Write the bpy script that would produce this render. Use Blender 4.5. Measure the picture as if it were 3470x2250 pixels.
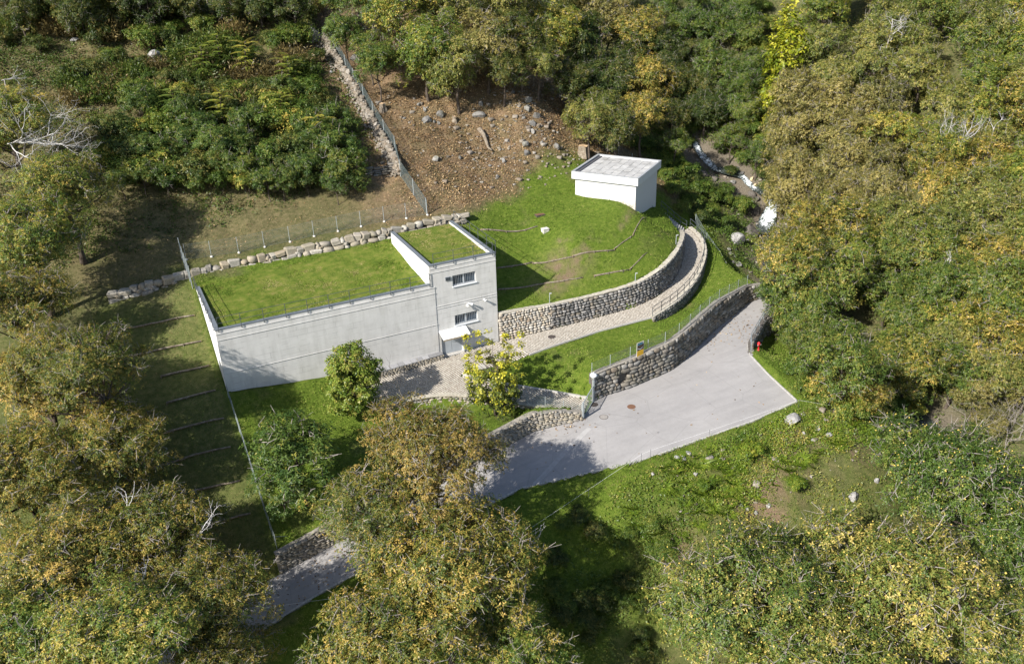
import bpy, bmesh, math, random
import numpy as np
from mathutils import Matrix, Vector

for o in list(bpy.data.objects):
    bpy.data.objects.remove(o, do_unlink=True)
SC = bpy.context.scene
COL = SC.collection

# ---------------------------------------------------------------- camera, sky, sun, exposure
cam_data = bpy.data.cameras.new('camera')
cam_data.sensor_width = 36.0
cam_data.lens = 31.178
cam_data.clip_end = 3000.0
cam = bpy.data.objects.new('camera', cam_data)
COL.objects.link(cam)
def camera_matrix(loc, yaw, pitch, roll):
    f = Vector((math.sin(yaw)*math.cos(pitch), math.cos(yaw)*math.cos(pitch), -math.sin(pitch)))
    r = Vector((math.cos(yaw), -math.sin(yaw), 0.0))
    u = r.cross(f)
    r2 = math.cos(roll)*r + math.sin(roll)*u
    u2 = -math.sin(roll)*r + math.cos(roll)*u
    m = Matrix.Identity(4)
    for i in range(3):
        m[i][0] = r2[i]; m[i][1] = u2[i]; m[i][2] = -f[i]; m[i][3] = loc[i]
    return m
cam.matrix_world = camera_matrix((-5.9433, -67.3175, 37.5336), 0.4437, 0.4614, -0.0318)
SC.camera = cam

SUN_TO = Vector((-1.33, -0.45, 1.0)).normalized()        # towards the sun
SUN_EL = math.asin(SUN_TO.z)
SUN_AZ = math.atan2(SUN_TO.x, SUN_TO.y)
world = bpy.data.worlds.new('World')
SC.world = world
world.use_nodes = True
wn = world.node_tree.nodes; wl = world.node_tree.links
wn.clear()
sky = wn.new('ShaderNodeTexSky'); sky.sky_type = 'NISHITA'; sky.sun_disc = False
sky.sun_elevation = SUN_EL; sky.sun_rotation = SUN_AZ; sky.altitude = 600.0
sky.air_density = 1.0; sky.dust_density = 1.5; sky.ozone_density = 1.0
bg = wn.new('ShaderNodeBackground'); bg.inputs['Strength'].default_value = 0.095
wo = wn.new('ShaderNodeOutputWorld')
wl.new(sky.outputs[0], bg.inputs[0]); wl.new(bg.outputs[0], wo.inputs[0])
sun_data = bpy.data.lights.new('sun', 'SUN')
sun_data.energy = 5.0; sun_data.angle = math.radians(0.55); sun_data.color = (1.0, 0.95, 0.87)
sun = bpy.data.objects.new('sun', sun_data)
COL.objects.link(sun)
sun.rotation_euler = SUN_TO.to_track_quat('Z', 'Y').to_euler()
SC.view_settings.view_transform = 'Standard'
SC.view_settings.look = 'None'
SC.view_settings.exposure = 0.88
SC.view_settings.gamma = 1.0
SC.view_settings.use_curve_mapping = False
SC.render.engine = 'CYCLES'
SC.cycles.max_bounces = 6
SC.cycles.diffuse_bounces = 2
SC.cycles.transmission_bounces = 3
SC.cycles.transparent_max_bounces = 8

# ---------------------------------------------------------------- helpers
RNG = np.random.default_rng(7)
def A(*v): return np.array(v, float)
class MB:
    """collects faces and links them as ONE mesh object"""
    def __init__(s): s.v = []; s.f = []; s.n = 0
    def add(s, verts, faces):
        s.v.append(np.asarray(verts, float).reshape(-1, 3))
        n = s.n
        s.f.extend([tuple(i+n for i in f) for f in faces])
        s.n += len(s.v[-1]); return s
    def box(s, lo, hi, m=None):
        (a, b, c), (d, e, f) = lo, hi
        v = A([a,b,c],[d,b,c],[d,e,c],[a,e,c],[a,b,f],[d,b,f],[d,e,f],[a,e,f])
        if m is not None: v = v @ m[:3,:3].T + m[:3,3]
        return s.add(v, BOXF)
    def beam(s, p, q, w, h, up=(0,0,1)):
        """box along p->q, w wide, h high"""
        p, q = np.asarray(p, float), np.asarray(q, float)
        d = q-p; d = d/np.linalg.norm(d); u = np.asarray(up, float)
        r = np.cross(d, u); l = np.linalg.norm(r)
        r = A(1,0,0) if l < 1e-6 else r/l
        u = np.cross(r, d)
        v = []
        for e in (p, q):
            for a, b in ((-1,-1),(1,-1),(1,1),(-1,1)): v.append(e+r*a*w/2+u*b*h/2)
        return s.add(v, [(0,3,2,1),(4,5,6,7),(0,1,5,4),(1,2,6,5),(2,3,7,6),(3,0,4,7)])
    def tube(s, pts, rad, k=6, cap=True):
        pts = np.asarray(pts, float); n = len(pts)
        rad = np.full(n, rad) if np.isscalar(rad) else np.asarray(rad, float)
        t = np.gradient(pts, axis=0); t /= np.linalg.norm(t, axis=1)[:,None]+1e-9
        ref = A(0,0,1) if abs(t[0][2]) < .9 else A(1,0,0)
        a = np.cross(t, ref); a /= np.linalg.norm(a, axis=1)[:,None]+1e-9
        b = np.cross(t, a)
        an = np.linspace(0, 2*np.pi, k, endpoint=False)
        v = pts[:,None]+rad[:,None,None]*(np.cos(an)[None,:,None]*a[:,None]+np.sin(an)[None,:,None]*b[:,None])
        f = []
        for i in range(n-1):
            for j in range(k):
                j2 = (j+1) % k
                f.append((i*k+j, i*k+j2, (i+1)*k+j2, (i+1)*k+j))
        if cap: f.append(tuple(range(k))[::-1]); f.append(tuple((n-1)*k+j for j in range(k)))
        return s.add(v.reshape(-1,3), f)
    def lathe(s, prof, c, k=16):
        """prof list of (r, z)"""
        an = np.linspace(0, 2*np.pi, k, endpoint=False); v = []
        for r, z in prof:
            for q in an: v.append((c[0]+r*math.cos(q), c[1]+r*math.sin(q), c[2]+z))
        f = []
        for i in range(len(prof)-1):
            for j in range(k):
                j2 = (j+1) % k
                f.append((i*k+j, i*k+j2, (i+1)*k+j2, (i+1)*k+j))
        f.append(tuple(range(k))[::-1]); f.append(tuple((len(prof)-1)*k+j for j in range(k)))
        return s.add(v, f)
    def mesh(s, name, mat, smooth=False):
        me = bpy.data.meshes.new(name)
        v = np.concatenate(s.v) if s.v else np.zeros((0,3))
        me.from_pydata(v.tolist(), [], s.f)
        if mat: me.materials.append(mat)
        if smooth: me.polygons.foreach_set('use_smooth', np.ones(len(me.polygons), bool))
        me.update(); return me
    def build(s, name, mat, parent=None, smooth=False):
        return link(name, s.mesh(name, mat, smooth), parent)
BOXF = [(0,3,2,1),(4,5,6,7),(0,1,5,4),(1,2,6,5),(2,3,7,6),(3,0,4,7)]
def link(name, me, parent=None):
    o = bpy.data.objects.new(name, me); COL.objects.link(o)
    if parent is not None:
        o.parent = parent
        if parent.parent is None: off = Vector(parent.location)
        else: off = Vector(parent.location) + Vector(parent.parent.location)
        o.location = -off          # meshes hold world coordinates
    return o
def piece(name, me, parent, loc, rot=(0,0,0), scale=(1,1,1)):
    """a piece that shares its mesh with its like; world loc"""
    o = bpy.data.objects.new(name, me); COL.objects.link(o)
    o.parent = parent
    off = Vector(parent.location)
    if parent.parent is not None: off = off + Vector(parent.parent.location)
    o.location = Vector(loc)-off; o.rotation_euler = rot; o.scale = scale
    return o
def tag(o, label=None, cat=None, group=None, kind=None):
    if label: o['label'] = label
    if cat: o['category'] = cat
    if group: o['group'] = group
    if kind: o['kind'] = kind
    return o
def thing(name, loc, label, cat, group=None):
    o = bpy.data.objects.new(name, None); COL.objects.link(o)
    o.empty_display_size = .3
    o.location = Vector([float(c) for c in loc]); return tag(o, label, cat, group, 'thing')
def fastmesh(name, verts, faces, mat, attrs=None, smooth=False):
    """faces: (n,k) int array, all k-gons alike"""
    me = bpy.data.meshes.new(name)
    verts = np.ascontiguousarray(verts, np.float32); faces = np.ascontiguousarray(faces, np.int32)
    n, k = faces.shape
    me.vertices.add(len(verts)); me.vertices.foreach_set('co', verts.ravel())
    me.loops.add(n*k); me.loops.foreach_set('vertex_index', faces.ravel())
    me.polygons.add(n)
    me.polygons.foreach_set('loop_start', np.arange(0, n*k, k, dtype=np.int32))
    if smooth: me.polygons.foreach_set('use_smooth', np.ones(n, bool))
    if attrs:
        for nm, (dom, arr) in attrs.items():
            a = me.attributes.new(nm, 'FLOAT', dom); a.data.foreach_set('value', np.ascontiguousarray(arr, np.float32))
    if mat: me.materials.append(mat)
    me.update(calc_edges=True); me.validate(); return me

# ---------------------------------------------------------------- materials
class NT:
    def __init__(s, name):
        s.m = bpy.data.materials.new(name); s.m.use_nodes = True
        s.t = s.m.node_tree; s.N = s.t.nodes; s.L = s.t.links
        s.b = s.N['Principled BSDF']; s.out = s.N['Material Output']
    def n(s, typ, **kw):
        x = s.N.new(typ)
        for k, v in kw.items():
            if k.startswith('i_'):
                key = k[2:]; key = int(key) if key.isdigit() else key.replace('_', ' ')
                x.inputs[key].default_value = v
            else: setattr(x, k, v)
        return x
    def l(s, a, b): s.L.new(a, b)
    def pos(s, local=False):
        return s.n('ShaderNodeTexCoord').outputs['Object'] if local else s.n('ShaderNodeNewGeometry').outputs['Position']
    def noise(s, scale, detail=4, rough=.55, vec=None, dist=0.0):
        x = s.n('ShaderNodeTexNoise'); x.inputs['Scale'].default_value = scale
        x.inputs['Detail'].default_value = detail; x.inputs['Roughness'].default_value = rough
        x.inputs['Distortion'].default_value = dist
        s.l(vec if vec is not None else s.pos(), x.inputs['Vector']); return x.outputs['Fac']
    def ramp(s, fac, stops):
        r = s.n('ShaderNodeValToRGB'); e = r.color_ramp.elements
        while len(e) > 2: e.remove(e[-1])
        for i, (p, c) in enumerate(stops):
            if i > 1: e.new(p)
            e[i].position = p; e[i].color = (*c, 1) if len(c) == 3 else c
        s.l(fac, r.inputs['Fac']); return r.outputs['Color']
    def mix(s, fac, a, b, mode='MIX'):
        x = s.n('ShaderNodeMix', data_type='RGBA', blend_type=mode)
        for inp, v in ((x.inputs[0], fac), (x.inputs[6], a), (x.inputs[7], b)):
            if isinstance(v, (int, float)): inp.default_value = v
            elif isinstance(v, (tuple, list)): inp.default_value = (*v, 1) if len(v) == 3 else v
            else: s.l(v, inp)
        return x.outputs[2]
    def math(s, op, a, b=None, clamp=False):
        x = s.n('ShaderNodeMath', operation=op, use_clamp=clamp)
        for inp, v in ((x.inputs[0], a), (x.inputs[1], b)):
            if v is None: continue
            if isinstance(v, (int, float)): inp.default_value = v
            else: s.l(v, inp)
        return x.outputs[0]
    def attr(s, name): return s.n('ShaderNodeAttribute', attribute_name=name).outputs['Fac']
    def rnd(s): return s.n('ShaderNodeObjectInfo').outputs['Random']
    def bump(s, h, strength=.5, dist=.05):
        x = s.n('ShaderNodeBump'); x.inputs['Strength'].default_value = strength; x.inputs['Distance'].default_value = dist
        s.l(h, x.inputs['Height']); s.l(x.outputs[0], s.b.inputs['Normal'])
    def done(s, col=None, rough=.85, metal=0.0, spec=.3):
        if col is not None:
            if isinstance(col, (tuple, list)): s.b.inputs['Base Color'].default_value = (*col, 1)
            else: s.l(col, s.b.inputs['Base Color'])
        s.b.inputs['Roughness'].default_value = rough; s.b.inputs['Metallic'].default_value = metal
        s.b.inputs['Specular IOR Level'].default_value = spec
        return s.m
def plain(name, col, rough=.6, metal=0.0, var=.12, scale=3.0, spec=.3):
    t = NT(name); c = t.noise(scale, 5)
    lo = tuple(x*(1-var) for x in col); hi = tuple(min(1, x*(1+var)) for x in col)
    return t.done(t.ramp(c, [(.3, lo), (.7, hi)]), rough, metal, spec)
def stone_mat(name, cols, var=.25):
    """cols: list of colours picked per stone by its random number"""
    t = NT(name); r = t.rnd(); n = len(cols)
    base = t.ramp(r, [((i+.5)/n, c) for i, c in enumerate(cols)])
    nz = t.noise(9.0, 6, .65); nz2 = t.noise(2.0, 3)
    c = t.mix(1.0, base, t.ramp(nz, [(.25, (1-var*1.6,)*3), (.75, (1+var*.3,)*3)]), 'MULTIPLY')
    c = t.mix(t.math('MULTIPLY', t.math('SUBTRACT', nz2, .5, True), 1.2), c, (.16, .16, .12))
    t.bump(nz, .5, .03); return t.done(c, .9)

# ---------------------------------------------------------------- the lie of the land (metres; x along the concrete front, y into the hill)
ASPH_UP = A([66,1.5,-.2],[59.5,-1.8,-.4],[52.73,-3.7,-.6],[50.94,-3.73,-.7],[45.12,-6.29,-1.05],[42.28,-7.67,-1.3],[39.45,-9.12,-1.55],[37.13,-10.04,-1.75],[32.69,-10.55,-2.0],
    [29.93,-10.43,-2.15],[28.57,-10.66,-2.2],[26.22,-12.78,-2.25],[24.24,-12.15,-2.5],[22.2,-11.67,-2.75],[17.81,-12.27,-3.4],[11,-13.4,-4.4],[4.12,-14.41,-5.4],[-.23,-15.09,-6.0],[-2.68,-15.42,-6.35],[-12,-16.6,-7.7],[-24,-18,-9.4])
ASPH_LO = A([67,-.8,-.2],[61,-4.2,-.4],[54.2,-6.2,-.7],[49.8,-7.2,-.9],[45.56,-10.26,-1.15],[44.54,-11.55,-1.25],[43.87,-15.11,-1.6],[43.32,-19.34,-1.9],[38.36,-19.72,-2.1],[33.44,-19.5,-2.4],
    [27.72,-19.27,-2.8],[23.75,-18.47,-3.05],[18.32,-16.88,-3.7],[11,-17.5,-4.55],[2.08,-18.58,-5.6],[-.47,-18.94,-6.1],[-2.84,-19.42,-6.5],[-12,-20.7,-7.9],[-24,-22,-9.5])
PATH_UP = A([24.75,-.25,-.1],[26.67,-.32,-.02],[30.04,-.62,.12],[34.43,-.95,.35],[38.78,-1.33,.65],[42,-.79,.95],[44.74,.66,1.3],[47.56,3.11,1.75],[50,6,2.25],[51.3,8.18,2.6],[51.4,9.4,2.85])
PATH_LO = A([25.84,-3.85,-.05],[29.03,-3.56,.08],[33.81,-3.4,.28],[38.94,-3.93,.6],[40.11,-3.55,.7],[42.3,-2.81,.9],[45.06,-1.36,1.2],[47.87,.78,1.55],[50.35,3.26,1.95],[51.9,5.31,2.3],[52.75,7.46,2.62],[52.9,9.3,2.85])
COBBLE_H = [2.82,2.67,2.4,2.29,2.34,2.6,2.7,2.45,1.6,.7,.35]
DARK_I = list(range(2, 11)); DARK_H = [1.5,1.83,2.75,2.85,2.9,2.86,2.8,2.55,2.5]
RAMP_UP = A([21.6,-3.75,-.2],[19.9,-3.1,-.45],[19.15,-3.5,-.6],[20.3,-4.6,-.85],[23.27,-6.66,-1.4],[28.3,-10.3,-2.15])
RAMP_LO = A([11.25,-5.48,-.75],[15.07,-5.4,-.75],[17.97,-6.53,-.8],[22.18,-9.39,-1.5],[23.72,-10.23,-1.8],[26.3,-12.5,-2.22])
PLAZA_UP = A([11.25,-.9,-.55],[12.7,-.75,-.5],[18.95,-.55,-.2],[24.75,-.1,-.12])

def tps_fit(P, smooth=0.02):
    P = np.asarray(P, float); n = len(P); c = P[:,:2].mean(0)
    X = (P[:,:2]-c)/20.0
    d2 = ((X[:,None]-X[None])**2).sum(-1)
    K = .5*d2*np.log(d2+1e-12)+smooth*np.eye(n)*.02
    Q = np.hstack([np.ones((n,1)), X])
    M = np.block([[K, Q],[Q.T, np.zeros((3,3))]])
    w = np.linalg.solve(M, np.concatenate([P[:,2], np.zeros(3)]))
    def f(x, y):
        x = np.asarray(x, float); y = np.asarray(y, float); sh = x.shape
        G = (np.stack([x.ravel(), y.ravel()], 1)-c)/20.0; out = np.empty(len(G))
        for i in range(0, len(G), 20000):
            g = G[i:i+20000]; e = ((g[:,None]-X[None])**2).sum(-1)
            out[i:i+20000] = (.5*e*np.log(e+1e-12)) @ w[:n] + w[n] + g @ w[n+1:]
        return out.reshape(sh)
    return f
def inside(poly, x, y):
    x = np.asarray(x, float); y = np.asarray(y, float); r = np.zeros(x.shape, bool)
    px, py = poly[:,0], poly[:,1]; j = len(poly)-1
    for i in range(len(poly)):
        c = ((py[i] > y) != (py[j] > y)) & (x < (px[j]-px[i])*(y-py[i])/(py[j]-py[i]+1e-12)+px[i])
        r ^= c; j = i
    return r
def near(poly, x, y, d=.27):
    r = inside(poly, x, y)
    for dx, dy in ((1,0),(-1,0),(0,1),(0,-1),(.7,.7),(-.7,.7),(.7,-.7),(-.7,-.7)): r |= inside(poly, x+dx*d, y+dy*d)
    return r
def offset(P, d):
    """moves a polyline sideways (left of its direction for d>0)"""
    t = np.gradient(P[:,:2], axis=0); t /= np.linalg.norm(t, axis=1)[:,None]
    Q = P.copy(); Q[:,0] -= t[:,1]*d; Q[:,1] += t[:,0]*d; return Q
def resample(P, step):
    P = np.asarray(P, float); s = np.concatenate([[0], np.cumsum(np.linalg.norm(np.diff(P[:,:2], axis=0), axis=1))])
    n = max(2, int(round(s[-1]/step))+1); t = np.linspace(0, s[-1], n)
    return np.stack([np.interp(t, s, P[:,k]) for k in range(P.shape[1])], 1)
def smooth_line(P, it=2):
    """Chaikin corner cutting, ends kept"""
    P = np.asarray(P, float)
    for _ in range(it):
        Q = [P[0]]
        for a, b in zip(P[:-1], P[1:]): Q += [a*.75+b*.25, a*.25+b*.75]
        Q.append(P[-1]); P = np.array(Q)
    return P

COB = np.column_stack([PATH_UP, COBBLE_H]); COB = smooth_line(COB, 2)          # x y z height
DARK = np.column_stack([ASPH_UP[DARK_I], DARK_H])
DARK_TOP = DARK[:,:3].copy(); DARK_TOP[:,2] += DARK[:,3]
ROADW = np.column_stack([ASPH_UP[11:18], [.75,1.35,1.72,1.77,1.75,1.8,1.75]])   # stone wall below the garden
ROADW_TOP = ROADW[:,:3].copy(); ROADW_TOP[:,2] += ROADW[:,3]
PARAPET = smooth_line(np.column_stack([PATH_LO[3:], [.35,.75,1.0,1.05,.95,.8,.65,.45,.25]]), 2)  # outer drop below the path
FENCE_R = A([54.82,10.58,2.6],[54.54,8.02,1.9],[54.41,6.65,1.6],[54.02,4.93,1.4],[53.07,2.64,1.2],[52.67,1.28,1.1],[52.48,-1.05,1.0])

# control points of the open ground
G = [(0,-.1,1.38),(3.4,-.1,1.09),(8.4,-.1,.59),(-1,7.3,5.3),(-1,4.8,4.0),(-1,2.5,2.8),(-1,-.0,1.55),(-1,-2.8,.4),(-1,-5.3,-.8),(-1,-8.2,-2.1),(0,-14.6,-4.3),(-3,-14.6,-5.6),
 (11,-6.2,-1.7),(15,-6.2,-1.75),(18,-7.3,-1.8),(22,-10,-1.95),(6,-5,-1.0),(6,-9,-2.4),(12,-10,-2.3),(3,-3,.1),(9.5,-3,-.3),
 (0,10.3,6.75),(9,10.5,7.1),(18,10.5,7.65),(24.5,10.5,7.9),(-7,12.6,5.7),(-3,11.6,6.1),(-7,14.6,6.5),(0,13.8,7.3),(8,13.1,7.8),(18,12.2,8.35),(26,11.8,8.6),
 (-11,11,4.8),(-14,14,6.0),(-15,-4,-3),(-14,-14,-7.0),(-25,10,3.6),(-25,30,12),(-25,-16,-9.0),(-30,60,27),(-12,3,1.8),(-8,20,9.0),(4.7,23.6,11.7),(13,20,11.0),
 (22.9,18.5,11.5),(23.4,44,24),(23.1,31,17.6),(10,40,21),(-8,40,19.5),(30.3,28.4,16.8),(34.4,21,11.6),(41,23.3,14.3),(40.4,28.9,17.6),(50,22.4,9.5),(46.3,30.6,16),(42,40,22),(30,45,25),
 (28.5,9.5,7.2),(31.3,9.5,6.7),(32,4.7,4.9),(30.6,2,3.6),(27,3.5,3.8),(35.5,4.1,6.4),(40.3,4.8,6.9),(43.3,6.8,7.75),(41.4,9.4,7.95),(39.3,12.2,8.05),(45.6,7.3,6.1),(47.0,8.2,5.6),(35.7,12.7,8.2),(39.0,14.0,8.4),(36.5,8.2,7.3),(40,9,7.6),(45.8,17.4,8.4),(48.3,14.6,7.2),
 (49.9,11.2,5.2),(47.2,6.4,5.1),(50.6,9.5,4.3),(52.6,10.8,3.6),
 (66.5,27,5.8),(68.3,20.5,3.6),(68.2,13,-1),(62,4.5,-3),(56.5,-5,-4.2),(51,-8.5,-3.3),(48.7,-9.8,-2.9),(54.5,-7.6,-4.0),(46.1,-11.7,-1.45),(46.8,-13.2,-1.8),(64,-1,-.5),(68,1,0),(63,-6,-1.5),(57,-13,-6.4),(59,-24,-9.8),(61,-40,-15),(59,9,.4),(57,13,2.8),(58,20,6),(63,35,11),(60,45,17),
 (75,21,8.5),(79,17,10.5),(75,5,3.5),(85,18,14.5),(85,-1,6.5),(74,-9,-.5),(80,-22,-.5),(95,-20,7),(75,-40,-7),(100,10,18),(100,40,28),(88,60,33),(120,0,26),(66,-18,-5),(72,45,22),(80,35,18),
 (21.8,-23.2,-7.3),(18.7,-28.6,-10.8),(0,-28,-11.2),(-20,-30,-13.5),(45,-27,-4.9),(52,-22,-5.5),(34,-25,-5.8),(40,-40,-13.5),(10,-45,-19.5),(60,-45,-16.5),(30,-33,-11),(28,-26,-7.6),
 (0,90,44),(40,80,44),(-40,100,46),(80,90,48),(-60,0,-3),(-60,50,20),(-60,-50,-24),(0,-80,-34),(60,-80,-30),(120,-60,0),(130,60,42),(120,110,58),(-80,120,54)]
G = [A(*g) for g in G]
G += list(offset(np.column_stack([PATH_UP[:,:2], PATH_UP[:,2]+np.array(COBBLE_H)-.05]), .55))
G += list(offset(ASPH_LO[7:17]-A(0,0,.05), .6))
G += list(offset(ROADW_TOP-A(0,0,.05), -.6)[1:])
T_OPEN = tps_fit(G)
T_ASPH = tps_fit(np.vstack([ASPH_UP, ASPH_LO]), .05)
T_PAVE = tps_fit(np.vstack([PATH_UP, PATH_LO, RAMP_UP[1:], RAMP_LO, PLAZA_UP[:3]]), .05)
_st = [*PATH_LO[:3], *(RAMP_UP[2:]+A(0,0,.12)), *offset(DARK_TOP-A(0,0,.06), -.4), *FENCE_R, A(45,-5,.75), A(34,-6,-.1), A(29,-7,-.35)]
_po = offset(PARAPET[:,:3], -.55); _po[:,2] -= PARAPET[:,3]
_st += list(_po[::4])
T_STRIP = tps_fit(_st, .05)
POLY_ASPH = np.vstack([ASPH_UP, ASPH_LO[::-1]])[:,:2]
POLY_PATH = np.vstack([PATH_UP, PATH_LO[::-1]])[:,:2]
POLY_PLAZA = np.vstack([PLAZA_UP, A([25.84,-3.85,0]), RAMP_UP, RAMP_LO[::-1]])[:,:2]
POLY_STRIP = np.vstack([PATH_LO[:,:2], FENCE_R[:,:2], DARK[:,:2][::1][:], RAMP_UP[::-1,:2]])
HUT_O = A(39.66,12.65); HUT_YAW = -.93; HUT_W, HUT_D = 7.44, 7.41
def vnoise(x, y, s, seed=0):
    """cheap smooth value noise, -1..1"""
    x = np.asarray(x)/s; y = np.asarray(y)/s
    xi = np.floor(x); yi = np.floor(y); u = x-xi; v = y-yi
    u = u*u*(3-2*u); v = v*v*(3-2*v)
    def h(a, b):
        q = np.sin(a*127.1+b*311.7+seed*74.7)*43758.5453
        return (q-np.floor(q))*2-1
    return (h(xi,yi)*(1-u)+h(xi+1,yi)*u)*(1-v)+(h(xi,yi+1)*(1-u)+h(xi+1,yi+1)*u)*v
def wildness(x, y):
    """0 on the mown lawns, 1 on the rough slopes"""
    w = np.clip((np.asarray(y)-13.5)/5, 0, 1)
    w = np.maximum(w, np.clip((np.asarray(x)-56)/3, 0, 1))
    w = np.maximum(w, np.clip((-20.3-np.asarray(y))/4, 0, 1))
    return w
def ground(x, y, rough=True):
    x = np.asarray(x, float); y = np.asarray(y, float)
    z = T_OPEN(x, y)
    if rough:
        w = wildness(x, y)
        z = z+vnoise(x,y,2.3,1)*(.05+.22*w)+vnoise(x,y,.9,2)*(.025+.12*w)+vnoise(x,y,6.5,3)*.35*w
    m = inside(POLY_STRIP, x, y); z = np.where(m, T_STRIP(x,y)+vnoise(x,y,1.5,4)*.03, z)
    m = near(POLY_PATH, x, y) | near(POLY_PLAZA, x, y, .2); z = np.where(m, T_PAVE(x,y)-.12, z)
    m = near(POLY_ASPH, x, y); z = np.where(m, T_ASPH(x,y)-.12, z)
    m = (x > 18.4) & (x < 25.0) & (y > -1.3) & (y < .5); z = np.where(m, -.45, z)
    m = (x > 11.2) & (x <= 18.4) & (y > -1.0) & (y < .3); z = np.where(m, np.minimum(z, T_PAVE(x,y)-.1), z)
    m = (x > .1) & (x < 24.55) & (y > .1) & (y < 9.8); z = np.where(m, np.minimum(z, -.2+.0*x), z)     # under the concrete building
    return z
def gz(x, y): return float(ground(np.array([x]), np.array([y]))[0])

# ---------------------------------------------------------------- surveyed places of the small things
LOGS = [[(-8.44,9.59,4.59),(-0.79,7.38,5.39)],[(-6.62,5.62,3.64),(-0.85,4.81,4.04)],[(-4.61,2.63,2.69),(-0.8,2.5,2.77)],[(-4.7,0.15,1.51),(-0.87,0.16,1.61)],[(-5.44,-2.19,0.18),(-0.87,-2.6,0.45)],[(-7.23,-4.27,-1.34),(-1.0,-5.17,-0.74)],[(-5.96,-7.03,-2.54),(-1.08,-8.08,-2.05)],[(-3.94,-10.13,-3.67),(-1.03,-10.78,-3.28)],[(-2.52,-13.44,-4.93),(-1.13,-13.83,-4.45)],[(1.06,-5.27,-0.73),(4.1,-5.2,-0.85)],[(0.51,-11.03,-3.12),(2.46,-11.15,-2.95)],[(27.24,5.36,4.76),(30.87,4.95,4.75)],[(30.82,4.86,4.7),(34.35,3.11,5.28)],[(34.35,3.1,5.27),(38.61,2.28,5.4)],[(26.15,3.01,3.63),(30.62,2.12,3.6)],[(30.62,2.12,3.6),(34.35,1.15,3.79)],[(35.49,0.89,3.81),(39.19,0.38,3.89)],[(27.52,9.59,7.32),(33.54,8.9,6.79)],[(38.67,2.38,5.48),(41.66,3.39,6.03)],[(41.46,3.34,6.03),(45.21,6.5,6.4)],[(39.26,0.36,3.88),(42.02,1.52,4.75)]]
ROCKS_HILL = [(41.08,23.22,14.33,0.54,0.46),(40.92,24.96,15.77,0.49,0.53),(40.31,23.99,15.08,0.53,0.54),(40.03,22.37,13.66,0.45,0.57),(34.62,25.06,14.82,0.74,0.39),(28.65,25.69,14.87,0.56,0.49),(30.49,26.27,15.07,0.45,0.53),(29.91,25.49,14.44,0.31,0.24),(27.12,19.85,12.11,0.41,0.46),(35.46,26.19,15.77,0.26,0.44),(24.49,36.49,20.34,0.85,0.98),(28.61,27.84,16.22,0.29,0.24),(29.45,25.68,14.68,0.26,0.19),(41.76,19.78,11.38,0.35,0.39),(37.78,19.42,11.39,0.39,0.34),(40.81,27.83,17.1,0.27,0.36),(50.09,26.36,11.89,0.89,1.03),(38.08,20.33,12.1,0.51,0.51),(39.64,21.46,13.03,0.35,0.35),(39.07,26.74,16.74,0.27,0.18),(39.62,26.27,16.6,0.27,0.21),(34.83,19.21,10.9,0.34,0.37),(33.08,17.17,9.93,0.21,0.41),(31.61,20.0,11.36,0.2,0.22),(33.01,18.91,10.78,0.25,0.17),(29.98,19.94,11.83,0.28,0.21),(39.34,23.1,14.4,0.23,0.19),(40.1,20.15,11.95,0.26,0.26),(28.96,27.03,15.74,0.31,0.38),(26.24,26.38,15.35,0.2,0.14)]
ROCKS_LEFT = [(20.72,41.77,22.62,1.09,1.36),(2.97,42.03,21.68,0.85,0.95),(-4.41,42.13,21.12,1.08,0.92),(-4.48,48.09,23.82,0.52,0.43),(20.88,34.75,19.62,0.26,0.23),(19.57,35.43,19.74,0.23,0.17)]
ROCKS_STREAM = [(60.05,9.34,-0.12,0.94,0.9),(65.29,12.8,-0.98,1.09,0.82),(68.69,17.37,1.94,0.59,0.43),(69.98,19.0,3.36,0.34,0.32),(69.82,18.07,2.81,0.32,0.37),(70.46,17.85,2.98,0.36,0.34),(71.29,19.51,4.48,0.34,0.73),(67.67,19.82,3.08,0.49,0.28),(57.68,7.79,0.01,0.28,0.18),(58.58,7.93,-0.36,0.28,0.19),(57.31,7.07,-0.3,0.23,0.28),(57.93,6.94,-0.69,0.28,0.23),(56.75,5.75,-0.69,0.32,0.23),(63.41,9.91,-1.36,0.29,0.24),(62.86,10.62,-0.96,0.22,0.17),(64.9,22.13,3.97,0.62,0.57),(65.56,21.12,3.55,0.47,0.36),(69.42,20.33,3.96,0.36,0.23),(69.3,21.36,4.33,0.42,0.24),(72.16,18.74,4.93,0.31,0.21),(68.95,16.45,1.48,0.36,0.61),(67.89,15.32,0.24,0.35,1.01),(65.91,12.14,-1.43,0.3,0.2),(67.94,12.29,-1.4,0.35,0.18),(57.24,5.48,-1.02,0.5,0.27)]
ROCKS_MEADOW = [(41.46,-21.09,-2.21,0.71,0.39),(30.9,-20.56,-2.98,0.28,0.22),(30.47,-20.28,-2.85,0.22,0.17),(31.23,-21.78,-3.8,0.2,0.19),(31.49,-20.38,-2.77,0.26,0.17),(41.43,-22.5,-2.79,0.17,0.2),(43.0,-22.47,-2.73,0.33,0.17),(43.45,-23.28,-3.09,0.31,0.2),(41.84,-23.21,-3.07,0.2,0.15),(35.41,-25.71,-5.72,0.19,0.28),(34.32,-25.54,-6.12,0.21,0.21),(33.36,-24.82,-5.57,0.19,0.14),(33.77,-25.11,-5.86,0.21,0.16),(41.58,-28.16,-5.52,0.44,0.44),(27.89,-20.72,-3.34,0.19,0.16),(44.63,-27.67,-5.32,0.26,0.26)]
STUMPS = [(24.42,28.14,16.08),(31.75,25.24,14.5),(45.21,19.67,10.09)]
DEADLOG = [(33.8,23.21,13.25),(34.04,21.41,11.93)]
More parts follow.
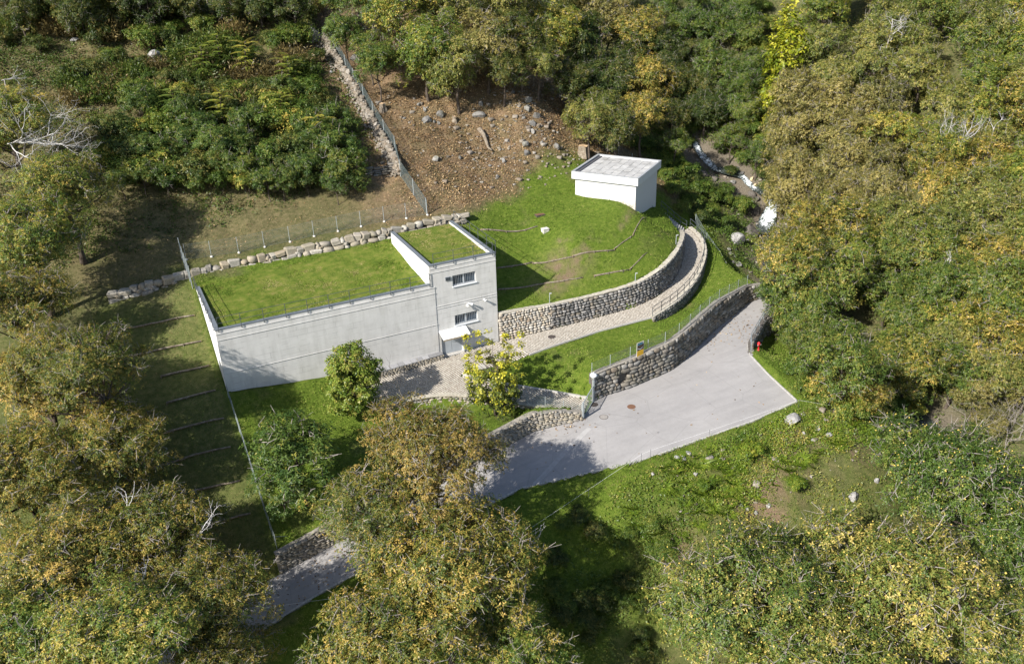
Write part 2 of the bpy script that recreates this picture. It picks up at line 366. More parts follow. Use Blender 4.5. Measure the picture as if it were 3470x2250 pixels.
FENCE_BACK = [(0.07,15.41,7.65),(2.25,14.58,7.8),(4.65,13.9,7.96),(7.08,14.0,8.02),(9.47,13.8,8.14),(11.77,13.56,8.35),(14.08,13.4,8.47),(16.36,13.14,8.63),(18.68,12.96,8.76),(20.85,12.6,8.82),(23.02,12.42,8.83)]
FENCE_HILL = [(22.99,12.45,8.84),(22.75,15.23,10.12),(22.39,17.81,11.52),(23.28,21.53,13.02),(23.2,24.58,14.2),(23.04,27.33,15.65),(23.01,30.33,17.06),(22.72,32.46,18.45),(22.72,35.18,19.55),(22.63,37.72,20.91),(22.69,40.37,21.96),(22.82,42.12,22.78)]
DRYWALL = [(22.69,18.0,11.73),(23.11,21.45,12.94),(23.1,24.79,14.26),(22.81,27.64,15.79),(22.85,31.05,17.56),(22.67,33.47,18.86),(22.55,36.78,20.31),(22.4,38.95,21.41),(22.53,41.58,22.48)]
FENCE_UP = [(46.29,30.6,15.82),(45.86,26.88,14.8),(47.18,26.17,13.26),(48.22,25.2,11.94),(48.54,23.09,10.89),(49.74,22.08,9.64),(50.91,21.69,8.85)]
LIGHTS = [(30.11,0.03,2.53),(39.15,-0.79,2.97),(46.62,3.04,4.25)]
BOX = [(33.81,7.77,6.56)]
HATCH = [(34.59,10.35,7.41)]
COVERS = [(29.14,-2.12,0.03),(30.87,-13.11,-2.26),(28.02,-13.28,-2.33),(28.33,-11.2,-2.32),(24.09,-15.14,-2.8)]
HYDRANT = [(45.84,-11.17,-1.99)]
SIGN = [(33.08,-10.23,0.77),(34.1,-10.09,0.79)]
WIRE = [(12.64,-20.26,-5.79),(17.27,-19.77,-5.34),(22.62,-19.44,-3.73),(27.51,-19.17,-2.92),(28.37,-19.17,-2.86),(33.96,-19.26,-2.47),(42.83,-19.7,-1.85),(45.5,-20.75,-2.6)]
WIRE2 = [(-2.34,-18.08,-6.5),(2.62,-20.11,-6.04)]
STREAM = [(67.31,27.98,6.17),(67.1,26.94,5.6),(66.93,25.45,5.21),(66.82,23.71,4.65),(66.95,22.47,4.12),(67.85,21.44,3.91),(68.64,20.46,3.73),(69.06,19.69,3.54),(69.12,18.73,3.03),(69.37,17.87,2.54),(69.7,16.97,2.13),(70.07,16.0,1.75),(70.13,15.24,1.31),(69.79,14.58,0.53),(69.07,14.22,-0.28),(68.15,13.64,-1.01),(67.51,12.55,-1.28),(68.05,11.98,-1.45)]

# ---------------------------------------------------------------- where each tree stands (kind, x, y, ground z, crown radius, crown height, label, group)
TREES = [
('rust',9.7,-19.98,-5.73,5.0,9.1,'brown-tinged chestnut tree between the garden wall and the lower road,centre of the picture',None),
('brown',5.99,-20.96,-6.35,4.0,7.7,'smaller bronze chestnut overlapping the lower road at the centre',None),
('brown',8.81,-25.52,-9.31,6.0,8.0,'large bronze-green chestnut in the foreground at the bottom centre',None),
('brown',4.75,-27.4,-10.38,5.2,7,'chestnut cut by the bottom edge left of the largest foreground tree',None),
('gold_near',10.72,-30.1,-11.51,4.2,6,'chestnut at the bottom edge right of the largest foreground tree',None),
('burs',26.48,-33.58,-12.02,6.0,7,'chestnut dotted with yellow burs,left half of the pair at the bottom right',None),
('burs',35.91,-37.58,-12.5,6.6,7,'chestnut dotted with yellow burs,right half of the pair at the bottom right',None),
('burs',28.42,-38.66,-14.44,6,7,'chestnut with yellow burs cut by the bottom edge between the bottom right pair',None),
('burs',42.53,-42.58,-14.86,4.6,6.5,'chestnut with yellow burs in the bottom right corner',None),
('green_burs',45.07,-32.84,-8.7,5.6,6.5,'green chestnut with yellow burs at the right edge above the bottom right pair',None),
('green_burs',48.36,-36.79,-11.94,4.8,6.5,'green chestnut with pale twigs at the right edge,half out of the picture',None),
('gold_near',-11.87,13.05,5.6,5.0,7,'yellow-green chestnut at the left edge level with the dead white tree',None),
('gold_near',-8.49,18.15,8.19,4.4,7,'yellow-green chestnut behind the dead white tree at the left edge',None),
('gold_near',-11.97,27.37,12.46,5.0,7,'yellow-green chestnut at the left edge above the dead white tree',None),
('brown',-13.87,6.44,2.96,4.6,6.5,'bronze chestnut at the left edge beside the dry terrace',None),
('brown',-12.69,-0.92,-0.61,4.8,6.5,'bronze chestnut left of the lower terrace logs',None),
('brown',-9.05,-6.41,-2.89,4.4,5.5,'orange-green chestnut reaching over the lower terrace logs',None),
('brown',-14.65,-7.28,-4.52,5.0,7,'bronze chestnut at the left edge halfway down',None),
('brown',-7.89,-14.58,-6.44,4.6,6,'orange-brown chestnut with dead twigs left of the lower road',None),
('brown',-12.85,-14.98,-7.22,5.2,7,'dense bronze chestnut in the lower left quarter',None),
('brown',-5.83,-21.48,-7.99,4.4,6.5,'orange-brown chestnut leaning over the left end of the lower road',None),
('gold_near',-9.91,-23.49,-9.43,4.8,9.5,'green-gold chestnut at the bottom edge left of the road end',None),
('gold_near',-15.61,-19.52,-8.46,5.2,7,'green-gold chestnut in the bottom left corner',None),
('brown',-5.39,-24.8,-9.63,3.4,6.5,'rust chestnut cut by the bottom edge below the road end',None),
('brown',-8.6,-4.2,-1.58,3.9,9.6,'tall bronze chestnut whose shadow falls on the foot of the long concrete wall',None),
('brown',-11.5,-1.5,-0.66,3.4,8.5,'tall bronze chestnut between the terrace logs and the left edge',None),
('maple',9.42,-4.69,-0.99,3.2,3.4,'young green maple in front of the long concrete wall',None),
('mulberry',20.05,-8.85,-2.01,3.3,3.3,'young tree with upright yellow shoots beside the paved ramp',None),
('robinia',3.04,-11.88,-3.16,3.7,3.8,'dark green leafy tree in the garden left of the rust-coloured chestnut',None),
('robinia',1.13,-12.41,-3.43,2.2,2.6,'small dark green tree near the garden fence',None),
('sapling',13.33,-5.6,-0.88,1.6,2.2,'nearly bare sapling in front of the paved forecourt',None),
('robinia_s',-3.64,24.49,11.46,1.72,1.9,'feathery green bush,first from left in the front row of the hillside bush band','leafy bushes above the mown slope'),
('robinia_s',-1.71,24.14,11.61,1.91,1.9,'feathery green bush,second from left in the front row of the hillside bush band','leafy bushes above the mown slope'),
('robinia_s',0.38,23.77,11.31,1.92,1.9,'feathery green bush,third from left in the front row of the hillside bush band','leafy bushes above the mown slope'),
('shrub_green',3.13,22.95,11.26,1.66,1.5,'mid green bush,fourth from left in the front row of the hillside bush band','leafy bushes above the mown slope'),
('shrub_green',5.21,21.97,11.28,1.44,1.5,'mid green bush,fifth from left in the front row of the hillside bush band','leafy bushes above the mown slope'),
('shrub_olive',7.34,20.94,10.8,1.66,1.5,'yellowish bush,sixth from left in the front row of the hillside bush band','leafy bushes above the mown slope'),
('robinia_s',9.36,19.68,10.51,1.94,1.9,'feathery green bush,seventh from left in the front row of the hillside bush band','leafy bushes above the mown slope'),
('robinia_s',10.6,19.49,10.37,1.65,1.9,'feathery green bush,eighth from left in the front row of the hillside bush band','leafy bushes above the mown slope'),
('shrub_dark',12.92,18.87,10.51,1.5,1.5,'dark green bush,ninth from left in the front row of the hillside bush band','leafy bushes above the mown slope'),
('robinia_s',15.38,16.98,9.92,1.44,1.9,'feathery green bush,tenth from left in the front row of the hillside bush band','leafy bushes above the mown slope'),
('shrub_dark',17.33,17.4,10.52,1.41,1.5,'dark green bush,eleventh from left in the front row of the hillside bush band','leafy bushes above the mown slope'),
('shrub_green',-2.16,25.94,12.57,2.13,1.5,'mid green bush,first from left in the second row of the hillside bush band','leafy bushes above the mown slope'),
('shrub_olive',-0.16,25.94,12.5,2.79,1.5,'yellowish bush,second from left in the second row of the hillside bush band','leafy bushes above the mown slope'),
('shrub_dark',1.5,25.53,12.56,2.18,1.5,'dark green bush,third from left in the second row of the hillside bush band','leafy bushes above the mown slope'),
('shrub_dark',3.8,24.07,12.11,2.79,1.5,'dark green bush,fourth from left in the second row of the hillside bush band','leafy bushes above the mown slope'),
('robinia_s',6.53,22.68,11.73,2.01,1.9,'feathery green bush,fifth from left in the second row of the hillside bush band','leafy bushes above the mown slope'),
('robinia_s',7.83,21.49,11.14,2.4,1.9,'feathery green bush,sixth from left in the second row of the hillside bush band','leafy bushes above the mown slope'),
('shrub_dark',11.36,22.3,11.85,2.03,1.5,'dark green bush,seventh from left in the second row of the hillside bush band','leafy bushes above the mown slope'),
('robinia_s',13.6,20.27,11.03,2.27,1.9,'feathery green bush,eighth from left in the second row of the hillside bush band','leafy bushes above the mown slope'),
('shrub_dark',15.44,20.6,11.57,2.15,1.5,'dark green bush,ninth from left in the second row of the hillside bush band','leafy bushes above the mown slope'),
('robinia_s',16.85,18.32,10.7,2.41,1.9,'feathery green bush,tenth from left in the second row of the hillside bush band','leafy bushes above the mown slope'),
('shrub_olive',-4.13,29.13,13.73,2.34,1.5,'yellowish bush,first from left in the third row of the hillside bush band','leafy bushes above the mown slope'),
('shrub_dark',-1.88,28.53,13.7,3.01,1.5,'dark green bush,second from left in the third row of the hillside bush band','leafy bushes above the mown slope'),
('robinia_s',0.31,27.12,13.12,2.34,1.9,'feathery green bush,third from left in the third row of the hillside bush band','leafy bushes above the mown slope'),
('robinia_s',2.98,27.31,13.48,2.44,1.9,'feathery green bush,fourth from left in the third row of the hillside bush band','leafy bushes above the mown slope'),
('robinia_s',6.08,25.43,12.99,2.97,1.9,'feathery green bush,fifth from left in the third row of the hillside bush band','leafy bushes above the mown slope'),
('robinia_s',7.77,25.02,13.0,2.4,1.9,'feathery green bush,sixth from left in the third row of the hillside bush band','leafy bushes above the mown slope'),
('shrub_green',11.12,23.59,12.62,2.48,1.5,'mid green bush,seventh from left in the third row of the hillside bush band','leafy bushes above the mown slope'),
('shrub_dark',13.05,24.07,12.93,2.87,1.5,'dark green bush,eighth from left in the third row of the hillside bush band','leafy bushes above the mown slope'),
('robinia_s',14.86,23.09,12.72,2.54,1.9,'feathery green bush,ninth from left in the third row of the hillside bush band','leafy bushes above the mown slope'),
('robinia_s',17.16,20.78,12.08,2.86,1.9,'feathery green bush,tenth from left in the third row of the hillside bush band','leafy bushes above the mown slope'),
('shrub_dark',-3.0,31.68,15.31,2.61,1.5,'dark green bush,first from left in the fourth row of the hillside bush band','leafy bushes above the mown slope'),
('shrub_olive',-0.37,30.58,14.95,2.13,1.5,'yellowish bush,second from left in the fourth row of the hillside bush band','leafy bushes above the mown slope'),
('shrub_green',1.99,30.49,15.42,2.39,1.5,'mid green bush,third from left in the fourth row of the hillside bush band','leafy bushes above the mown slope'),
('robinia_s',4.34,28.27,14.44,2.66,1.9,'feathery green bush,fourth from left in the fourth row of the hillside bush band','leafy bushes above the mown slope'),
('shrub_dark',5.86,28.81,15.07,2.14,1.5,'dark green bush,fifth from left in the fourth row of the hillside bush band','leafy bushes above the mown slope'),
('robinia_s',9.83,28.07,14.58,2.21,1.9,'feathery green bush,sixth from left in the fourth row of the hillside bush band','leafy bushes above the mown slope'),
('shrub_green',11.45,28.1,14.79,2.76,1.5,'mid green bush,seventh from left in the fourth row of the hillside bush band','leafy bushes above the mown slope'),
('shrub_olive',14.27,26.77,14.59,2.44,1.5,'yellowish bush,eighth from left in the fourth row of the hillside bush band','leafy bushes above the mown slope'),
('robinia_s',15.74,25.69,13.7,2.2,1.9,'feathery green bush,ninth from left in the fourth row of the hillside bush band','leafy bushes above the mown slope'),
('robinia_s',18.45,25.63,13.91,2.49,1.9,'feathery green bush,tenth from left in the fourth row of the hillside bush band','leafy bushes above the mown slope'),
('robinia_s',-0.26,33.06,16.68,2.26,1.9,'feathery green bush,first from left in the fifth row of the hillside bush band','leafy bushes above the mown slope'),
('shrub_green',1.57,33.72,16.91,2.0,1.5,'mid green bush,second from left in the fifth row of the hillside bush band','leafy bushes above the mown slope'),
('robinia_s',3.45,31.14,15.92,1.85,1.9,'feathery green bush,third from left in the fifth row of the hillside bush band','leafy bushes above the mown slope'),
('shrub_dark',5.32,31.75,16.39,2.5,1.5,'dark green bush,fourth from left in the fifth row of the hillside bush band','leafy bushes above the mown slope'),
('shrub_dark',8.64,30.27,16.13,1.81,1.5,'dark green bush,fifth from left in the fifth row of the hillside bush band','leafy bushes above the mown slope'),
('shrub_dark',10.67,29.61,15.92,1.87,1.5,'dark green bush,sixth from left in the fifth row of the hillside bush band','leafy bushes above the mown slope'),
('shrub_olive',12.63,30.0,16.3,2.38,1.5,'yellowish bush,seventh from left in the fifth row of the hillside bush band','leafy bushes above the mown slope'),
('shrub_green',14.95,28.34,15.53,2.35,1.5,'mid green bush,eighth from left in the fifth row of the hillside bush band','leafy bushes above the mown slope'),
('shrub_dark',16.48,27.81,15.46,1.95,1.5,'dark green bush,ninth from left in the fifth row of the hillside bush band','leafy bushes above the mown slope'),
('shrub_green',-0.35,36.11,18.24,1.75,1.5,'mid green bush,first from left in the rear row of the hillside bush band','leafy bushes above the mown slope'),
('shrub_olive',2.25,35.27,17.86,1.82,1.5,'yellowish bush,second from left in the rear row of the hillside bush band','leafy bushes above the mown slope'),
('shrub_olive',4.65,34.76,17.65,1.67,1.5,'yellowish bush,third from left in the rear row of the hillside bush band','leafy bushes above the mown slope'),
('shrub_dark',7.94,33.66,17.79,1.94,1.5,'dark green bush,fourth from left in the rear row of the hillside bush band','leafy bushes above the mown slope'),
('shrub_olive',9.83,32.59,17.45,1.86,1.5,'yellowish bush,fifth from left in the rear row of the hillside bush band','leafy bushes above the mown slope'),
('shrub_dark',12.68,32.48,17.55,2.06,1.5,'dark green bush,sixth from left in the rear row of the hillside bush band','leafy bushes above the mown slope'),
('robinia_s',14.42,31.24,17.06,1.79,1.9,'feathery green bush,seventh from left in the rear row of the hillside bush band','leafy bushes above the mown slope'),
('shrub_green',17.12,31.48,17.27,1.94,1.5,'mid green bush,eighth from left in the rear row of the hillside bush band','leafy bushes above the mown slope'),
('frond_y',9.42,38.12,20.09,2.2,3.2,'tall young tree-of-heaven with pale fronds high on the left slope','young trees on the left slope'),
('frond_y',11.81,36.59,19.42,2.2,3.2,'dark young tree-of-heaven beside the pale one on the left slope','young trees on the left slope'),
('frond_y',7.46,36.77,19.32,2.2,3.2,'thin yellow-tipped sapling left of the pale tree-of-heaven','young trees on the left slope'),
('frond_y',15.61,32.86,17.88,2.2,3.2,'small isolated sapling with a star of fronds near the tumbled wall','young trees on the left slope'),
('frond',3.07,31.54,16.17,2.2,3.2,'glossy blue-green sapling rising from the bush band','young trees on the left slope'),
('frond_y',7.38,29.42,15.57,2.2,3.2,'yellow-topped sapling rising from the middle of the bush band','young trees on the left slope'),
('frond_y',13.19,27.91,14.88,2.2,3.2,'yellow sapling at the right of the bush band','young trees on the left slope'),
('frond_y',16.29,24.03,13.22,2.2,3.2,'sapling with a bright yellow tip near the tumbled wall','young trees on the left slope'),
('scrub_brown',2.86,44.16,22.57,1.22,0.9,None,'low scrub on the left slope'),
('shrub_dark',8.23,42.88,22.35,1.58,0.9,None,'low scrub on the left slope'),
('shrub_dark',5.53,49.36,25.27,1.88,0.9,None,'low scrub on the left slope'),
('shrub_green',-5.03,54.87,27.06,1.16,0.9,None,'low scrub on the left slope'),
('shrub_green',1.1,35.03,17.71,1.99,0.9,None,'low scrub on the left slope'),
('broom',6.84,49.39,25.36,1.48,0.9,None,'low scrub on the left slope'),
('shrub_dark',-5.82,41.31,20.4,1.36,0.9,None,'low scrub on the left slope'),
('shrub_green',-4.76,39.21,18.88,1.79,0.9,None,'low scrub on the left slope'),
('shrub_green',2.32,44.45,22.79,1.97,0.9,None,'low scrub on the left slope'),
('shrub_dark',-8.41,52.66,25.77,1.43,0.9,None,'low scrub on the left slope'),
('shrub_dark',6.12,50.89,25.9,1.3,0.9,None,'low scrub on the left slope'),
('broom',-0.4,39.52,19.82,1.65,0.9,None,'low scrub on the left slope'),
('shrub_dark',-9.76,55.09,27.0,1.89,0.9,None,'low scrub on the left slope'),
('shrub_green',18.55,40.89,22.29,1.9,0.9,None,'low scrub on the left slope'),
('shrub_dark',18.85,40.24,21.8,1.43,0.9,None,'low scrub on the left slope'),
('shrub_dark',12.19,32.61,17.51,1.5,0.9,None,'low scrub on the left slope'),
('scrub_brown',13.86,31.03,16.93,1.71,0.9,None,'low scrub on the left slope'),
('shrub_green',1.1,49.47,25.04,1.36,0.9,None,'low scrub on the left slope'),
('scrub_brown',12.07,43.17,23.07,1.55,0.9,None,'low scrub on the left slope'),
('shrub_dark',0.78,35.11,17.76,1.25,0.9,None,'low scrub on the left slope'),
('scrub_brown',5.03,49.21,25.09,1.54,0.9,None,'low scrub on the left slope'),
('shrub_dark',-0.19,50.78,25.17,1.63,0.9,None,'low scrub on the left slope'),
('shrub_dark',2.14,50.01,25.59,1.45,0.9,None,'low scrub on the left slope'),
('broom',6.64,41.05,21.46,1.91,0.9,None,'low scrub on the left slope'),
('shrub_dark',15.42,31.58,17.04,1.53,0.9,None,'low scrub on the left slope'),
('shrub_dark',5.24,44.11,22.72,1.46,0.9,None,'low scrub on the left slope'),
('shrub_dark',-2.59,53.91,26.77,1.75,0.9,None,'low scrub on the left slope'),
('shrub_green',2.46,45.1,23.23,1.69,0.9,None,'low scrub on the left slope'),
('shrub_dark',-5.3,55.01,27.12,1.58,0.9,None,'low scrub on the left slope'),
('shrub_green',16.61,40.59,21.82,1.81,0.9,None,'low scrub on the left slope'),
('shrub_dark',-10.09,55.72,27.17,1.3,0.9,None,'low scrub on the left slope'),
('shrub_green',-8.73,53.48,26.11,1.44,0.9,None,'low scrub on the left slope'),
('shrub_green',-1.39,42.31,21.57,1.43,0.9,None,'low scrub on the left slope'),
('shrub_dark',-11.35,48.99,23.75,1.39,0.9,None,'low scrub on the left slope'),
('shrub_dark',2.11,52.64,26.28,1.66,0.9,None,'low scrub on the left slope'),
('shrub_green',10.07,32.28,17.3,1.42,0.9,None,'low scrub on the left slope'),
('broom',9.39,41.9,22.05,1.9,0.9,None,'low scrub on the left slope'),
('scrub_brown',10.02,32.51,17.41,1.84,0.9,None,'low scrub on the left slope'),
('broom',20.03,45.2,24.67,1.28,0.9,None,'low scrub on the left slope'),
('broom',0.58,40.03,20.31,1.49,0.9,None,'low scrub on the left slope'),
('shrub_dark',3.51,38.15,19.41,1.71,0.9,None,'low scrub on the left slope'),
('broom',-9.6,51.17,24.94,1.75,0.9,None,'low scrub on the left slope'),
('broom',10.44,42.19,22.34,1.85,0.9,None,'low scrub on the left slope'),
('scrub_brown',-1.64,53.67,26.69,1.32,0.9,None,'low scrub on the left slope'),
('scrub_brown',-4.53,48.55,24.16,1.38,0.9,None,'low scrub on the left slope'),
('shrub_green',1.59,50.91,25.86,1.45,0.9,None,'low scrub on the left slope'),
('broom',-10.3,52.01,25.22,1.35,0.9,None,'low scrub on the left slope'),
('shrub_dark',-3.78,41.2,20.62,1.89,0.9,None,'low scrub on the left slope'),
('shrub_dark',-2.1,46.11,23.37,1.81,0.9,None,'low scrub on the left slope'),
('shrub_dark',9.15,46.94,24.68,1.26,0.9,None,'low scrub on the left slope'),
('scrub_brown',11.53,36.57,19.37,1.8,0.9,None,'low scrub on the left slope'),
('shrub_dark',2.86,49.74,25.49,1.9,0.9,None,'low scrub on the left slope'),
('broom',10.08,39.23,20.75,1.45,0.9,None,'low scrub on the left slope'),
('shrub_dark',-1.23,42.16,21.46,1.53,0.9,None,'low scrub on the left slope'),
('shrub_dark',8.88,32.88,17.61,1.45,0.9,None,'low scrub on the left slope'),
('shrub_dark',-1.4,36.54,18.26,1.46,0.9,None,'low scrub on the left slope'),
('shrub_green',16.09,47.02,25.18,1.56,0.9,None,'low scrub on the left slope'),
('shrub_green',12.34,33.11,17.88,1.24,0.9,None,'low scrub on the left slope'),
('scrub_brown',7.28,38.91,20.43,1.85,0.9,None,'low scrub on the left slope'),
('broom',4.04,34.67,17.57,1.27,0.9,None,'low scrub on the left slope'),
('shrub_green',5.58,45.45,23.37,1.65,0.9,None,'low scrub on the left slope'),
('shrub_dark',5.17,45.64,23.43,1.55,0.9,None,'low scrub on the left slope'),
('broom',-1.3,37.14,18.56,1.53,0.9,None,'low scrub on the left slope'),
('shrub_green',-2.91,48.89,24.55,1.96,0.9,None,'low scrub on the left slope'),
('broom',-3.0,38.22,18.83,1.98,0.9,None,'low scrub on the left slope'),
('shrub_green',12.66,38.7,20.62,1.74,0.9,None,'low scrub on the left slope'),
('shrub_green',11.57,41.25,21.85,1.31,0.9,None,'low scrub on the left slope'),
('shrub_dark',1.78,35.99,18.26,1.34,0.9,None,'low scrub on the left slope'),
('shrub_dark',12.11,31.22,16.91,1.97,0.9,None,'low scrub on the left slope'),
('shrub_dark',-5.86,51.6,25.59,1.31,0.9,None,'low scrub on the left slope'),
('broom',0.97,51.14,25.7,1.12,0.9,None,'low scrub on the left slope'),
('broom',19.24,40.92,22.27,1.66,0.9,None,'low scrub on the left slope'),
('shrub_green',1.74,39.02,19.65,1.44,0.9,None,'low scrub on the left slope'),
('shrub_dark',6.92,49.85,25.57,1.36,0.9,None,'low scrub on the left slope'),
('shrub_green',-4.22,48.38,24.06,1.62,0.9,None,'low scrub on the left slope'),
('scrub_brown',-0.74,47.02,23.73,1.85,0.9,None,'low scrub on the left slope'),
('shrub_green',-10.24,56.53,27.4,1.88,0.9,None,'low scrub on the left slope'),
('broom',7.4,37.11,19.49,1.96,0.9,None,'low scrub on the left slope'),
('scrub_brown',-6.03,38.74,18.53,1.57,0.9,None,'low scrub on the left slope'),
('scrub_brown',8.65,35.74,18.8,1.32,0.9,None,'low scrub on the left slope'),
('scrub_brown',5.14,51.3,26.26,1.98,0.9,None,'low scrub on the left slope'),
('scrub_brown',16.95,36.96,20.27,1.81,0.9,None,'low scrub on the left slope'),
('shrub_dark',18.25,41.37,22.62,1.5,0.9,None,'low scrub on the left slope'),
('shrub_dark',6.26,38.0,19.9,1.7,0.9,None,'low scrub on the left slope'),
('shrub_green',17.01,35.24,19.45,1.56,0.9,None,'low scrub on the left slope'),
('shrub_dark',16.18,46.07,24.7,1.91,0.9,None,'low scrub on the left slope'),
('shrub_green',0.69,36.58,18.64,1.66,0.9,None,'low scrub on the left slope'),
('scrub_brown',14.31,35.18,19.26,1.66,0.9,None,'low scrub on the left slope'),
('scrub_brown',22.3,45.88,24.93,1.6,0.9,None,'low scrub on the left slope'),
('broom',18.07,34.85,19.17,1.38,0.9,None,'low scrub on the left slope'),
('shrub_dark',-8.22,46.71,22.99,1.52,0.9,None,'low scrub on the left slope'),
('shrub_green',8.93,45.28,23.74,1.89,0.9,None,'low scrub on the left slope'),
('shrub_dark',-1.44,51.91,25.93,1.94,0.9,None,'low scrub on the left slope'),
('scrub_brown',-6.16,49.53,24.46,1.93,0.9,None,'low scrub on the left slope'),
('scrub_brown',-1.89,38.28,18.99,1.9,0.9,None,'low scrub on the left slope'),
('broom',-3.37,50.4,25.36,1.77,0.9,None,'low scrub on the left slope'),
('shrub_dark',17.8,30.38,16.7,1.92,0.9,None,'low scrub on the left slope'),
('shrub_dark',19.89,36.73,20.41,1.23,0.9,None,'low scrub on the left slope'),
('shrub_dark',16.15,41.06,22.09,1.55,0.9,None,'low scrub on the left slope'),
('scrub_brown',-9.51,55.61,27.23,1.34,0.9,None,'low scrub on the left slope'),
('shrub_dark',6.12,37.16,19.34,1.84,0.9,None,'low scrub on the left slope'),
('shrub_dark',17.89,35.82,19.72,1.76,0.9,None,'low scrub on the left slope'),
('shrub_dark',8.78,49.63,25.68,1.78,0.9,None,'low scrub on the left slope'),
('broom',-6.17,40.47,19.74,1.52,0.9,None,'low scrub on the left slope'),
('broom',3.86,51.04,25.98,1.38,0.9,None,'low scrub on the left slope'),
('scrub_brown',-1.56,40.17,20.22,1.25,0.9,None,'low scrub on the left slope'),
('shrub_dark',1.83,40.93,20.9,1.2,0.9,None,'low scrub on the left slope'),
('shrub_dark',-8.5,51.91,25.46,1.3,0.9,None,'low scrub on the left slope'),
('shrub_dark',-5.49,53.51,26.49,1.3,0.9,None,'low scrub on the left slope'),
('scrub_brown',2.85,40.18,20.5,1.43,0.9,None,'low scrub on the left slope'),
('shrub_green',-5.37,53.09,26.28,1.25,0.9,None,'low scrub on the left slope'),
('scrub_brown',2.09,36.38,18.56,1.74,0.9,None,'low scrub on the left slope'),
('shrub_dark',-4.04,54.11,26.77,1.49,0.9,None,'low scrub on the left slope'),
('broom',-0.92,40.57,20.41,1.18,0.9,None,'low scrub on the left slope'),
('shrub_dark',-4.3,41.41,20.57,1.57,0.9,None,'low scrub on the left slope'),
('shrub_green',19.51,45.43,24.82,1.28,0.9,None,'low scrub on the left slope'),
('broom',5.87,40.34,21.1,1.98,0.9,None,'low scrub on the left slope'),
('shrub_dark',5.82,37.14,19.3,1.73,0.9,None,'low scrub on the left slope'),
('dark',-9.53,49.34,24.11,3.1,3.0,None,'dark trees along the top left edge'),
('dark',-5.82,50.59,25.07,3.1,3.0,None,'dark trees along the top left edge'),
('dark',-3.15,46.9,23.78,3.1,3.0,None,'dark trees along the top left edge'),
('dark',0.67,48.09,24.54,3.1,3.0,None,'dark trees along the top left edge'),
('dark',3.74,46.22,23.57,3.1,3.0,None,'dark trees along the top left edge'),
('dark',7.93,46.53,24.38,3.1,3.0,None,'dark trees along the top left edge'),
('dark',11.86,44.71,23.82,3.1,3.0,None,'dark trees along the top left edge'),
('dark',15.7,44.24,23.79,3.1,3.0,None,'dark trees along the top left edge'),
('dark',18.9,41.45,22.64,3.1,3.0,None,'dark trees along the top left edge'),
('robinia',22.86,34.92,19.45,2.68,3.8,'slender green robinia right of the tall hillside fence','trees along the top of the brown slope'),
('robinia',24.93,32.37,18.14,2.44,3.8,'slender green robinia with a bare trunk on the brown slope','trees along the top of the brown slope'),
('robinia',24.33,40.45,22.41,2.93,3.8,'green robinia at the top edge above the fence end','trees along the top of the brown slope'),
('gold',29.97,28.14,16.58,4.39,5.0,'olive chestnut standing lowest on the brown slope','trees along the top of the brown slope'),
('olive',32.61,26.02,15.2,3.66,5.0,'olive-brown chestnut right of the lowest one on the brown slope','trees along the top of the brown slope'),
('gold',29.59,34.64,20.0,4.39,5.0,'yellow-green chestnut at the top edge above the brown slope','trees along the top of the brown slope'),
('olive',36.31,34.05,19.93,4.64,5.0,'brown-green chestnut at the top edge,second from the brown slope','trees along the top of the brown slope'),
('russet',37.06,27.56,16.87,4.39,5.0,'rust-brown tree in the middle of the top row','trees along the top of the brown slope'),
('dark',41.01,26.77,16.64,3.9,5.0,'dark green tree in the shade behind the rust-brown one','trees along the top of the brown slope'),
('gold',49.5,35.21,16.36,4.15,5.0,'golden-tipped chestnut at the top edge right of centre','trees along the top of the brown slope'),
('olive',44.24,36.53,19.89,4.64,5.0,'olive tree at the top edge in the centre','trees along the top of the brown slope'),
('dark',53.77,36.12,14.27,4.39,5.0,'dark green tree above the upper end of the wood fence','trees along the top of the brown slope'),
('russet',62.08,43.42,16.52,4.39,5.0,'brown tree at the top edge left of the tall golden one','trees along the top of the brown slope'),
('dark',51.9,26.6,11.11,3.66,5.0,'dark tree overhanging the wood fence','trees along the top of the brown slope'),
('olive',48.54,21.51,10.06,2.93,3.8,'low olive tree beside the wood fence','trees along the top of the brown slope'),
('goldbrown',65.8,39.29,14.56,4.15,5.0,'upper half of the tall golden-brown tree group behind the hut','trees along the top of the brown slope'),
('goldbrown',62.4,32.84,9.5,3.9,5.0,'tall golden-brown tree behind the hut','trees along the top of the brown slope'),
('goldbrown',54.06,21.22,7.69,3.17,5.0,'lower golden-brown tree behind the hut','trees along the top of the brown slope'),
('dark',59.82,35.19,11.09,3.66,5.0,'dark tree left of the tall golden-brown tree','trees along the top of the brown slope'),
('dark',56.82,46.19,18.34,4.15,5.0,'dark tree at the top edge right of the golden-tipped chestnut','trees along the top of the brown slope'),
('ivy',72.82,38.12,16.62,3.0,3.5,'ivy-green tree at the top of the stream valley','trees in the stream valley'),
('ivy',72.5,32.39,12.15,3.2,3.5,'bushy green tree high in the stream valley','trees in the stream valley'),
('ivy',78.16,33.62,16.56,3.2,3.5,'green tree at the top edge above the yellow tree','trees in the stream valley'),
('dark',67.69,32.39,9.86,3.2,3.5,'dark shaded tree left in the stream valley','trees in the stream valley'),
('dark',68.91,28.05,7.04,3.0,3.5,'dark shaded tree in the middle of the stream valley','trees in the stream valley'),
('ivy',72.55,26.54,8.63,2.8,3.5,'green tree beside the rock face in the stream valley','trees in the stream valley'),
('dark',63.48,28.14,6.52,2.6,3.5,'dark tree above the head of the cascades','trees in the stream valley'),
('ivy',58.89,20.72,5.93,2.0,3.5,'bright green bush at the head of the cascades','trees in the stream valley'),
('dark',68.34,37.68,14.11,3.2,3.5,'dark tree between the golden-brown tree and the valley','trees in the stream valley'),
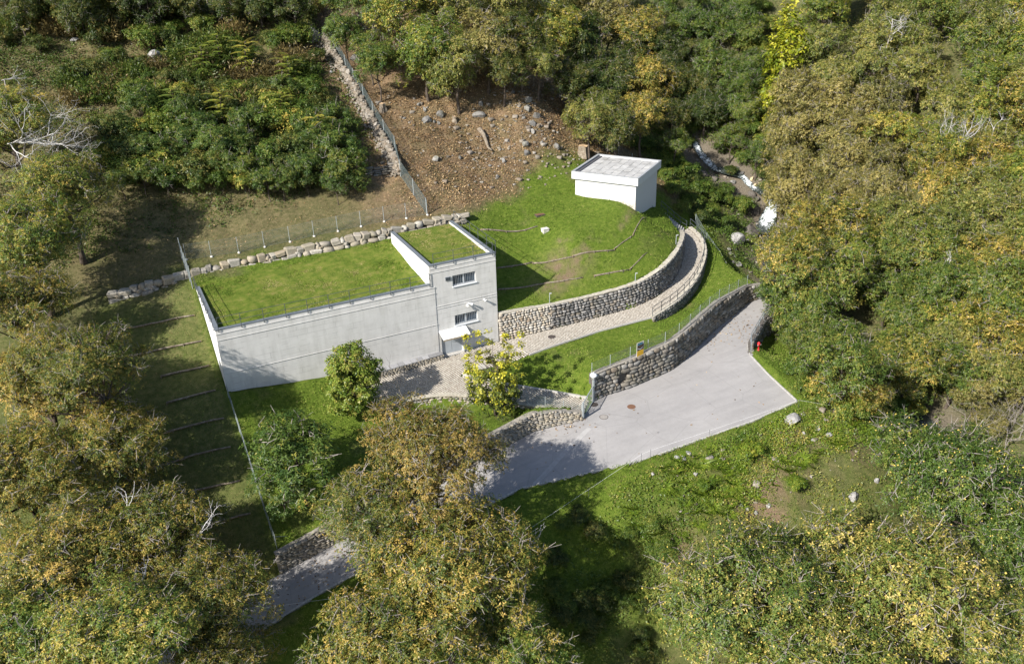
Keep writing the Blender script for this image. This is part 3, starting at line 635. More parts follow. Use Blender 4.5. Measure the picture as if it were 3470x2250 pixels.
('ivy',68.88,22.37,4.75,2.2,3.5,'green bush on the far bank of the upper cascade','trees in the stream valley'),
('ivy',70.16,18.66,3.21,2.0,3.5,'green bush below the rock face','trees in the stream valley'),
('ivy',71.33,41.67,19.31,2.41,3.2,'green tree,first from left,top row of the stream valley thicket','trees in the stream valley'),
('ivy',75.53,40.59,19.89,2.21,3.2,'green tree,second from left,top row of the stream valley thicket','trees in the stream valley'),
('ivy',78.99,37.44,18.93,2.73,3.2,'green tree,third from left,top row of the stream valley thicket','trees in the stream valley'),
('ivy',80.83,36.09,19.46,2.32,3.2,'green tree,fourth from left,top row of the stream valley thicket','trees in the stream valley'),
('ivy',70.42,38.32,15.63,2.75,3.2,'green tree,first from left,second row of the stream valley thicket','trees in the stream valley'),
('ivy',74.44,36.74,16.47,2.69,3.2,'green tree,second from left,second row of the stream valley thicket','trees in the stream valley'),
('ivy',75.72,35.4,15.97,2.28,3.2,'green tree,third from left,second row of the stream valley thicket','trees in the stream valley'),
('ivy',78.73,32.27,16.1,2.44,3.2,'green tree,fourth from left,second row of the stream valley thicket','trees in the stream valley'),
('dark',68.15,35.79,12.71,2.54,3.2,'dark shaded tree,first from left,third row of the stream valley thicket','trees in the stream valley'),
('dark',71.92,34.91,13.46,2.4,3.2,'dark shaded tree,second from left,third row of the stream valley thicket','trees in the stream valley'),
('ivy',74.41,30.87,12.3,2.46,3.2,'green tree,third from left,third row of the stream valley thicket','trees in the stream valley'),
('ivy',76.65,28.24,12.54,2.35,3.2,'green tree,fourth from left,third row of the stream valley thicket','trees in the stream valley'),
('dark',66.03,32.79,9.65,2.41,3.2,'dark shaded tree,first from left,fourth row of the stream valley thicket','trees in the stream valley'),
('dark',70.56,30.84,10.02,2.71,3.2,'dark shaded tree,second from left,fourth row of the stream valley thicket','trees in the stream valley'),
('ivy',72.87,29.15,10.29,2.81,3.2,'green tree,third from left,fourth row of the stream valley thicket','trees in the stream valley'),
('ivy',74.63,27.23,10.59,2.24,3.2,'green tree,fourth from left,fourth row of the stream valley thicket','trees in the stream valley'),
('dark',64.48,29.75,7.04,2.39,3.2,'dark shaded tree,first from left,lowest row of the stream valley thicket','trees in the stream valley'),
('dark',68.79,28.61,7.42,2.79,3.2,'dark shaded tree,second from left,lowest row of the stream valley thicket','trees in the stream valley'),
('ivy',70.13,27.51,7.37,2.31,3.2,'green tree,third from left,lowest row of the stream valley thicket','trees in the stream valley'),
('ivy',72.58,23.98,7.63,2.48,3.2,'green tree,fourth from left,lowest row of the stream valley thicket','trees in the stream valley'),
('shrub_olive',74.84,27.1,10.66,2.01,1.0,'yellowish bush,first in the column of bushes left of the yellow tree','bushes on the rock face left of the yellow tree'),
('shrub_green',74.84,24.34,9.53,1.85,1.0,'green bush,second in the column of bushes left of the yellow tree','bushes on the rock face left of the yellow tree'),
('shrub_olive',77.1,25.17,11.59,1.86,1.0,'yellowish bush,third in the column of bushes left of the yellow tree','bushes on the rock face left of the yellow tree'),
('shrub_green',72.85,23.41,7.68,1.73,1.0,'green bush,fourth in the column of bushes left of the yellow tree','bushes on the rock face left of the yellow tree'),
('shrub_olive',73.19,20.3,6.55,1.98,1.0,'yellowish bush,fifth in the column of bushes left of the yellow tree','bushes on the rock face left of the yellow tree'),
('shrub_green',77.13,27.92,12.56,1.8,1.0,'green bush,sixth in the column of bushes left of the yellow tree','bushes on the rock face left of the yellow tree'),
('shrub_olive',80.15,30.64,15.82,1.95,1.0,'yellowish bush,seventh in the column of bushes left of the yellow tree','bushes on the rock face left of the yellow tree'),
('shrub_green',79.18,32.23,16.39,2.05,1.0,'green bush,eighth in the column of bushes left of the yellow tree','bushes on the rock face left of the yellow tree'),
('shrub_olive',82.95,33.01,18.78,1.87,1.0,'yellowish bush,ninth in the column of bushes left of the yellow tree','bushes on the rock face left of the yellow tree'),
('shrub_green',83.83,36.12,20.66,1.76,1.0,'green bush,tenth in the column of bushes left of the yellow tree','bushes on the rock face left of the yellow tree'),
('dark',37.9,24.97,15.57,2.9,4.2,'dark understorey tree,fourth from the left behind the brown slope','trees along the top of the brown slope'),
('olive',42.37,25.19,15.51,2.9,4.2,'olive understorey tree,sixth from the left behind the brown slope','trees along the top of the brown slope'),
('dark',46.43,25.4,13.08,2.9,4.2,'dark understorey tree,seventh from the left behind the brown slope','trees along the top of the brown slope'),
('olive',45.58,18.96,9.46,2.9,4.2,'olive understorey tree,ninth from the left behind the brown slope','trees along the top of the brown slope'),
('dark',48.52,18.14,8.22,2.9,4.2,'dark understorey tree,tenth from the left behind the brown slope','trees along the top of the brown slope'),
('dark',48.96,40.01,18.69,2.9,4.2,'dark understorey tree,fifth from the left behind the brown slope','trees along the top of the brown slope'),
('gold',40.76,37.7,21.56,2.9,4.2,'yellowish understorey tree,third from the left behind the brown slope','trees along the top of the brown slope'),
('olive',66.26,44.56,19.17,2.9,4.2,'olive understorey tree,eleventh from the left behind the brown slope','trees along the top of the brown slope'),
('dark',60.42,46.48,18.3,2.9,4.2,'dark understorey tree,eighth from the left behind the brown slope','trees along the top of the brown slope'),
('robinia',27.13,37.88,21.56,2.9,4.2,'feathery green understorey tree,first from the left behind the brown slope','trees along the top of the brown slope'),
('robinia',24.76,29.16,16.71,2.9,4.2,'feathery green understorey tree,second from the left behind the brown slope','trees along the top of the brown slope'),
('yellow',76.34,22.38,10.22,3.3,7.0,'slender bright yellow tree above the cascades',None),
('shrub_dark',62.61,26.64,5.98,1.06,0.8,None,'small bushes on the stream banks'),
('shrub_green',65.89,28.32,6.06,1.45,0.8,None,'small bushes on the stream banks'),
('shrub_dark',69.12,24.2,5.59,1.36,0.8,None,'small bushes on the stream banks'),
('shrub_green',69.98,21.68,4.9,1.38,0.8,None,'small bushes on the stream banks'),
('shrub_green',70.81,19.16,3.97,1.03,0.8,None,'small bushes on the stream banks'),
('shrub_dark',56.77,14.73,3.78,1.16,0.8,None,'small bushes on the stream banks'),
('shrub_green',55.1,15.07,4.8,1.43,0.8,None,'small bushes on the stream banks'),
('shrub_green',53.8,11.92,3.79,1.05,0.8,None,'small bushes on the stream banks'),
('shrub_dark',56.01,11.08,2.37,1.39,0.8,None,'small bushes on the stream banks'),
('shrub_green',61.89,16.72,2.4,1.22,0.8,None,'small bushes on the stream banks'),
('shrub_green',65.64,18.5,2.14,1.03,0.8,None,'small bushes on the stream banks'),
('shrub_dark',67.9,20.65,3.52,1.13,0.8,None,'small bushes on the stream banks'),
('shrub_green',72.8,23.77,7.75,0.95,0.8,None,'small bushes on the stream banks'),
('shrub_dark',71.62,26.75,7.92,1.3,0.8,None,'small bushes on the stream banks'),
('shrub_green',67.86,29.21,7.35,1.34,0.8,None,'small bushes on the stream banks'),
('shrub_green',65.08,30.24,7.45,0.92,0.8,None,'small bushes on the stream banks'),
('shrub_dark',58.49,24.16,7.11,1.08,0.8,None,'small bushes on the stream banks'),
('shrub_green',54.77,23.96,8.49,1.36,0.8,None,'small bushes on the stream banks'),
('shrub_green',56.14,19.32,6.42,1.02,0.8,None,'small bushes on the stream banks'),
('shrub_dark',60.1,18.42,4.15,1.22,0.8,None,'small bushes on the stream banks'),
('shrub_green',63.59,16.69,1.57,1.38,0.8,None,'small bushes on the stream banks'),
('shrub_green',72.0,21.72,6.07,1.24,0.8,None,'small bushes on the stream banks'),
('shrub_dark',70.83,17.84,3.22,0.97,0.8,None,'small bushes on the stream banks'),
('shrub_green',70.53,16.09,2.06,1.45,0.8,None,'small bushes on the stream banks'),
('shrub_green',46.73,-16.57,-2.08,1.6,0.9,'green bush,first from left along the lower edge of the right-hand wood','bushes along the wood edge'),
('shrub_olive',45.25,-19.21,-2.08,1.6,0.9,'yellowish bush,second from left along the lower edge of the right-hand wood','bushes along the wood edge'),
('shrub_green',45.49,-20.56,-2.51,1.6,0.9,'green bush,third from left along the lower edge of the right-hand wood','bushes along the wood edge'),
('shrub_olive',46.56,-21.55,-3.13,1.6,0.9,'yellowish bush,fourth from left along the lower edge of the right-hand wood','bushes along the wood edge'),
('shrub_green',48.07,-22.09,-3.71,1.6,0.9,'green bush,fifth from left along the lower edge of the right-hand wood','bushes along the wood edge'),
('shrub_olive',51.26,-21.18,-4.96,1.6,0.9,'yellowish bush,sixth from left along the lower edge of the right-hand wood','bushes along the wood edge'),
('shrub_green',56.62,-18.65,-7.4,1.6,0.9,'green bush,seventh from left along the lower edge of the right-hand wood','bushes along the wood edge'),
('shrub_olive',58.52,-19.12,-8.19,1.6,0.9,'yellowish bush,eighth from left along the lower edge of the right-hand wood','bushes along the wood edge'),
('shrub_green',65.68,15.85,0.62,1.9,0.9,'round green bush beside the waterfall','bushes by the stream'),
('shrub_green',59.44,19.38,4.99,1.9,0.9,'green bush right of the white hut','bushes by the stream'),
('shrub_green',60.45,17.07,3.28,1.7,0.9,'green bush between the hut and the cascades','bushes by the stream'),
('shrub_green',58.72,12.99,1.98,1.3,0.9,'small green bush outside the stream fence','bushes by the stream'),
('shrub_green',55.62,17.2,5.62,1.4,0.9,'green bush touching the white hut','bushes by the stream'),
('shrub_green',59.07,21.66,6.14,1.8,0.9,'green bush behind the white hut','bushes by the stream'),
('shrub_green',56.52,13.51,3.3,1.4,0.9,'dark green bush behind the stream fence','bushes by the stream'),
('shrub_green',60.96,12.44,0.66,0.8,0.9,'low green bush at the foot of the round bush','bushes by the stream'),
('shrub_green',56.65,23.9,7.87,1.5,0.9,'shaded bush behind the roof of the hut','bushes by the stream'),
('gold',88.21,26.85,18.72,3.51,5.43,'yellow-olive tree,first from the left along the top edge of the right-hand wood','trees of the right-hand wood'),
('olive',93.34,25.43,20.3,3.32,4.28,'olive tree,second from the left along the top edge of the right-hand wood','trees of the right-hand wood'),
('olive',94.81,16.56,18.05,3.12,6.1,'olive tree,third from the left along the top edge of the right-hand wood','trees of the right-hand wood'),
('gold',101.87,15.65,20.52,3.09,4.02,'yellow-olive tree,fourth from the left along the top edge of the right-hand wood','trees of the right-hand wood'),
('gold',102.92,10.01,19.61,3.96,4.59,'yellow-olive tree,fifth from the left along the top edge of the right-hand wood','trees of the right-hand wood'),
('gold',85.18,25.25,17.51,3.58,4.01,'yellow-olive tree,first from the left in the second row of the right-hand wood','trees of the right-hand wood'),
('olive',86.55,16.59,15.07,3.74,6.04,'olive tree,second from the left in the second row of the right-hand wood','trees of the right-hand wood'),
('olivegreen',94.12,15.66,17.37,3.71,4.58,'green tree,third from the left in the second row of the right-hand wood','trees of the right-hand wood'),
('olive',93.88,7.99,14.47,3.3,6.58,'olive tree,fourth from the left in the second row of the right-hand wood','trees of the right-hand wood'),
('gold',98.95,4.8,15.86,3.72,5.56,'yellow-olive tree,fifth from the left in the second row of the right-hand wood','trees of the right-hand wood'),
('olive',81.08,19.99,13.17,3.59,5.14,'olive tree,first from the left in the third row of the right-hand wood','trees of the right-hand wood'),
('olive',85.18,16.24,14.23,3.39,4.15,'olive tree,second from the left in the third row of the right-hand wood','trees of the right-hand wood'),
('olive',88.78,12.3,13.93,3.58,4.44,'olive tree,third from the left in the third row of the right-hand wood','trees of the right-hand wood'),
('olivegreen',94.18,8.61,14.81,3.79,4.44,'green tree,fourth from the left in the third row of the right-hand wood','trees of the right-hand wood'),
('gold',96.16,3.92,13.9,3.62,4.69,'yellow-olive tree,fifth from the left in the third row of the right-hand wood','trees of the right-hand wood'),
('olive',79.4,16.8,10.82,3.12,4.55,'olive tree,first from the left in the fourth row of the right-hand wood','trees of the right-hand wood'),
('olive',82.05,12.84,11.09,3.4,4.96,'olive tree,second from the left in the fourth row of the right-hand wood','trees of the right-hand wood'),
('olive',85.19,8.81,10.43,3.89,5.25,'olive tree,third from the left in the fourth row of the right-hand wood','trees of the right-hand wood'),
('gold',88.89,3.8,10.37,3.12,6.43,'yellow-olive tree,fourth from the left in the fourth row of the right-hand wood','trees of the right-hand wood'),
('olive',93.23,0.55,11.26,3.16,4.9,'olive tree,fifth from the left in the fourth row of the right-hand wood','trees of the right-hand wood'),
('russet',74.86,17.66,6.96,4.04,6.22,'russet tree,first from the left in the fifth row of the right-hand wood','trees of the right-hand wood'),
('russet',77.53,12.86,7.42,4.27,5.28,'russet tree,second from the left in the fifth row of the right-hand wood','trees of the right-hand wood'),
('russet',80.47,9.33,8.27,4.02,4.94,'russet tree,third from the left in the fifth row of the right-hand wood','trees of the right-hand wood'),
('olive',84.15,3.52,7.91,3.53,5.61,'olive tree,fourth from the left in the fifth row of the right-hand wood','trees of the right-hand wood'),
('gold',87.13,1.14,8.07,3.4,5.05,'yellow-olive tree,fifth from the left in the fifth row of the right-hand wood','trees of the right-hand wood'),
('goldbrown',90.53,-2.74,8.6,4.22,4.9,'golden-brown tree,sixth from the left in the fifth row of the right-hand wood','trees of the right-hand wood'),
('russet',73.22,15.59,4.31,4.19,5.26,'russet tree,first from the left in the sixth row of the right-hand wood','trees of the right-hand wood'),
('russet',74.78,8.17,3.7,3.98,6.32,'russet tree,second from the left in the sixth row of the right-hand wood','trees of the right-hand wood'),
('gold',78.92,5.75,6.14,3.95,4.22,'yellow-olive tree,third from the left in the sixth row of the right-hand wood','trees of the right-hand wood'),
('gold',79.06,-0.48,4.35,3.28,6.25,'yellow-olive tree,fourth from the left in the sixth row of the right-hand wood','trees of the right-hand wood'),
('olive',85.8,-2.12,5.94,3.42,3.93,'olive tree,fifth from the left in the sixth row of the right-hand wood','trees of the right-hand wood'),
('olivegreen',87.92,-6.27,6.28,3.01,4.18,'green tree,sixth from the left in the sixth row of the right-hand wood','trees of the right-hand wood'),
('russet',70.01,12.27,-0.35,3.56,6.05,'russet tree,first from the left in the seventh row of the right-hand wood','trees of the right-hand wood'),
('russet',72.82,6.09,2.15,4.14,4.64,'russet tree,second from the left in the seventh row of the right-hand wood','trees of the right-hand wood'),
('russet',75.96,4.02,3.88,3.21,3.93,'russet tree,third from the left in the seventh row of the right-hand wood','trees of the right-hand wood'),
('goldbrown',78.25,-0.93,3.76,3.22,5.33,'golden-brown tree,fourth from the left in the seventh row of the right-hand wood','trees of the right-hand wood'),
('goldbrown',82.89,-3.69,4.23,3.76,4.55,'golden-brown tree,fifth from the left in the seventh row of the right-hand wood','trees of the right-hand wood'),
('gold',83.32,-9.04,3.03,3.89,5.88,'yellow-olive tree,sixth from the left in the seventh row of the right-hand wood','trees of the right-hand wood'),
('russet',69.65,10.44,-0.59,4.12,4.3,'russet tree,first from the left in the eighth row of the right-hand wood','trees of the right-hand wood'),
('russet',70.34,4.4,0.53,3.47,3.99,'russet tree,second from the left in the eighth row of the right-hand wood','trees of the right-hand wood'),
('russet',69.84,-1.37,0.77,3.44,5.85,'russet tree,third from the left in the eighth row of the right-hand wood','trees of the right-hand wood'),
('goldbrown',75.68,-3.89,1.75,3.66,4.95,'golden-brown tree,fourth from the left in the eighth row of the right-hand wood','trees of the right-hand wood'),
('olive',76.08,-8.04,0.44,4.06,6.27,'olive tree,fifth from the left in the eighth row of the right-hand wood','trees of the right-hand wood'),
('olive',79.44,-10.22,1.55,3.11,5.4,'olive tree,sixth from the left in the eighth row of the right-hand wood','trees of the right-hand wood'),
('goldbrown',58.65,-3.15,-0.56,3.02,6.44,'golden-brown tree,first from the left in the ninth row of the right-hand wood','trees of the right-hand wood'),
('goldbrown',62.97,-4.22,-0.93,3.98,6.13,'golden-brown tree,second from the left in the ninth row of the right-hand wood','trees of the right-hand wood'),
('olive',67.37,-5.45,0.02,3.34,4.98,'olive tree,third from the left in the ninth row of the right-hand wood','trees of the right-hand wood'),
('olive',72.05,-9.28,-0.48,3.71,4.8,'olive tree,fourth from the left in the ninth row of the right-hand wood','trees of the right-hand wood'),
('olive',75.0,-11.98,-0.75,3.94,6.28,'olive tree,fifth from the left in the ninth row of the right-hand wood','trees of the right-hand wood'),
('olivegreen',77.62,-14.62,-0.27,3.76,5.32,'green tree,sixth from the left in the ninth row of the right-hand wood','trees of the right-hand wood'),
('goldbrown',53.01,-6.69,-0.88,3.63,5.68,'golden-brown tree,first from the left in the tenth row of the right-hand wood','trees of the right-hand wood'),
('gold',60.91,-6.28,-2.72,3.12,5.82,'yellow-olive tree,second from the left in the tenth row of the right-hand wood','trees of the right-hand wood'),
('olivegreen',65.81,-7.88,-1.21,3.16,4.03,'green tree,third from the left in the tenth row of the right-hand wood','trees of the right-hand wood'),
('olivegreen',68.08,-10.37,-1.69,4.0,4.37,'green tree,fourth from the left in the tenth row of the right-hand wood','trees of the right-hand wood'),
('goldbrown',71.28,-13.3,-2.06,3.9,4.48,'golden-brown tree,fifth from the left in the tenth row of the right-hand wood','trees of the right-hand wood'),
('goldbrown',73.02,-16.77,-2.46,3.12,5.7,'golden-brown tree,sixth from the left in the tenth row of the right-hand wood','trees of the right-hand wood'),
('dark2',54.03,-7.67,-3.89,4.1,5.87,'dark green tree,first from the left in the eleventh row of the right-hand wood','trees of the right-hand wood'),
('dark2',57.67,-8.33,-4.57,4.17,6.51,'dark green tree,second from the left in the eleventh row of the right-hand wood','trees of the right-hand wood'),
('olivegreen',62.73,-10.68,-3.61,3.08,3.87,'green tree,third from the left in the eleventh row of the right-hand wood','trees of the right-hand wood'),
('olivegreen',66.45,-13.34,-3.53,3.6,4.45,'green tree,fourth from the left in the eleventh row of the right-hand wood','trees of the right-hand wood'),
('olivegreen',69.91,-16.66,-3.26,3.79,4.93,'green tree,fifth from the left in the eleventh row of the right-hand wood','trees of the right-hand wood'),
('goldbrown',73.06,-19.19,-2.99,3.52,4.96,'golden-brown tree,sixth from the left in the eleventh row of the right-hand wood','trees of the right-hand wood'),
('olivegreen',53.57,-9.52,-4.31,3.51,3.69,'green tree,first from the left in the twelfth row of the right-hand wood','trees of the right-hand wood'),
('olivegreen',62.74,-13.66,-5.26,3.22,4.15,'green tree,second from the left in the twelfth row of the right-hand wood','trees of the right-hand wood'),
('gold',64.99,-16.11,-4.78,3.5,3.18,'yellow-olive tree,third from the left in the twelfth row of the right-hand wood','trees of the right-hand wood'),
('gold',68.77,-18.82,-4.62,3.38,4.02,'yellow-olive tree,fourth from the left in the twelfth row of the right-hand wood','trees of the right-hand wood'),
('dark2',54.74,-13.09,-5.8,3.47,3.51,'dark green tree,first from the left in the thirteenth row of the right-hand wood','trees of the right-hand wood'),
('olivegreen',59.77,-16.34,-7.03,4.06,3.61,'green tree,second from the left in the thirteenth row of the right-hand wood','trees of the right-hand wood'),
('olive',63.24,-17.66,-6.09,3.36,3.28,'olive tree,third from the left in the thirteenth row of the right-hand wood','trees of the right-hand wood'),
('goldbrown',65.78,-20.68,-6.07,4.03,4.01,'golden-brown tree,fourth from the left in the thirteenth row of the right-hand wood','trees of the right-hand wood'),
('dark2',45.84,-21.44,-2.89,3.73,4.03,'dark green tree,first from the left in the lowest row of the right-hand wood','trees of the right-hand wood'),
('goldbrown',58.16,-18.01,-7.71,4.07,3.94,'golden-brown tree,second from the left in the lowest row of the right-hand wood','trees of the right-hand wood'),
('olivegreen',61.8,-19.96,-7.72,3.82,3.76,'green tree,third from the left in the lowest row of the right-hand wood','trees of the right-hand wood'),
('olive',64.17,-22.64,-8.0,3.04,4.13,'olive tree,fourth from the left in the lowest row of the right-hand wood','trees of the right-hand wood'),
('goldbrown',54.22,-4.33,-0.71,3.0,4.0,'golden chestnut hanging over the road bridge',None),
('olivegreen',52.57,-8.32,-3.66,2.8,3.2,'green leafy tree beside the road below the bridge',None),
('olivegreen',51.5,-13.13,-4.35,2.6,3.0,'green tree right of the red hydrant',None),
('goldbrown',46.24,-20.02,-2.58,2.6,2.4,'gold and olive bush at the corner of the forecourt',None),
('goldbrown',48.54,-21.87,-3.79,2.2,2.2,'gold and olive bush right of the forecourt corner',None),
('olivegreen',51.21,-10.1,-3.77,1.6,1.6,'leafy bush behind the low bridge wall',None),
('goldbrown',54.82,-15.08,-6.2,2.4,2.6,'yellowish bush above the forecourt corner',None),
('robinia_s',51.33,-7.08,-0.96,1.9,2.2,'green bush at the edge of the bridge',None),
('russet',63.04,-21.98,-7.92,2.8,3,'russet tree above the leafless thicket at the right edge',None),
('russet',66.83,-24.34,-7.61,2.8,3,'russet tree at the right edge above the leafless thicket',None),
('russet',62.65,-24.23,-9.19,1.8,1.8,'brown bush left of the leafless thicket',None),
('twiggy',63.94,-25.13,-9.1,2.6,3,'brown leafless thicket at the right edge',None),
('dark2',74.03,20.27,7.39,1.6,1.8,'olive bush at the foot of the yellow tree',None),
('russet',71.77,14.72,2.23,2.8,3.0,'fine-twigged brown tree right of the cascades',None),
('russet',69.54,10.26,-0.65,2.6,3.0,'fine-twigged brown tree over the waterfall pool',None),
('shrub_yellow',36.06,-22.18,-3.44,1.25,0.5,'largest bright yellow-green bush on the meadow','bushes on the meadow'),
('shrub_yellow',37.65,-25.79,-4.87,0.95,0.5,'round yellow-green bush in the middle of the meadow','bushes on the meadow'),
('shrub_yellow',31.3,-23.02,-4.6,0.7,0.5,'small yellow-green bush left on the meadow','bushes on the meadow'),
('shrub_green',20.04,-20.63,-5.52,0.79,0.35,None,'low bushes on the shaded bank'),
('shrub_green',26.39,-23.44,-6.12,1.07,0.35,None,'low bushes on the shaded bank'),
('shrub_green',18.18,-21.71,-6.7,0.6,0.35,None,'low bushes on the shaded bank'),
('shrub_dark',18.93,-25.35,-8.64,0.9,0.35,None,'low bushes on the shaded bank'),
('shrub_green',22.14,-26.39,-9.35,0.93,0.35,None,'low bushes on the shaded bank'),
('shrub_green',23.31,-23.32,-6.97,0.72,0.35,None,'low bushes on the shaded bank'),
('shrub_green',25.6,-24.68,-7.68,1.0,0.35,None,'low bushes on the shaded bank'),
('shrub_dark',21.99,-28.5,-10.54,0.81,0.35,None,'low bushes on the shaded bank'),
('shrub_green',20.97,-25.27,-8.97,1.07,0.35,None,'low bushes on the shaded bank'),
('shrub_green',18.01,-26.55,-9.36,0.7,0.35,None,'low bushes on the shaded bank'),
('shrub_green',26.35,-24.82,-7.57,1.06,0.35,None,'low bushes on the shaded bank'),
('shrub_dark',22.8,-25.41,-8.74,1.09,0.35,None,'low bushes on the shaded bank'),
('shrub_green',26.63,-24.33,-7.1,0.74,0.35,None,'low bushes on the shaded bank'),
('shrub_dark',17.07,-26.06,-9.27,0.67,0.35,None,'low bushes on the shaded bank'),
('shrub_dark',18.37,-22.39,-7.14,0.99,0.35,None,'low bushes on the shaded bank'),
('shrub_dark',20.46,-25.86,-9.37,1.04,0.35,None,'low bushes on the shaded bank'),
('shrub_dark',17.03,-25.63,-8.97,1.05,0.35,None,'low bushes on the shaded bank'),
('shrub_green',22.14,-22.26,-6.46,0.79,0.35,None,'low bushes on the shaded bank'),
('shrub_dark',18.96,-27.18,-9.67,0.94,0.35,None,'low bushes on the shaded bank'),
('shrub_green',24.24,-23.04,-6.5,0.8,0.35,None,'low bushes on the shaded bank'),
('shrub_dark',23.78,-27.2,-9.79,0.91,0.35,None,'low bushes on the shaded bank'),
('shrub_dark',21.55,-29.56,-11.25,1.03,0.35,None,'low bushes on the shaded bank'),
('shrub_dark',24.3,-28.42,-10.22,0.64,0.35,None,'low bushes on the shaded bank'),
('shrub_green',15.45,-27.02,-9.69,0.75,0.35,None,'low bushes on the shaded bank'),
('shrub_green',17.49,-25.13,-8.59,1.0,0.35,None,'low bushes on the shaded bank'),
('shrub_dark',18.4,-26.45,-9.29,0.95,0.35,None,'low bushes on the shaded bank'),
('shrub_dark',20.19,-25.66,-9.19,0.96,0.35,None,'low bushes on the shaded bank'),
('shrub_dark',21.24,-20.69,-5.26,0.91,0.35,None,'low bushes on the shaded bank'),
('shrub_green',17.35,-24.06,-8.29,0.75,0.35,None,'low bushes on the shaded bank'),
('shrub_green',25.89,-24.53,-7.42,0.75,0.35,None,'low bushes on the shaded bank'),
('shrub_dark',18.15,-27.59,-9.95,0.66,0.35,None,'low bushes on the shaded bank'),
('shrub_dark',22.1,-21.87,-6.08,1.03,0.35,None,'low bushes on the shaded bank'),
('shrub_green',17.81,-23.78,-8.09,0.74,0.35,None,'low bushes on the shaded bank'),
('shrub_green',21.3,-29.34,-11.09,0.87,0.35,None,'low bushes on the shaded bank'),]
DEAD = [(-10.77, 23.89, 18.5, 5.2, (0.85, -0.25, 0.1), 'large dead white tree reaching out at the left edge'),
(-11.57, 31.99, 22.77, 1.8, (0.9, 0, 0.25), 'dead white branch at the left edge above the large dead tree'),
(-11.9, 29.22, 21.3, 1.8, (0.9, -0.2, 0.0), 'curved dead white branch at the left edge'),
(-8.62, -13.89, 2.22, 1.9, (0.3, 0, 0.9), 'dead white branch poking from the chestnut left of the lower road'),
(-4.66, -17.07, 1.19, 1.9, (0.5, 0.3, 0.7), 'pale dead branch above the lower terrace logs'),
(-8.69, -20.1, 0.99, 1.6, (0.7, 0.1, 0.5), 'curved pale dead branch in the lower left quarter'),
(-11.83, -16.95, 0.19, 1.7, (-0.8, 0, 0.3), 'dead pale twigs left of the curved dead branch'),
(9.69, -13.26, 2.56, 1.3, (-0.3, 0.2, 0.9), 'upright pale dead branch in front of the paved forecourt'),
(78.67, -1.06, 11.9, 2.6, (0.0, 0.1, 1), 'forked dead white tree in the right-hand wood'),
(79.67, -2.78, 11.69, 2.8, (0.25, 0.1, 1), 'dead white tree right of the forked one'),
(84.65, 13.52, 20.66, 2.8, (0.0, 0.1, 1), 'tall dead white tree high in the right-hand wood'),
(82.67, 11.79, 18.05, 2.2, (0.2, 0.1, 0.9), 'dead grey tree below the tall one in the right-hand wood'),
(83.6, -3.46, 12.74, 2.2, (0.2, 0.0, 1), 'grey dead crown near the right edge'),
(94.2, 5.82, 21.67, 2.2, (0.1, 0.0, 1), 'grey dead twigs at the top right'),
(73.55, 16.81, 8.29, 1.8, (0.05, 0.0, 1), 'thin bare dead stem below the yellow tree'),
(74.2, 15.58, 8.21, 1.6, (0.0, 0.0, 1), 'second thin bare stem below the yellow tree'),
(66.39, -13.86, 3.75, 1.7, (0.5, -0.2, 0.5), 'grey dead branches in the middle of the right-hand wood'),
(49.87, -34.22, -2.63, 1.5, (0.3, 0.0, 0.8), 'pale dead twigs in the chestnut at the right edge'),
(8.46, -28.95, -2.29, 1.5, (0.3, -0.3, 0.5), 'grey dead twigs in the largest foreground chestnut'),
(14.42, -26.39, -0.51, 1.4, (0.9, 0.1, 0.2), 'bare twigs sticking out right of the largest foreground chestnut'),
(29.76, -35.8, -3.53, 1.7, (0.3, -0.2, 0.4), 'tangle of bare twigs in the middle of the bottom right chestnuts')]

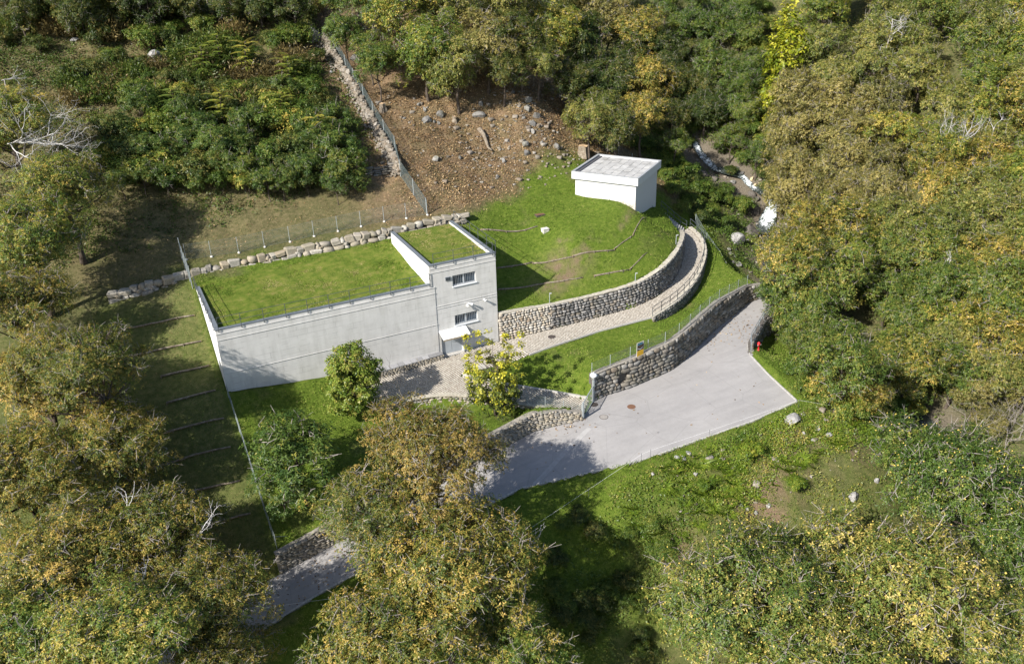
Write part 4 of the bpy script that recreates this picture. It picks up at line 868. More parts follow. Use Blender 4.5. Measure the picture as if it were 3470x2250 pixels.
# ---------------------------------------------------------------- ground
def axis(parts):
    out = []
    for a, b, st in parts: out += list(np.arange(a, b, st))
    return np.array(out+[parts[-1][1]])
def sm(a, b, x): t = np.clip((x-a)/(b-a), 0, 1); return t*t*(3-2*t)
gx = axis([(-420,-80,34),(-80,-30,2.5),(-30,-6,.8),(-6,57,.3),(57,110,.8),(110,150,3),(150,450,30)])
gy = axis([(-400,-80,32),(-80,-45,2.5),(-45,-22,.7),(-22,18,.3),(18,60,.7),(60,110,2.5),(110,450,34)])
GX, GY = np.meshgrid(gx, gy)
far = np.clip((np.maximum(np.abs(GX-20)-110, np.abs(GY-10)-100))/60, 0, 1)
GZ = ground(GX, GY)
GZ = GZ*(1-far)+far*np.clip(.42*GY+2, -60, 130)
def zones(x, y):
    """ground cover: lush lawn, fallen leaves, bare soil and stones"""
    n1 = vnoise(x,y,3.1,11)*.5+vnoise(x,y,1.3,12)*.3+vnoise(x,y,8,13)*.4
    n2 = vnoise(x,y,2.2,21)*.5+vnoise(x,y,.8,22)*.4
    edge = np.interp(x, [-10,20,26,32,36,41,46,50,54,60], [11,12,12.5,14,16.5,17.5,18.5,17,13,10])      # upper end of the mown lawn
    lush = sm(2.2,-2.2, y-edge+n1*4.2)
    lush *= sm(58,55.5, x+n1)
    lush *= 1-.72*sm(.6,-.8,x)*sm(14,10,y)*(y>-20)                                   # dry terrace left of the building
    lush *= 1-sm(-21.8,-24.5,y+n1*2.5)*sm(22,30,x)*.65
    lush *= 1-.8*sm(-26,-33,y+n1*3)
    lush = np.where((x<-3)&(y<-10), lush*.4, lush)
    lush *= 1-.5*sm(.15,.75,vnoise(x,y,2.6,14)*.6+vnoise(x,y,.9,15)*.4+vnoise(x,y,7,16)*.35)
    bare = np.exp(-((x-34.3)/3.2)**2-((y-3.2)/1.7)**2)*1.1+np.exp(-((x-31.5)/2.)**2-((y-1.6)/1.)**2)*.8
    bare += .95*np.exp(-((y+25.2)/1.5)**2)*sm(24,28,x)*sm(52,46,x)+.8*sm(.25,.6,vnoise(x,y,2.1,24))*(y<-20.8)*(y>-27)*(x>25)*(x<48)+.7*np.exp(-((x-38)/7)**2-((y+21.6)/1.)**2)
    lip = np.full(np.shape(x), 9.0)
    LP = A([44.6,7.6],[43.2,6.3],[41.4,4.9],[39.6,3.9],[37.6,3.5],[35.6,4.2],[34.2,5.4])
    for a_, b_ in zip(LP[:-1], LP[1:]):
        u_ = np.clip(((x-a_[0])*(b_-a_)[0]+(y-a_[1])*(b_-a_)[1])/((b_-a_)**2).sum(),0,1); lip = np.minimum(lip, np.hypot(x-a_[0]-u_*(b_-a_)[0], y-a_[1]-u_*(b_-a_)[1]))
    bare += .75*np.exp(-(lip/.38)**2)
    bare *= np.clip(.42+1.1*n2+.5*vnoise(x,y,.45,23),0,1.15)
    litter = sm(-1.5,2.5, y-edge+n1*2)*sm(13,21,x)*sm(58,52,x)
    litter = np.maximum(litter, .3*sm(13,16,y+n1)*sm(30,10,x))
    rock = sm(5.5,2.,np.abs(x-np.interp(y,[-40,-24,-13,-5,4.5,13,20.5,27],[61,59,57,56.5,62,68.2,68.3,66.5]))+n1*1.5)*(y<30)*(x>53.5)
    return np.clip(lush,0,1), np.clip(litter,0,1), np.clip(bare,0,1), np.clip(rock,0,1)
zl, zt, zb, zr = zones(GX, GY)
ny, nx = GX.shape
idx = np.arange(nx*ny).reshape(ny, nx)
gf = np.stack([idx[:-1,:-1], idx[:-1,1:], idx[1:,1:], idx[1:,:-1]], -1).reshape(-1,4)
t = NT('ground_cover')
n_f = t.noise(14, 6, .7); n_m = t.noise(2.6, 5, .6); n_c = t.noise(.55, 4, .6); n_s = t.noise(45, 3, .7)
lawn = t.ramp(t.math('ADD', t.math('MULTIPLY', n_m, .6), t.math('MULTIPLY', n_f, .4)), [(.32,(.045,.072,.009)),(.47,(.092,.14,.017)),(.58,(.135,.178,.027)),(.72,(.225,.2,.07))])
dry = t.ramp(t.math('ADD', t.math('MULTIPLY', n_m, .5), t.math('MULTIPLY', n_f, .5)), [(.3,(.047,.061,.019)),(.48,(.101,.105,.041)),(.6,(.162,.142,.068)),(.75,(.230,.196,.108))])
lit = t.ramp(t.math('ADD', t.math('MULTIPLY', n_f, .65), t.math('MULTIPLY', n_m, .35)), [(.34,(.07,.048,.03)),(.47,(.175,.12,.072)),(.57,(.25,.175,.105)),(.68,(.37,.29,.2))])
soil = t.ramp(t.math('ADD', t.math('MULTIPLY', n_f, .6), t.math('MULTIPLY', n_s, .4)), [(.35,(.09,.06,.035)),(.55,(.23,.165,.11)),(.7,(.38,.31,.24))])
rocky = t.ramp(n_f, [(.3,(.048,.040,.032)),(.5,(.152,.128,.096)),(.7,(.272,.240,.192))])
c = t.mix(t.attr('lush'), dry, lawn)
c = t.mix(t.math('MULTIPLY', t.attr('litter'), t.ramp(n_c, [(.35,(.6,)*3),(.6,(1,1,1))])), c, lit)
c = t.mix(t.attr('bare'), c, soil)
c = t.mix(t.attr('rock'), c, rocky)
t.bump(t.math('ADD', n_f, t.math('MULTIPLY', n_s, .5)), .9, .12)
M_GROUND = t.done(c, .95, 0, .1)
V = np.stack([GX, GY, GZ], -1).reshape(-1,3)
me = fastmesh('ground', V, gf, M_GROUND, {'lush':('POINT',zl.ravel()),'litter':('POINT',zt.ravel()),'bare':('POINT',zb.ravel()),'rock':('POINT',zr.ravel())}, True)
tag(link('ground', me), kind='structure')

# ---------------------------------------------------------------- asphalt road
def ribbon(U, L, zf, dz, nacross, step):
    """sheet between two edge lines, lying on zf"""
    n = int(max(np.linalg.norm(np.diff(U[:,:2],axis=0),axis=1).sum(), np.linalg.norm(np.diff(L[:,:2],axis=0),axis=1).sum())/step)
    def rs(P):
        s = np.concatenate([[0], np.cumsum(np.linalg.norm(np.diff(P[:,:2],axis=0),axis=1))]); q = np.linspace(0,s[-1],n)
        return np.stack([np.interp(q,s,P[:,k]) for k in (0,1)],1)
    u, l = rs(U), rs(L); w = np.linspace(0,1,nacross+1)
    P = u[:,None]*(1-w[None,:,None])+l[:,None]*w[None,:,None]
    z = zf(P[...,0], P[...,1])+dz
    V = np.concatenate([P, z[...,None]], -1).reshape(-1,3); I = np.arange(len(V)).reshape(n, nacross+1)
    return V, np.stack([I[:-1,:-1], I[1:,:-1], I[1:,1:], I[:-1,1:]], -1).reshape(-1,4)
t = NT('asphalt')
big = t.noise(.35, 4, .55); fine = t.noise(60, 3, .7); mid = t.noise(3.0, 5, .6, dist=.6)
w = t.n('ShaderNodeTexNoise'); w.inputs['Scale'].default_value = 1.0; w.inputs['Detail'].default_value = 4
mp = t.n('ShaderNodeMapping'); mp.inputs['Scale'].default_value = (.25, 1.6, 1); mp.inputs['Rotation'].default_value = (0,0,.25)
t.l(t.pos(), mp.inputs['Vector']); t.l(mp.outputs[0], w.inputs['Vector'])
c = t.ramp(big, [(.3,(.282,.272,.266)),(.7,(.318,.306,.299))])
c = t.mix(1.0, c, t.ramp(w.outputs['Fac'], [(.3,(.92,.92,.925)),(.6,(1.02,1.02,1.02))]), 'MULTIPLY')
c = t.mix(1.0, c, t.ramp(mid, [(.25,(.93,.925,.92)),(.6,(1,1,1))]), 'MULTIPLY')
c = t.mix(1.0, c, t.ramp(fine, [(.3,(.85,.85,.85)),(.7,(1.1,1.1,1.1))]), 'MULTIPLY')
vo = t.n('ShaderNodeTexVoronoi', feature='DISTANCE_TO_EDGE'); vo.inputs['Scale'].default_value = .22
t.l(t.pos(), vo.inputs['Vector'])
c = t.mix(t.math('MULTIPLY', t.math('LESS_THAN', vo.outputs[0], .006), .16), c, (.1,.1,.1))
t.bump(fine, .25, .01)
M_ASPH = t.done(c, .88, 0, .2)
V, F_ = ribbon(ASPH_UP, ASPH_LO, T_ASPH, 0.0, 12, .5)
tag(link('road', fastmesh('road', V, F_, M_ASPH, None, True)), kind='structure')
M_KERB = plain('kerb_stone', (.36,.35,.33), .85, var=.25, scale=6)
kb = MB()
kl = resample(offset(smooth_line(ASPH_LO[4:8],0), .06), 1.0)
for a, b in zip(kl[:-1], kl[1:]): kb.beam(a+A(0,0,-.02), b+A(0,0,-.02), .12, .2)
kl = resample(offset(ASPH_LO[7:], .1), .35)
for i, (a, b) in enumerate(zip(kl[:-1], kl[1:])):
    d = (b-a)*.03
    kb.beam(a+d+A(0,0,-.035), b-d+A(0,0,-.035), .18, .12+.01*(i % 3))
tag(kb.build('kerb', M_KERB), kind='structure')
# repaired trench in the asphalt
M_PATCH = plain('asphalt_patch', (.325,.315,.308), .9, var=.1)
pl = A([26.3,-14.2],[23.2,-15.6],[20.2,-17.1],[19.5,-17.4]); pu = offset(np.column_stack([pl, np.zeros(4)]), -.42)[:,:2]
V, F_ = ribbon(pl, pu, T_ASPH, .004, 3, .4)
tag(link('road_patch', fastmesh('road_patch', V, F_, M_PATCH, None, True)), kind='structure')

# ---------------------------------------------------------------- paved drive and path
M_BED = plain('paving_bed', (.12,.1,.07), .95, var=.6, scale=14)
t = NT('paving_stone')
r1 = t.noise(3.5, 3); r2 = t.n('ShaderNodeTexWhiteNoise', noise_dimensions='3D')
sn = t.n('ShaderNodeVectorMath', operation='SNAP'); sn.inputs[1].default_value = (.105,.105,1.0); t.l(t.pos(), sn.inputs[0]); t.l(sn.outputs[0], r2.inputs['Vector'])
c = t.ramp(r2.outputs['Value'], [(.1,(.34,.3,.25)),(.5,(.42,.385,.33)),(.9,(.5,.46,.4))])
c = t.mix(1.0, c, t.ramp(r1, [(.3,(.82,.82,.82)),(.7,(1.05,1.05,1.05))]), 'MULTIPLY')
M_PAVE = t.done(c, .9, 0, .2)
def paving(name, polys, up=None):
    allp = np.vstack(polys); lo = allp.min(0); hi = allp.max(0)
    S = .21; ang = math.radians(18); ca, sa = math.cos(ang), math.sin(ang)
    n = int(max(hi-lo)/S)+30
    i, j = np.meshgrid(np.arange(-n, n), np.arange(-n, n)); cx, cy = (lo+hi)/2
    x = cx+(i*ca-j*sa)*S; y = cy+(i*sa+j*ca)*S; x, y = x.ravel(), y.ravel()
    m = np.zeros(len(x), bool)
    for p in polys: m |= inside(p, x, y)
    x, y = x[m], y[m]; z = T_PAVE(x, y)
    h = S*.497; k = h*.3
    oc = A([h,-k],[h,k],[k,h],[-k,h],[-h,k],[-h,-k],[-k,-h],[k,-h])
    oc = oc @ A([ca,sa],[-sa,ca])
    gxx = (T_PAVE(x+.1,y)-z)/.1; gyy = (T_PAVE(x,y+.1)-z)/.1
    q = x[:,None]+oc[None,:,0]; r = y[:,None]+oc[None,:,1]
    zz = z[:,None]+gxx[:,None]*oc[None,:,0]+gyy[:,None]*oc[None,:,1]+RNG.uniform(-.004,.004,len(x))[:,None]
    top = np.stack([q, r, zz], -1); bot = np.stack([x[:,None]+oc[None,:,0]*1.0, y[:,None]+oc[None,:,1]*1.0, zz-.06], -1)
    V = np.concatenate([top, bot], 1).reshape(-1,3); b = (np.arange(len(x))*16)[:,None,None]
    side = np.array([[a, a+8, (a+1) % 8+8, (a+1) % 8] for a in range(8)])
    topf = np.array([[0,1,2,3],[0,3,4,7],[4,5,6,7]])
    F = (b+np.concatenate([topf, side])[None]).reshape(-1,4)
    return V, F
base = tag(link('path', fastmesh('path', *ribbon(PATH_UP, PATH_LO, T_PAVE, -.05, 5, .5), M_BED, None, True)), kind='structure')
V, F_ = paving('p', [POLY_PATH])
tag(link('paving_stones', fastmesh('paving_stones', V, F_, M_PAVE), base), kind='stuff')
bm = bmesh.new()
ff = bm.faces.new([bm.verts.new((x,y,0)) for x, y in POLY_PLAZA]); bmesh.ops.triangulate(bm, faces=[ff])
for _ in range(3): bmesh.ops.subdivide_edges(bm, edges=[e for e in bm.edges if e.calc_length() > 1.2], cuts=1)
bmesh.ops.triangulate(bm, faces=bm.faces[:])
zz = T_PAVE(np.array([v.co.x for v in bm.verts]), np.array([v.co.y for v in bm.verts]))
for v, z in zip(bm.verts, zz): v.co.z = z-.05
bmesh.ops.recalc_face_normals(bm, faces=bm.faces[:])
me = bpy.data.meshes.new('driveway'); bm.to_mesh(me); bm.free(); me.materials.append(M_BED)
drive = tag(link('driveway', me), kind='structure')
V, F_ = paving('p', [POLY_PLAZA])
tag(link('paving_stones', fastmesh('paving_stones', V, F_, M_PAVE), drive), kind='stuff')
M_CONC_EDGE = plain('edging_concrete', (.4,.385,.36), .9, var=.15, scale=5)
eb = MB()
def edging(P, w, h, dz, step=.8):
    Q = resample(P, step)
    for a, b in zip(Q[:-1], Q[1:]): eb.beam(a+A(0,0,dz), b+A(0,0,dz), w, h)
edging(offset(PATH_LO[:4], -.06), .1, .16, -.03)
edging(offset(smooth_line(RAMP_UP,1), .1)+A(0,0,.05), .16, .36, .0)
tag(eb.build('edging', M_CONC_EDGE), kind='structure')

# ---------------------------------------------------------------- concrete building
t = NT('cast_concrete')
mp = t.n('ShaderNodeMapping'); mp.inputs['Rotation'].default_value = (math.radians(90),0,0); t.l(t.pos(), mp.inputs['Vector'])
br = t.n('ShaderNodeTexBrick', offset=.37); br.inputs['Scale'].default_value = 1.0
br.inputs['Brick Width'].default_value = 2.4; br.inputs['Row Height'].default_value = .5; br.inputs['Mortar Size'].default_value = .012
br.inputs['Color1'].default_value = (.96,.96,.96,1); br.inputs['Color2'].default_value = (1.03,1.03,1.03,1); br.inputs['Mortar'].default_value = (.66,.66,.66,1)
t.l(mp.outputs[0], br.inputs['Vector'])
mp2 = t.n('ShaderNodeMapping'); mp2.inputs['Scale'].default_value = (1.4,1.4,.18); t.l(t.pos(), mp2.inputs['Vector'])
streak = t.noise(1.6, 6, .65, vec=mp2.outputs[0]); cloud = t.noise(.8, 5, .6); fn = t.noise(22, 4, .7)
mp3 = t.n('ShaderNodeMapping'); mp3.inputs['Scale'].default_value = (.5,.5,3.2); t.l(t.pos(), mp3.inputs['Vector'])
lift = t.noise(.9, 5, .7, vec=mp3.outputs[0])
c = t.ramp(cloud, [(.3,(.52,.51,.49)),(.7,(.6,.59,.57))])
gap_ = t.noise(.7, 2)
c = t.mix(t.ramp(gap_, [(.48,(0,0,0)),(.56,(1,1,1))]), c, t.mix(1.0, c, br.outputs['Color'], 'MULTIPLY'))
c = t.mix(1.0, c, t.ramp(streak, [(.3,(.87,.87,.86)),(.5,(.98,.98,.98)),(.7,(1.04,1.04,1.04))]), 'MULTIPLY')
c = t.mix(1.0, c, t.ramp(lift, [(.28,(.9,.9,.9)),(.45,(1,1,1))]), 'MULTIPLY')
c = t.mix(1.0, c, t.ramp(fn, [(.3,(.93,.93,.93)),(.7,(1.04,1.04,1.04))]), 'MULTIPLY')
t.bump(fn, .12, .01)
M_CONC = t.done(c, .85, 0, .25)
M_COPE = plain('zinc_coping', (.15,.17,.19), .55, .15, .12, 4)
M_STEEL = plain('galvanised_steel', (.3,.33,.35), .5, .55, .15, 8)
M_RAIL = plain('grey_rail_paint', (.08,.09,.1), .5, .3, .1, 6)
M_WHITE = plain('white_paint', (.8,.8,.8), .6, 0, .04, 3)
M_DOOR = plain('grey_door_paint', (.36,.39,.42), .5, .1, .06, 2)
M_FRAMEW = plain('window_frame_paint', (.62,.65,.68), .5, 0, .06, 4)
t = NT('window_glass'); M_GLASS = t.done(t.ramp(t.noise(.9, 2), [(.35,(.02,.03,.045)),(.65,(.06,.09,.13))]), .06, 0, .6)
def roof_grass_mat():
    t = NT('green_roof'); a = t.noise(1.5, 5, .6); b = t.noise(16, 6, .7)
    c = t.ramp(t.math('ADD', t.math('MULTIPLY', a, .6), t.math('MULTIPLY', b, .4)), [(.33,(.048,.078,.011)),(.45,(.095,.138,.018)),(.56,(.15,.17,.032)),(.68,(.25,.2,.08))])
    t.bump(b, .9, .1); return t.done(c, .95, 0, .1)
M_ROOFG = roof_grass_mat()
def wall_holes(mb, o, ex, ez, ey, x0, x1, z0, z1, holes, depth):
    """wall slab with rectangular openings; o origin, ex along, ez up, ey inwards"""
    o, ex, ez, ey = [np.asarray(k, float) for k in (o, ex, ez, ey)]
    xs = sorted({x0, x1, *[h[0] for h in holes], *[h[1] for h in holes]}); zs = sorted({z0, z1, *[h[2] for h in holes], *[h[3] for h in holes]})
    P = lambda x, z, d: o+ex*x+ez*z+ey*d
    hole = lambda x, z: any(h[0] < x < h[1] and h[2] < z < h[3] for h in holes)
    for i in range(len(xs)-1):
        for j in range(len(zs)-1):
            a, b, c, d = xs[i], xs[i+1], zs[j], zs[j+1]
            if hole((a+b)/2, (c+d)/2): continue
            mb.add([P(a,c,0),P(b,c,0),P(b,d,0),P(a,d,0)], [(0,1,2,3)]); mb.add([P(a,c,depth),P(b,c,depth),P(b,d,depth),P(a,d,depth)], [(3,2,1,0)])
    for h in list(holes)+[(x0,x1,z0,z1)]:
        a, b, c, d = h; s = 1 if h in holes else -1
        for p, q in (((a,c),(b,c)),((b,c),(b,d)),((b,d),(a,d)),((a,d),(a,c))):
            f = (0,1,2,3) if s > 0 else (3,2,1,0)
            mb.add([P(*p,0),P(*q,0),P(*q,depth),P(*p,depth)], [f])
L0, L1, HB, HT, DB = 18.3, 24.65, 7.02, 8.74, 9.9
bld = thing('concrete_building', (0,0,0), 'long grey concrete building with grass roofs and a taller two-storey end', 'building')
# long low block
m = MB(); m.box((0,-.04,-1.6),(18.68,.14,6.65)); m.build('front_wall', M_CONC, bld)
m = MB(); m.box((0,.0,6.652),(L0-.003,.3,HB-.06)); m.build('parapet', M_CONC, bld)
m = MB(); m.box((.0,.142,-1.6),(.3,DB,6.648)); m.box((.0,.302,6.648),(.3,DB,HB-.06)); tag(m.build('side_wall', M_WHITE, bld), 'white side wall of the long block')  # whiter than the concrete of the front wall
for z in (3.02, 6.06):
    m = MB(); m.box((-.02,-.075,z),(18.69,-.041,z+.045)); m.build('joint_ledge', M_CONC, bld)
m = MB(); m.box((-.02,-.075,6.62),(18.69,-.02,6.68)); m.build('joint_ledge', M_CONC, bld)
m = MB(); m.box((-.03,-.03,HB-.06),(L0-.003,.33,HB)); m.build('coping', M_COPE, bld)
m = MB(); m.box((-.03,.332,HB-.06),(.33,DB+.05,HB)); m.build('coping', M_COPE, bld)
def roof_sheet(x0, x1, y0, y1, zf, name, amp):
    xs = np.linspace(x0,x1,int((x1-x0)/.25)); ys = np.linspace(y0,y1,int((y1-y0)/.25)); X, Y = np.meshgrid(xs, ys)
    Z = zf(X,Y)+vnoise(X,Y,1.2,31)*amp+vnoise(X,Y,.45,32)*amp*.6
    I = np.arange(X.size).reshape(X.shape)
    return link(name, fastmesh(name, np.stack([X,Y,Z],-1).reshape(-1,3), np.stack([I[:-1,:-1],I[:-1,1:],I[1:,1:],I[1:,:-1]],-1).reshape(-1,4), M_ROOFG, None, True), bld)
def block_roof(x, y):
    back = np.interp(x, [0,9,18], [6.85,7.15,7.7]); u = np.clip(np.asarray(y)/10.4, 0, 1)
    return 6.62*(1-u**1.4)+back*u**1.4
roof_sheet(.28, L0+.02, .25, 11.0, block_roof, 'grass_roof', .05)
# tower
WX0, WX1 = 20.4, 22.66
holes = [(WX0,WX1,6.34,7.36),(WX0,WX1,2.52,3.5),(18.98,21.05,-.2,2.05)]
m = MB(); wall_holes(m, (0,0,0), (1,0,0), (0,0,1), (0,1,0), L0, L1, -1.2, HT-.06, holes, .34); m.build('front_wall', M_CONC, bld)
m = MB(); m.box((L0,.342,-1.2),(L0+.3,DB,HT-.06)); tag(m.build('side_wall', M_WHITE, bld), 'white side wall of the taller end')  # white here, while the opposite side keeps the concrete colour
m = MB(); m.box((L1-.3,.342,-1.2),(L1,DB,HT-.06)); m.build('side_wall', M_CONC, bld)
m = MB(); m.box((L0+.302,DB-.25,4),(L1-.302,DB,HT-.5)); m.build('back_wall', M_CONC, bld)
m = MB(); m.box((L0+.302,.343,-.6),(L1-.302,3.2,-.2)); m.build('floor_slab', M_CONC, bld)
for z in (4.5, 4.72, 7.98, 8.36):
    m = MB(); m.box((L0+.01,-.034,z),(L1+.012,-.001,z+.04)); m.build('joint_ledge', M_CONC, bld)
m = MB(); m.box((L0-.03,-.03,HT-.06),(L1+.03,.34,HT)); m.build('coping', M_COPE, bld)
m = MB(); m.box((L0-.03,.342,HT-.06),(L0+.33,DB+.05,HT)); m.build('coping', M_COPE, bld)
m = MB(); m.box((L1-.33,.342,HT-.06),(L1+.03,DB+.05,HT)); m.build('coping', M_COPE, bld)
roof_sheet(L0+.28, L1-.28, .3, DB, lambda x, y: 8.35+.012*y+0*x, 'grass_roof', .035)
# windows
M_BARS = plain('bar_steel', (.3,.32,.34), .5, .2)
def window(z0, z1):
    w = MB()
    for lo, hi in (((WX0,.16,z0),(WX1,.24,z0+.09)),((WX0,.16,z1-.09),(WX1,.24,z1)),((WX0,.16,z0+.09),(WX0+.09,.24,z1-.09)),((WX1-.09,.16,z0+.09),(WX1,.24,z1-.09)),(((WX0+WX1)/2-.06,.15,z0+.09),((WX0+WX1)/2+.06,.24,z1-.09))):
        w.box(lo, hi)
    wo_ = w.build('window', M_FRAMEW, bld)
    for a, b in ((WX0+.09,(WX0+WX1)/2-.06),((WX0+WX1)/2+.06,WX1-.09)):
        m = MB(); m.box((a,.19,z0+.09),(b,.21,z1-.09)); m.build('pane', M_GLASS, wo_)
    for i in range(13):
        x = WX0+.12+i*(WX1-WX0-.24)/12
        m = MB(); m.tube([(x,.05,z0+.01),(x,.05,z1-.01)], .011, 6); m.build('bar', M_BARS, wo_)
    for z in (z0+.12, z1-.12):
        m = MB(); m.box((WX0+.005,.066,z-.015),(WX1-.005,.078,z+.01)); m.build('bar', M_BARS, wo_)
    m = MB(); m.box((WX0-.05,-.09,z0-.07),(WX1+.05,.1,z0-.005)); m.build('sill', M_FRAMEW, wo_)
    m = MB(); m.box((L0+.31,1.6,z0-.3),(L1-.31,1.65,z1+.3)); m.build('dark_room_backing', plain('dark_interior', (.05,.055,.06), .9), wo_)  # dark sheet stands in for the unlit room behind the panes
window(6.34, 7.36); window(2.52, 3.5)
# double door, frame, handle
d = MB(); d.box((18.98,.1,-.2),(19.06,.3,2.05)); d.box((20.97,.1,-.2),(21.05,.3,2.05)); d.box((19.06,.1,1.97),(20.97,.3,2.05))
door = d.build('door', M_FRAMEW, bld)
for a, b in ((19.065,20.01),(20.02,20.965)):
    m = MB(); m.box((a,.14,-.17),(b,.2,1.965)); m.box((a+.05,.128,.0),(b-.05,.139,1.8)); m.build('door_leaf', M_DOOR, door)
m = MB(); m.tube([(20.1,.12,.95),(20.1,.06,.95),(20.24,.06,.95)], .016, 6); m.box((20.07,.118,.86),(20.13,.127,1.06)); m.build('handle', M_STEEL, door)
m = MB(); m.box((18.9,-.35,-.3),(21.1,.12,-.165)); m.build('doorstep', M_CONC_EDGE, bld)
m = MB(); m.box((21.05,-.06,-.2),(21.2,.0,2.1)); m.build('door_jamb', M_CONC, bld)
# canopy
c0 = MB(); za, zb_ = 2.32, 1.9
for lo, hi, mm, nm in ((0,.06,'M_WHITE','canopy'),):
    v = A([18.8,-.001,za],[21.4,-.001,za],[21.4,-1.05,zb_],[18.8,-1.05,zb_])
    c0.add(np.vstack([v, v-A(0,0,.09)]), [(3,2,1,0),(4,5,6,7),(0,1,5,4),(1,2,6,5),(2,3,7,6),(3,0,4,7)])
canopy = c0.build('canopy', M_WHITE, bld)
M_STAIN = plain('stained_edge', (.3,.25,.18), .9, 0, .5, 14)
m = MB(); m.box((18.79,-1.09,zb_-.15),(21.41,-1.052,zb_+.0)); m.build('front_edge', M_STAIN, canopy)
# wall lights, vents
def spot(x, z, heads):
    m = MB(); m.box((x-.06,-.05,z-.06),(x+.06,-.002,z+.06)); o = m.build('floodlight', M_WHITE, bld)
    for a in heads:
        m = MB(); e = A(x+a*.22,-.28,z-.02); m.tube([A(x+a*.04,-.05,z), e], [.05,.1], 10); m.tube([e, e+A(a*.05,-.07,-.03)], [.12,.13], 10); m.build('lamp_head', M_WHITE, o)
spot(21.8, 4.4, (-1, 1)); spot(23.3, 4.45, (.4,))
for x in (19.84, 20.08):
    m = MB(); m.box((x-.11,-.07,7.02),(x+.11,-.002,7.36)); v_ = m.build('vent', M_COPE, bld)
    for k in range(5):
        m = MB(); m.box((x-.09,-.09,7.07+k*.055),(x+.09,-.071,7.1+k*.055)); m.build('louvre', M_RAIL, v_)
# railings fixed outside the parapets
def railing(P, zt, out, mat, n, h=1.05):
    P = [A(*p) for p in P]; o_ = A(*out)
    rl = MB()
    for z in (zt+h, zt+h*.52): rl.tube([p+o_*.09+A(0,0,z) for p in P], .019, 6)
    root = rl.build('railing', mat, bld)
    for i in range(n):
        q = P[0]+(P[-1]-P[0])*i/(n-1)+o_*.09
        m = MB(); m.tube([q+A(0,0,zt-.2), q+A(0,0,zt+h)], .026, 6); m.beam(q+A(0,0,zt-.17), q-o_*.085+A(0,0,zt-.17), .05, .07); m.build('post', mat, root)
railing([(.25,0,0),(L0-.05,0,0)], HB, (0,-1,0), M_RAIL, 11)
railing([(0,.4,0),(0,DB-.2,0)], HB, (-1,0,0), M_RAIL, 6)
railing([(L0+.4,0,0),(L1-.3,0,0)], HT, (0,-1,0), M_RAIL, 4)
railing([(L1,.1,0),(L1,DB-.3,0)], HT, (1,0,0), M_RAIL, 6)
# planting box along the foot of the wall, slate slabs on top
M_SLATE = stone_mat('slate_slab', [(.2,.2,.21),(.27,.27,.28),(.33,.33,.34)], .15)
M_MORTAR = plain('pale_mortar', (.34,.31,.26), .95, 0, .2, 8)
pb = thing('planter_wall', (12.6,-.72,-.5), 'low stone ledge capped with slate slabs at the foot of the concrete wall', 'wall')
m = MB(); m.add(A([12.2,-.72,-.9],[18.9,-.55,-.9],[18.9,-.043,-.9],[12.2,-.043,-.9],[12.2,-.72,.08],[18.9,-.55,.22],[18.9,-.043,.22],[12.2,-.043,.08]), BOXF); m.build('core', M_MORTAR, pb)
rs = np.random.default_rng(5); x = 12.2
while x < 18.85:
    w = min(rs.uniform(.35,.75), 18.95-x); f0 = (x-12.2)/6.7; f1 = (x+w-12.2)/6.7
    y0 = -.8+.17*f0; y1 = -.8+.17*f1; z0 = .1+.14*f0; z1 = .1+.14*f1; g = .02; k = rs.uniform(-.08,.08)
    v = A([x+g,y0,z0],[x+w-g,y1,z1],[x+w-g+k,-.05,z1],[x+g+k*.6,-.05,z0]); m = MB(); m.add(np.vstack([v, v+A(0,0,rs.uniform(.045,.065))]), BOXF); m.build('slab', M_SLATE, pb)
    x += w
M_FIELD = stone_mat('tan_fieldstone', [(.2,.16,.12),(.3,.25,.19),(.24,.22,.2),(.36,.3,.22),(.28,.27,.26)], .3)

# ---------------------------------------------------------------- stone walls
def octa_stone(seed, sq=.35, jit=.1):
    """rounded stone, 18 vertices, 32 triangles, unit half-size"""
    r = np.random.default_rng(seed)
    v = [A(1,0,0),A(-1,0,0),A(0,1,0),A(0,-1,0),A(0,0,1),A(0,0,-1)]
    f = [(0,2,4),(2,1,4),(1,3,4),(3,0,4),(2,0,5),(1,2,5),(3,1,5),(0,3,5)]; cache = {}; out = []
    def mid(a, b):
        k = (min(a,b), max(a,b))
        if k not in cache: v.append(v[a]+v[b]); cache[k] = len(v)-1
        return cache[k]
    for a, b, c in f:
        ab, bc, ca = mid(a,b), mid(b,c), mid(c,a); out += [(a,ab,ca),(ab,b,bc),(ca,bc,c),(ab,bc,ca)]
    V = np.array(v); V /= np.linalg.norm(V,axis=1)[:,None]
    V = V/np.maximum(np.abs(V).max(1)[:,None], 1e-6)*sq+V*(1-sq)
    V *= 1+r.uniform(-jit, jit, (len(V),1)); V += r.uniform(-jit*.5, jit*.5, V.shape)
    return V, out
def block_stone(seed, jit=.14):
    """angular quarried block, chamfered box, 24 vertices"""
    r = np.random.default_rng(seed); bm = bmesh.new(); bmesh.ops.create_cube(bm, size=2)
    for v in bm.verts: v.co += Vector(r.uniform(-jit, jit, 3)*A(1.6,1,1.6))
    bmesh.ops.bevel(bm, geom=bm.edges[:], offset=.22, segments=1, affect='EDGES')
    for v in bm.verts: v.co += Vector(r.uniform(-.05,.05,3))
    bmesh.ops.triangulate(bm, faces=bm.faces[:])
    V = np.array([v.co[:] for v in bm.verts]); F = [tuple(l.vert.index for l in f.loops) for f in bm.faces]; bm.free(); return V, F
ROUND = [octa_stone(i) for i in range(8)]; FLAT = [octa_stone(20+i, .78, .13) for i in range(8)]; BLOCK = [block_stone(i) for i in range(8)]
MESHES = {}
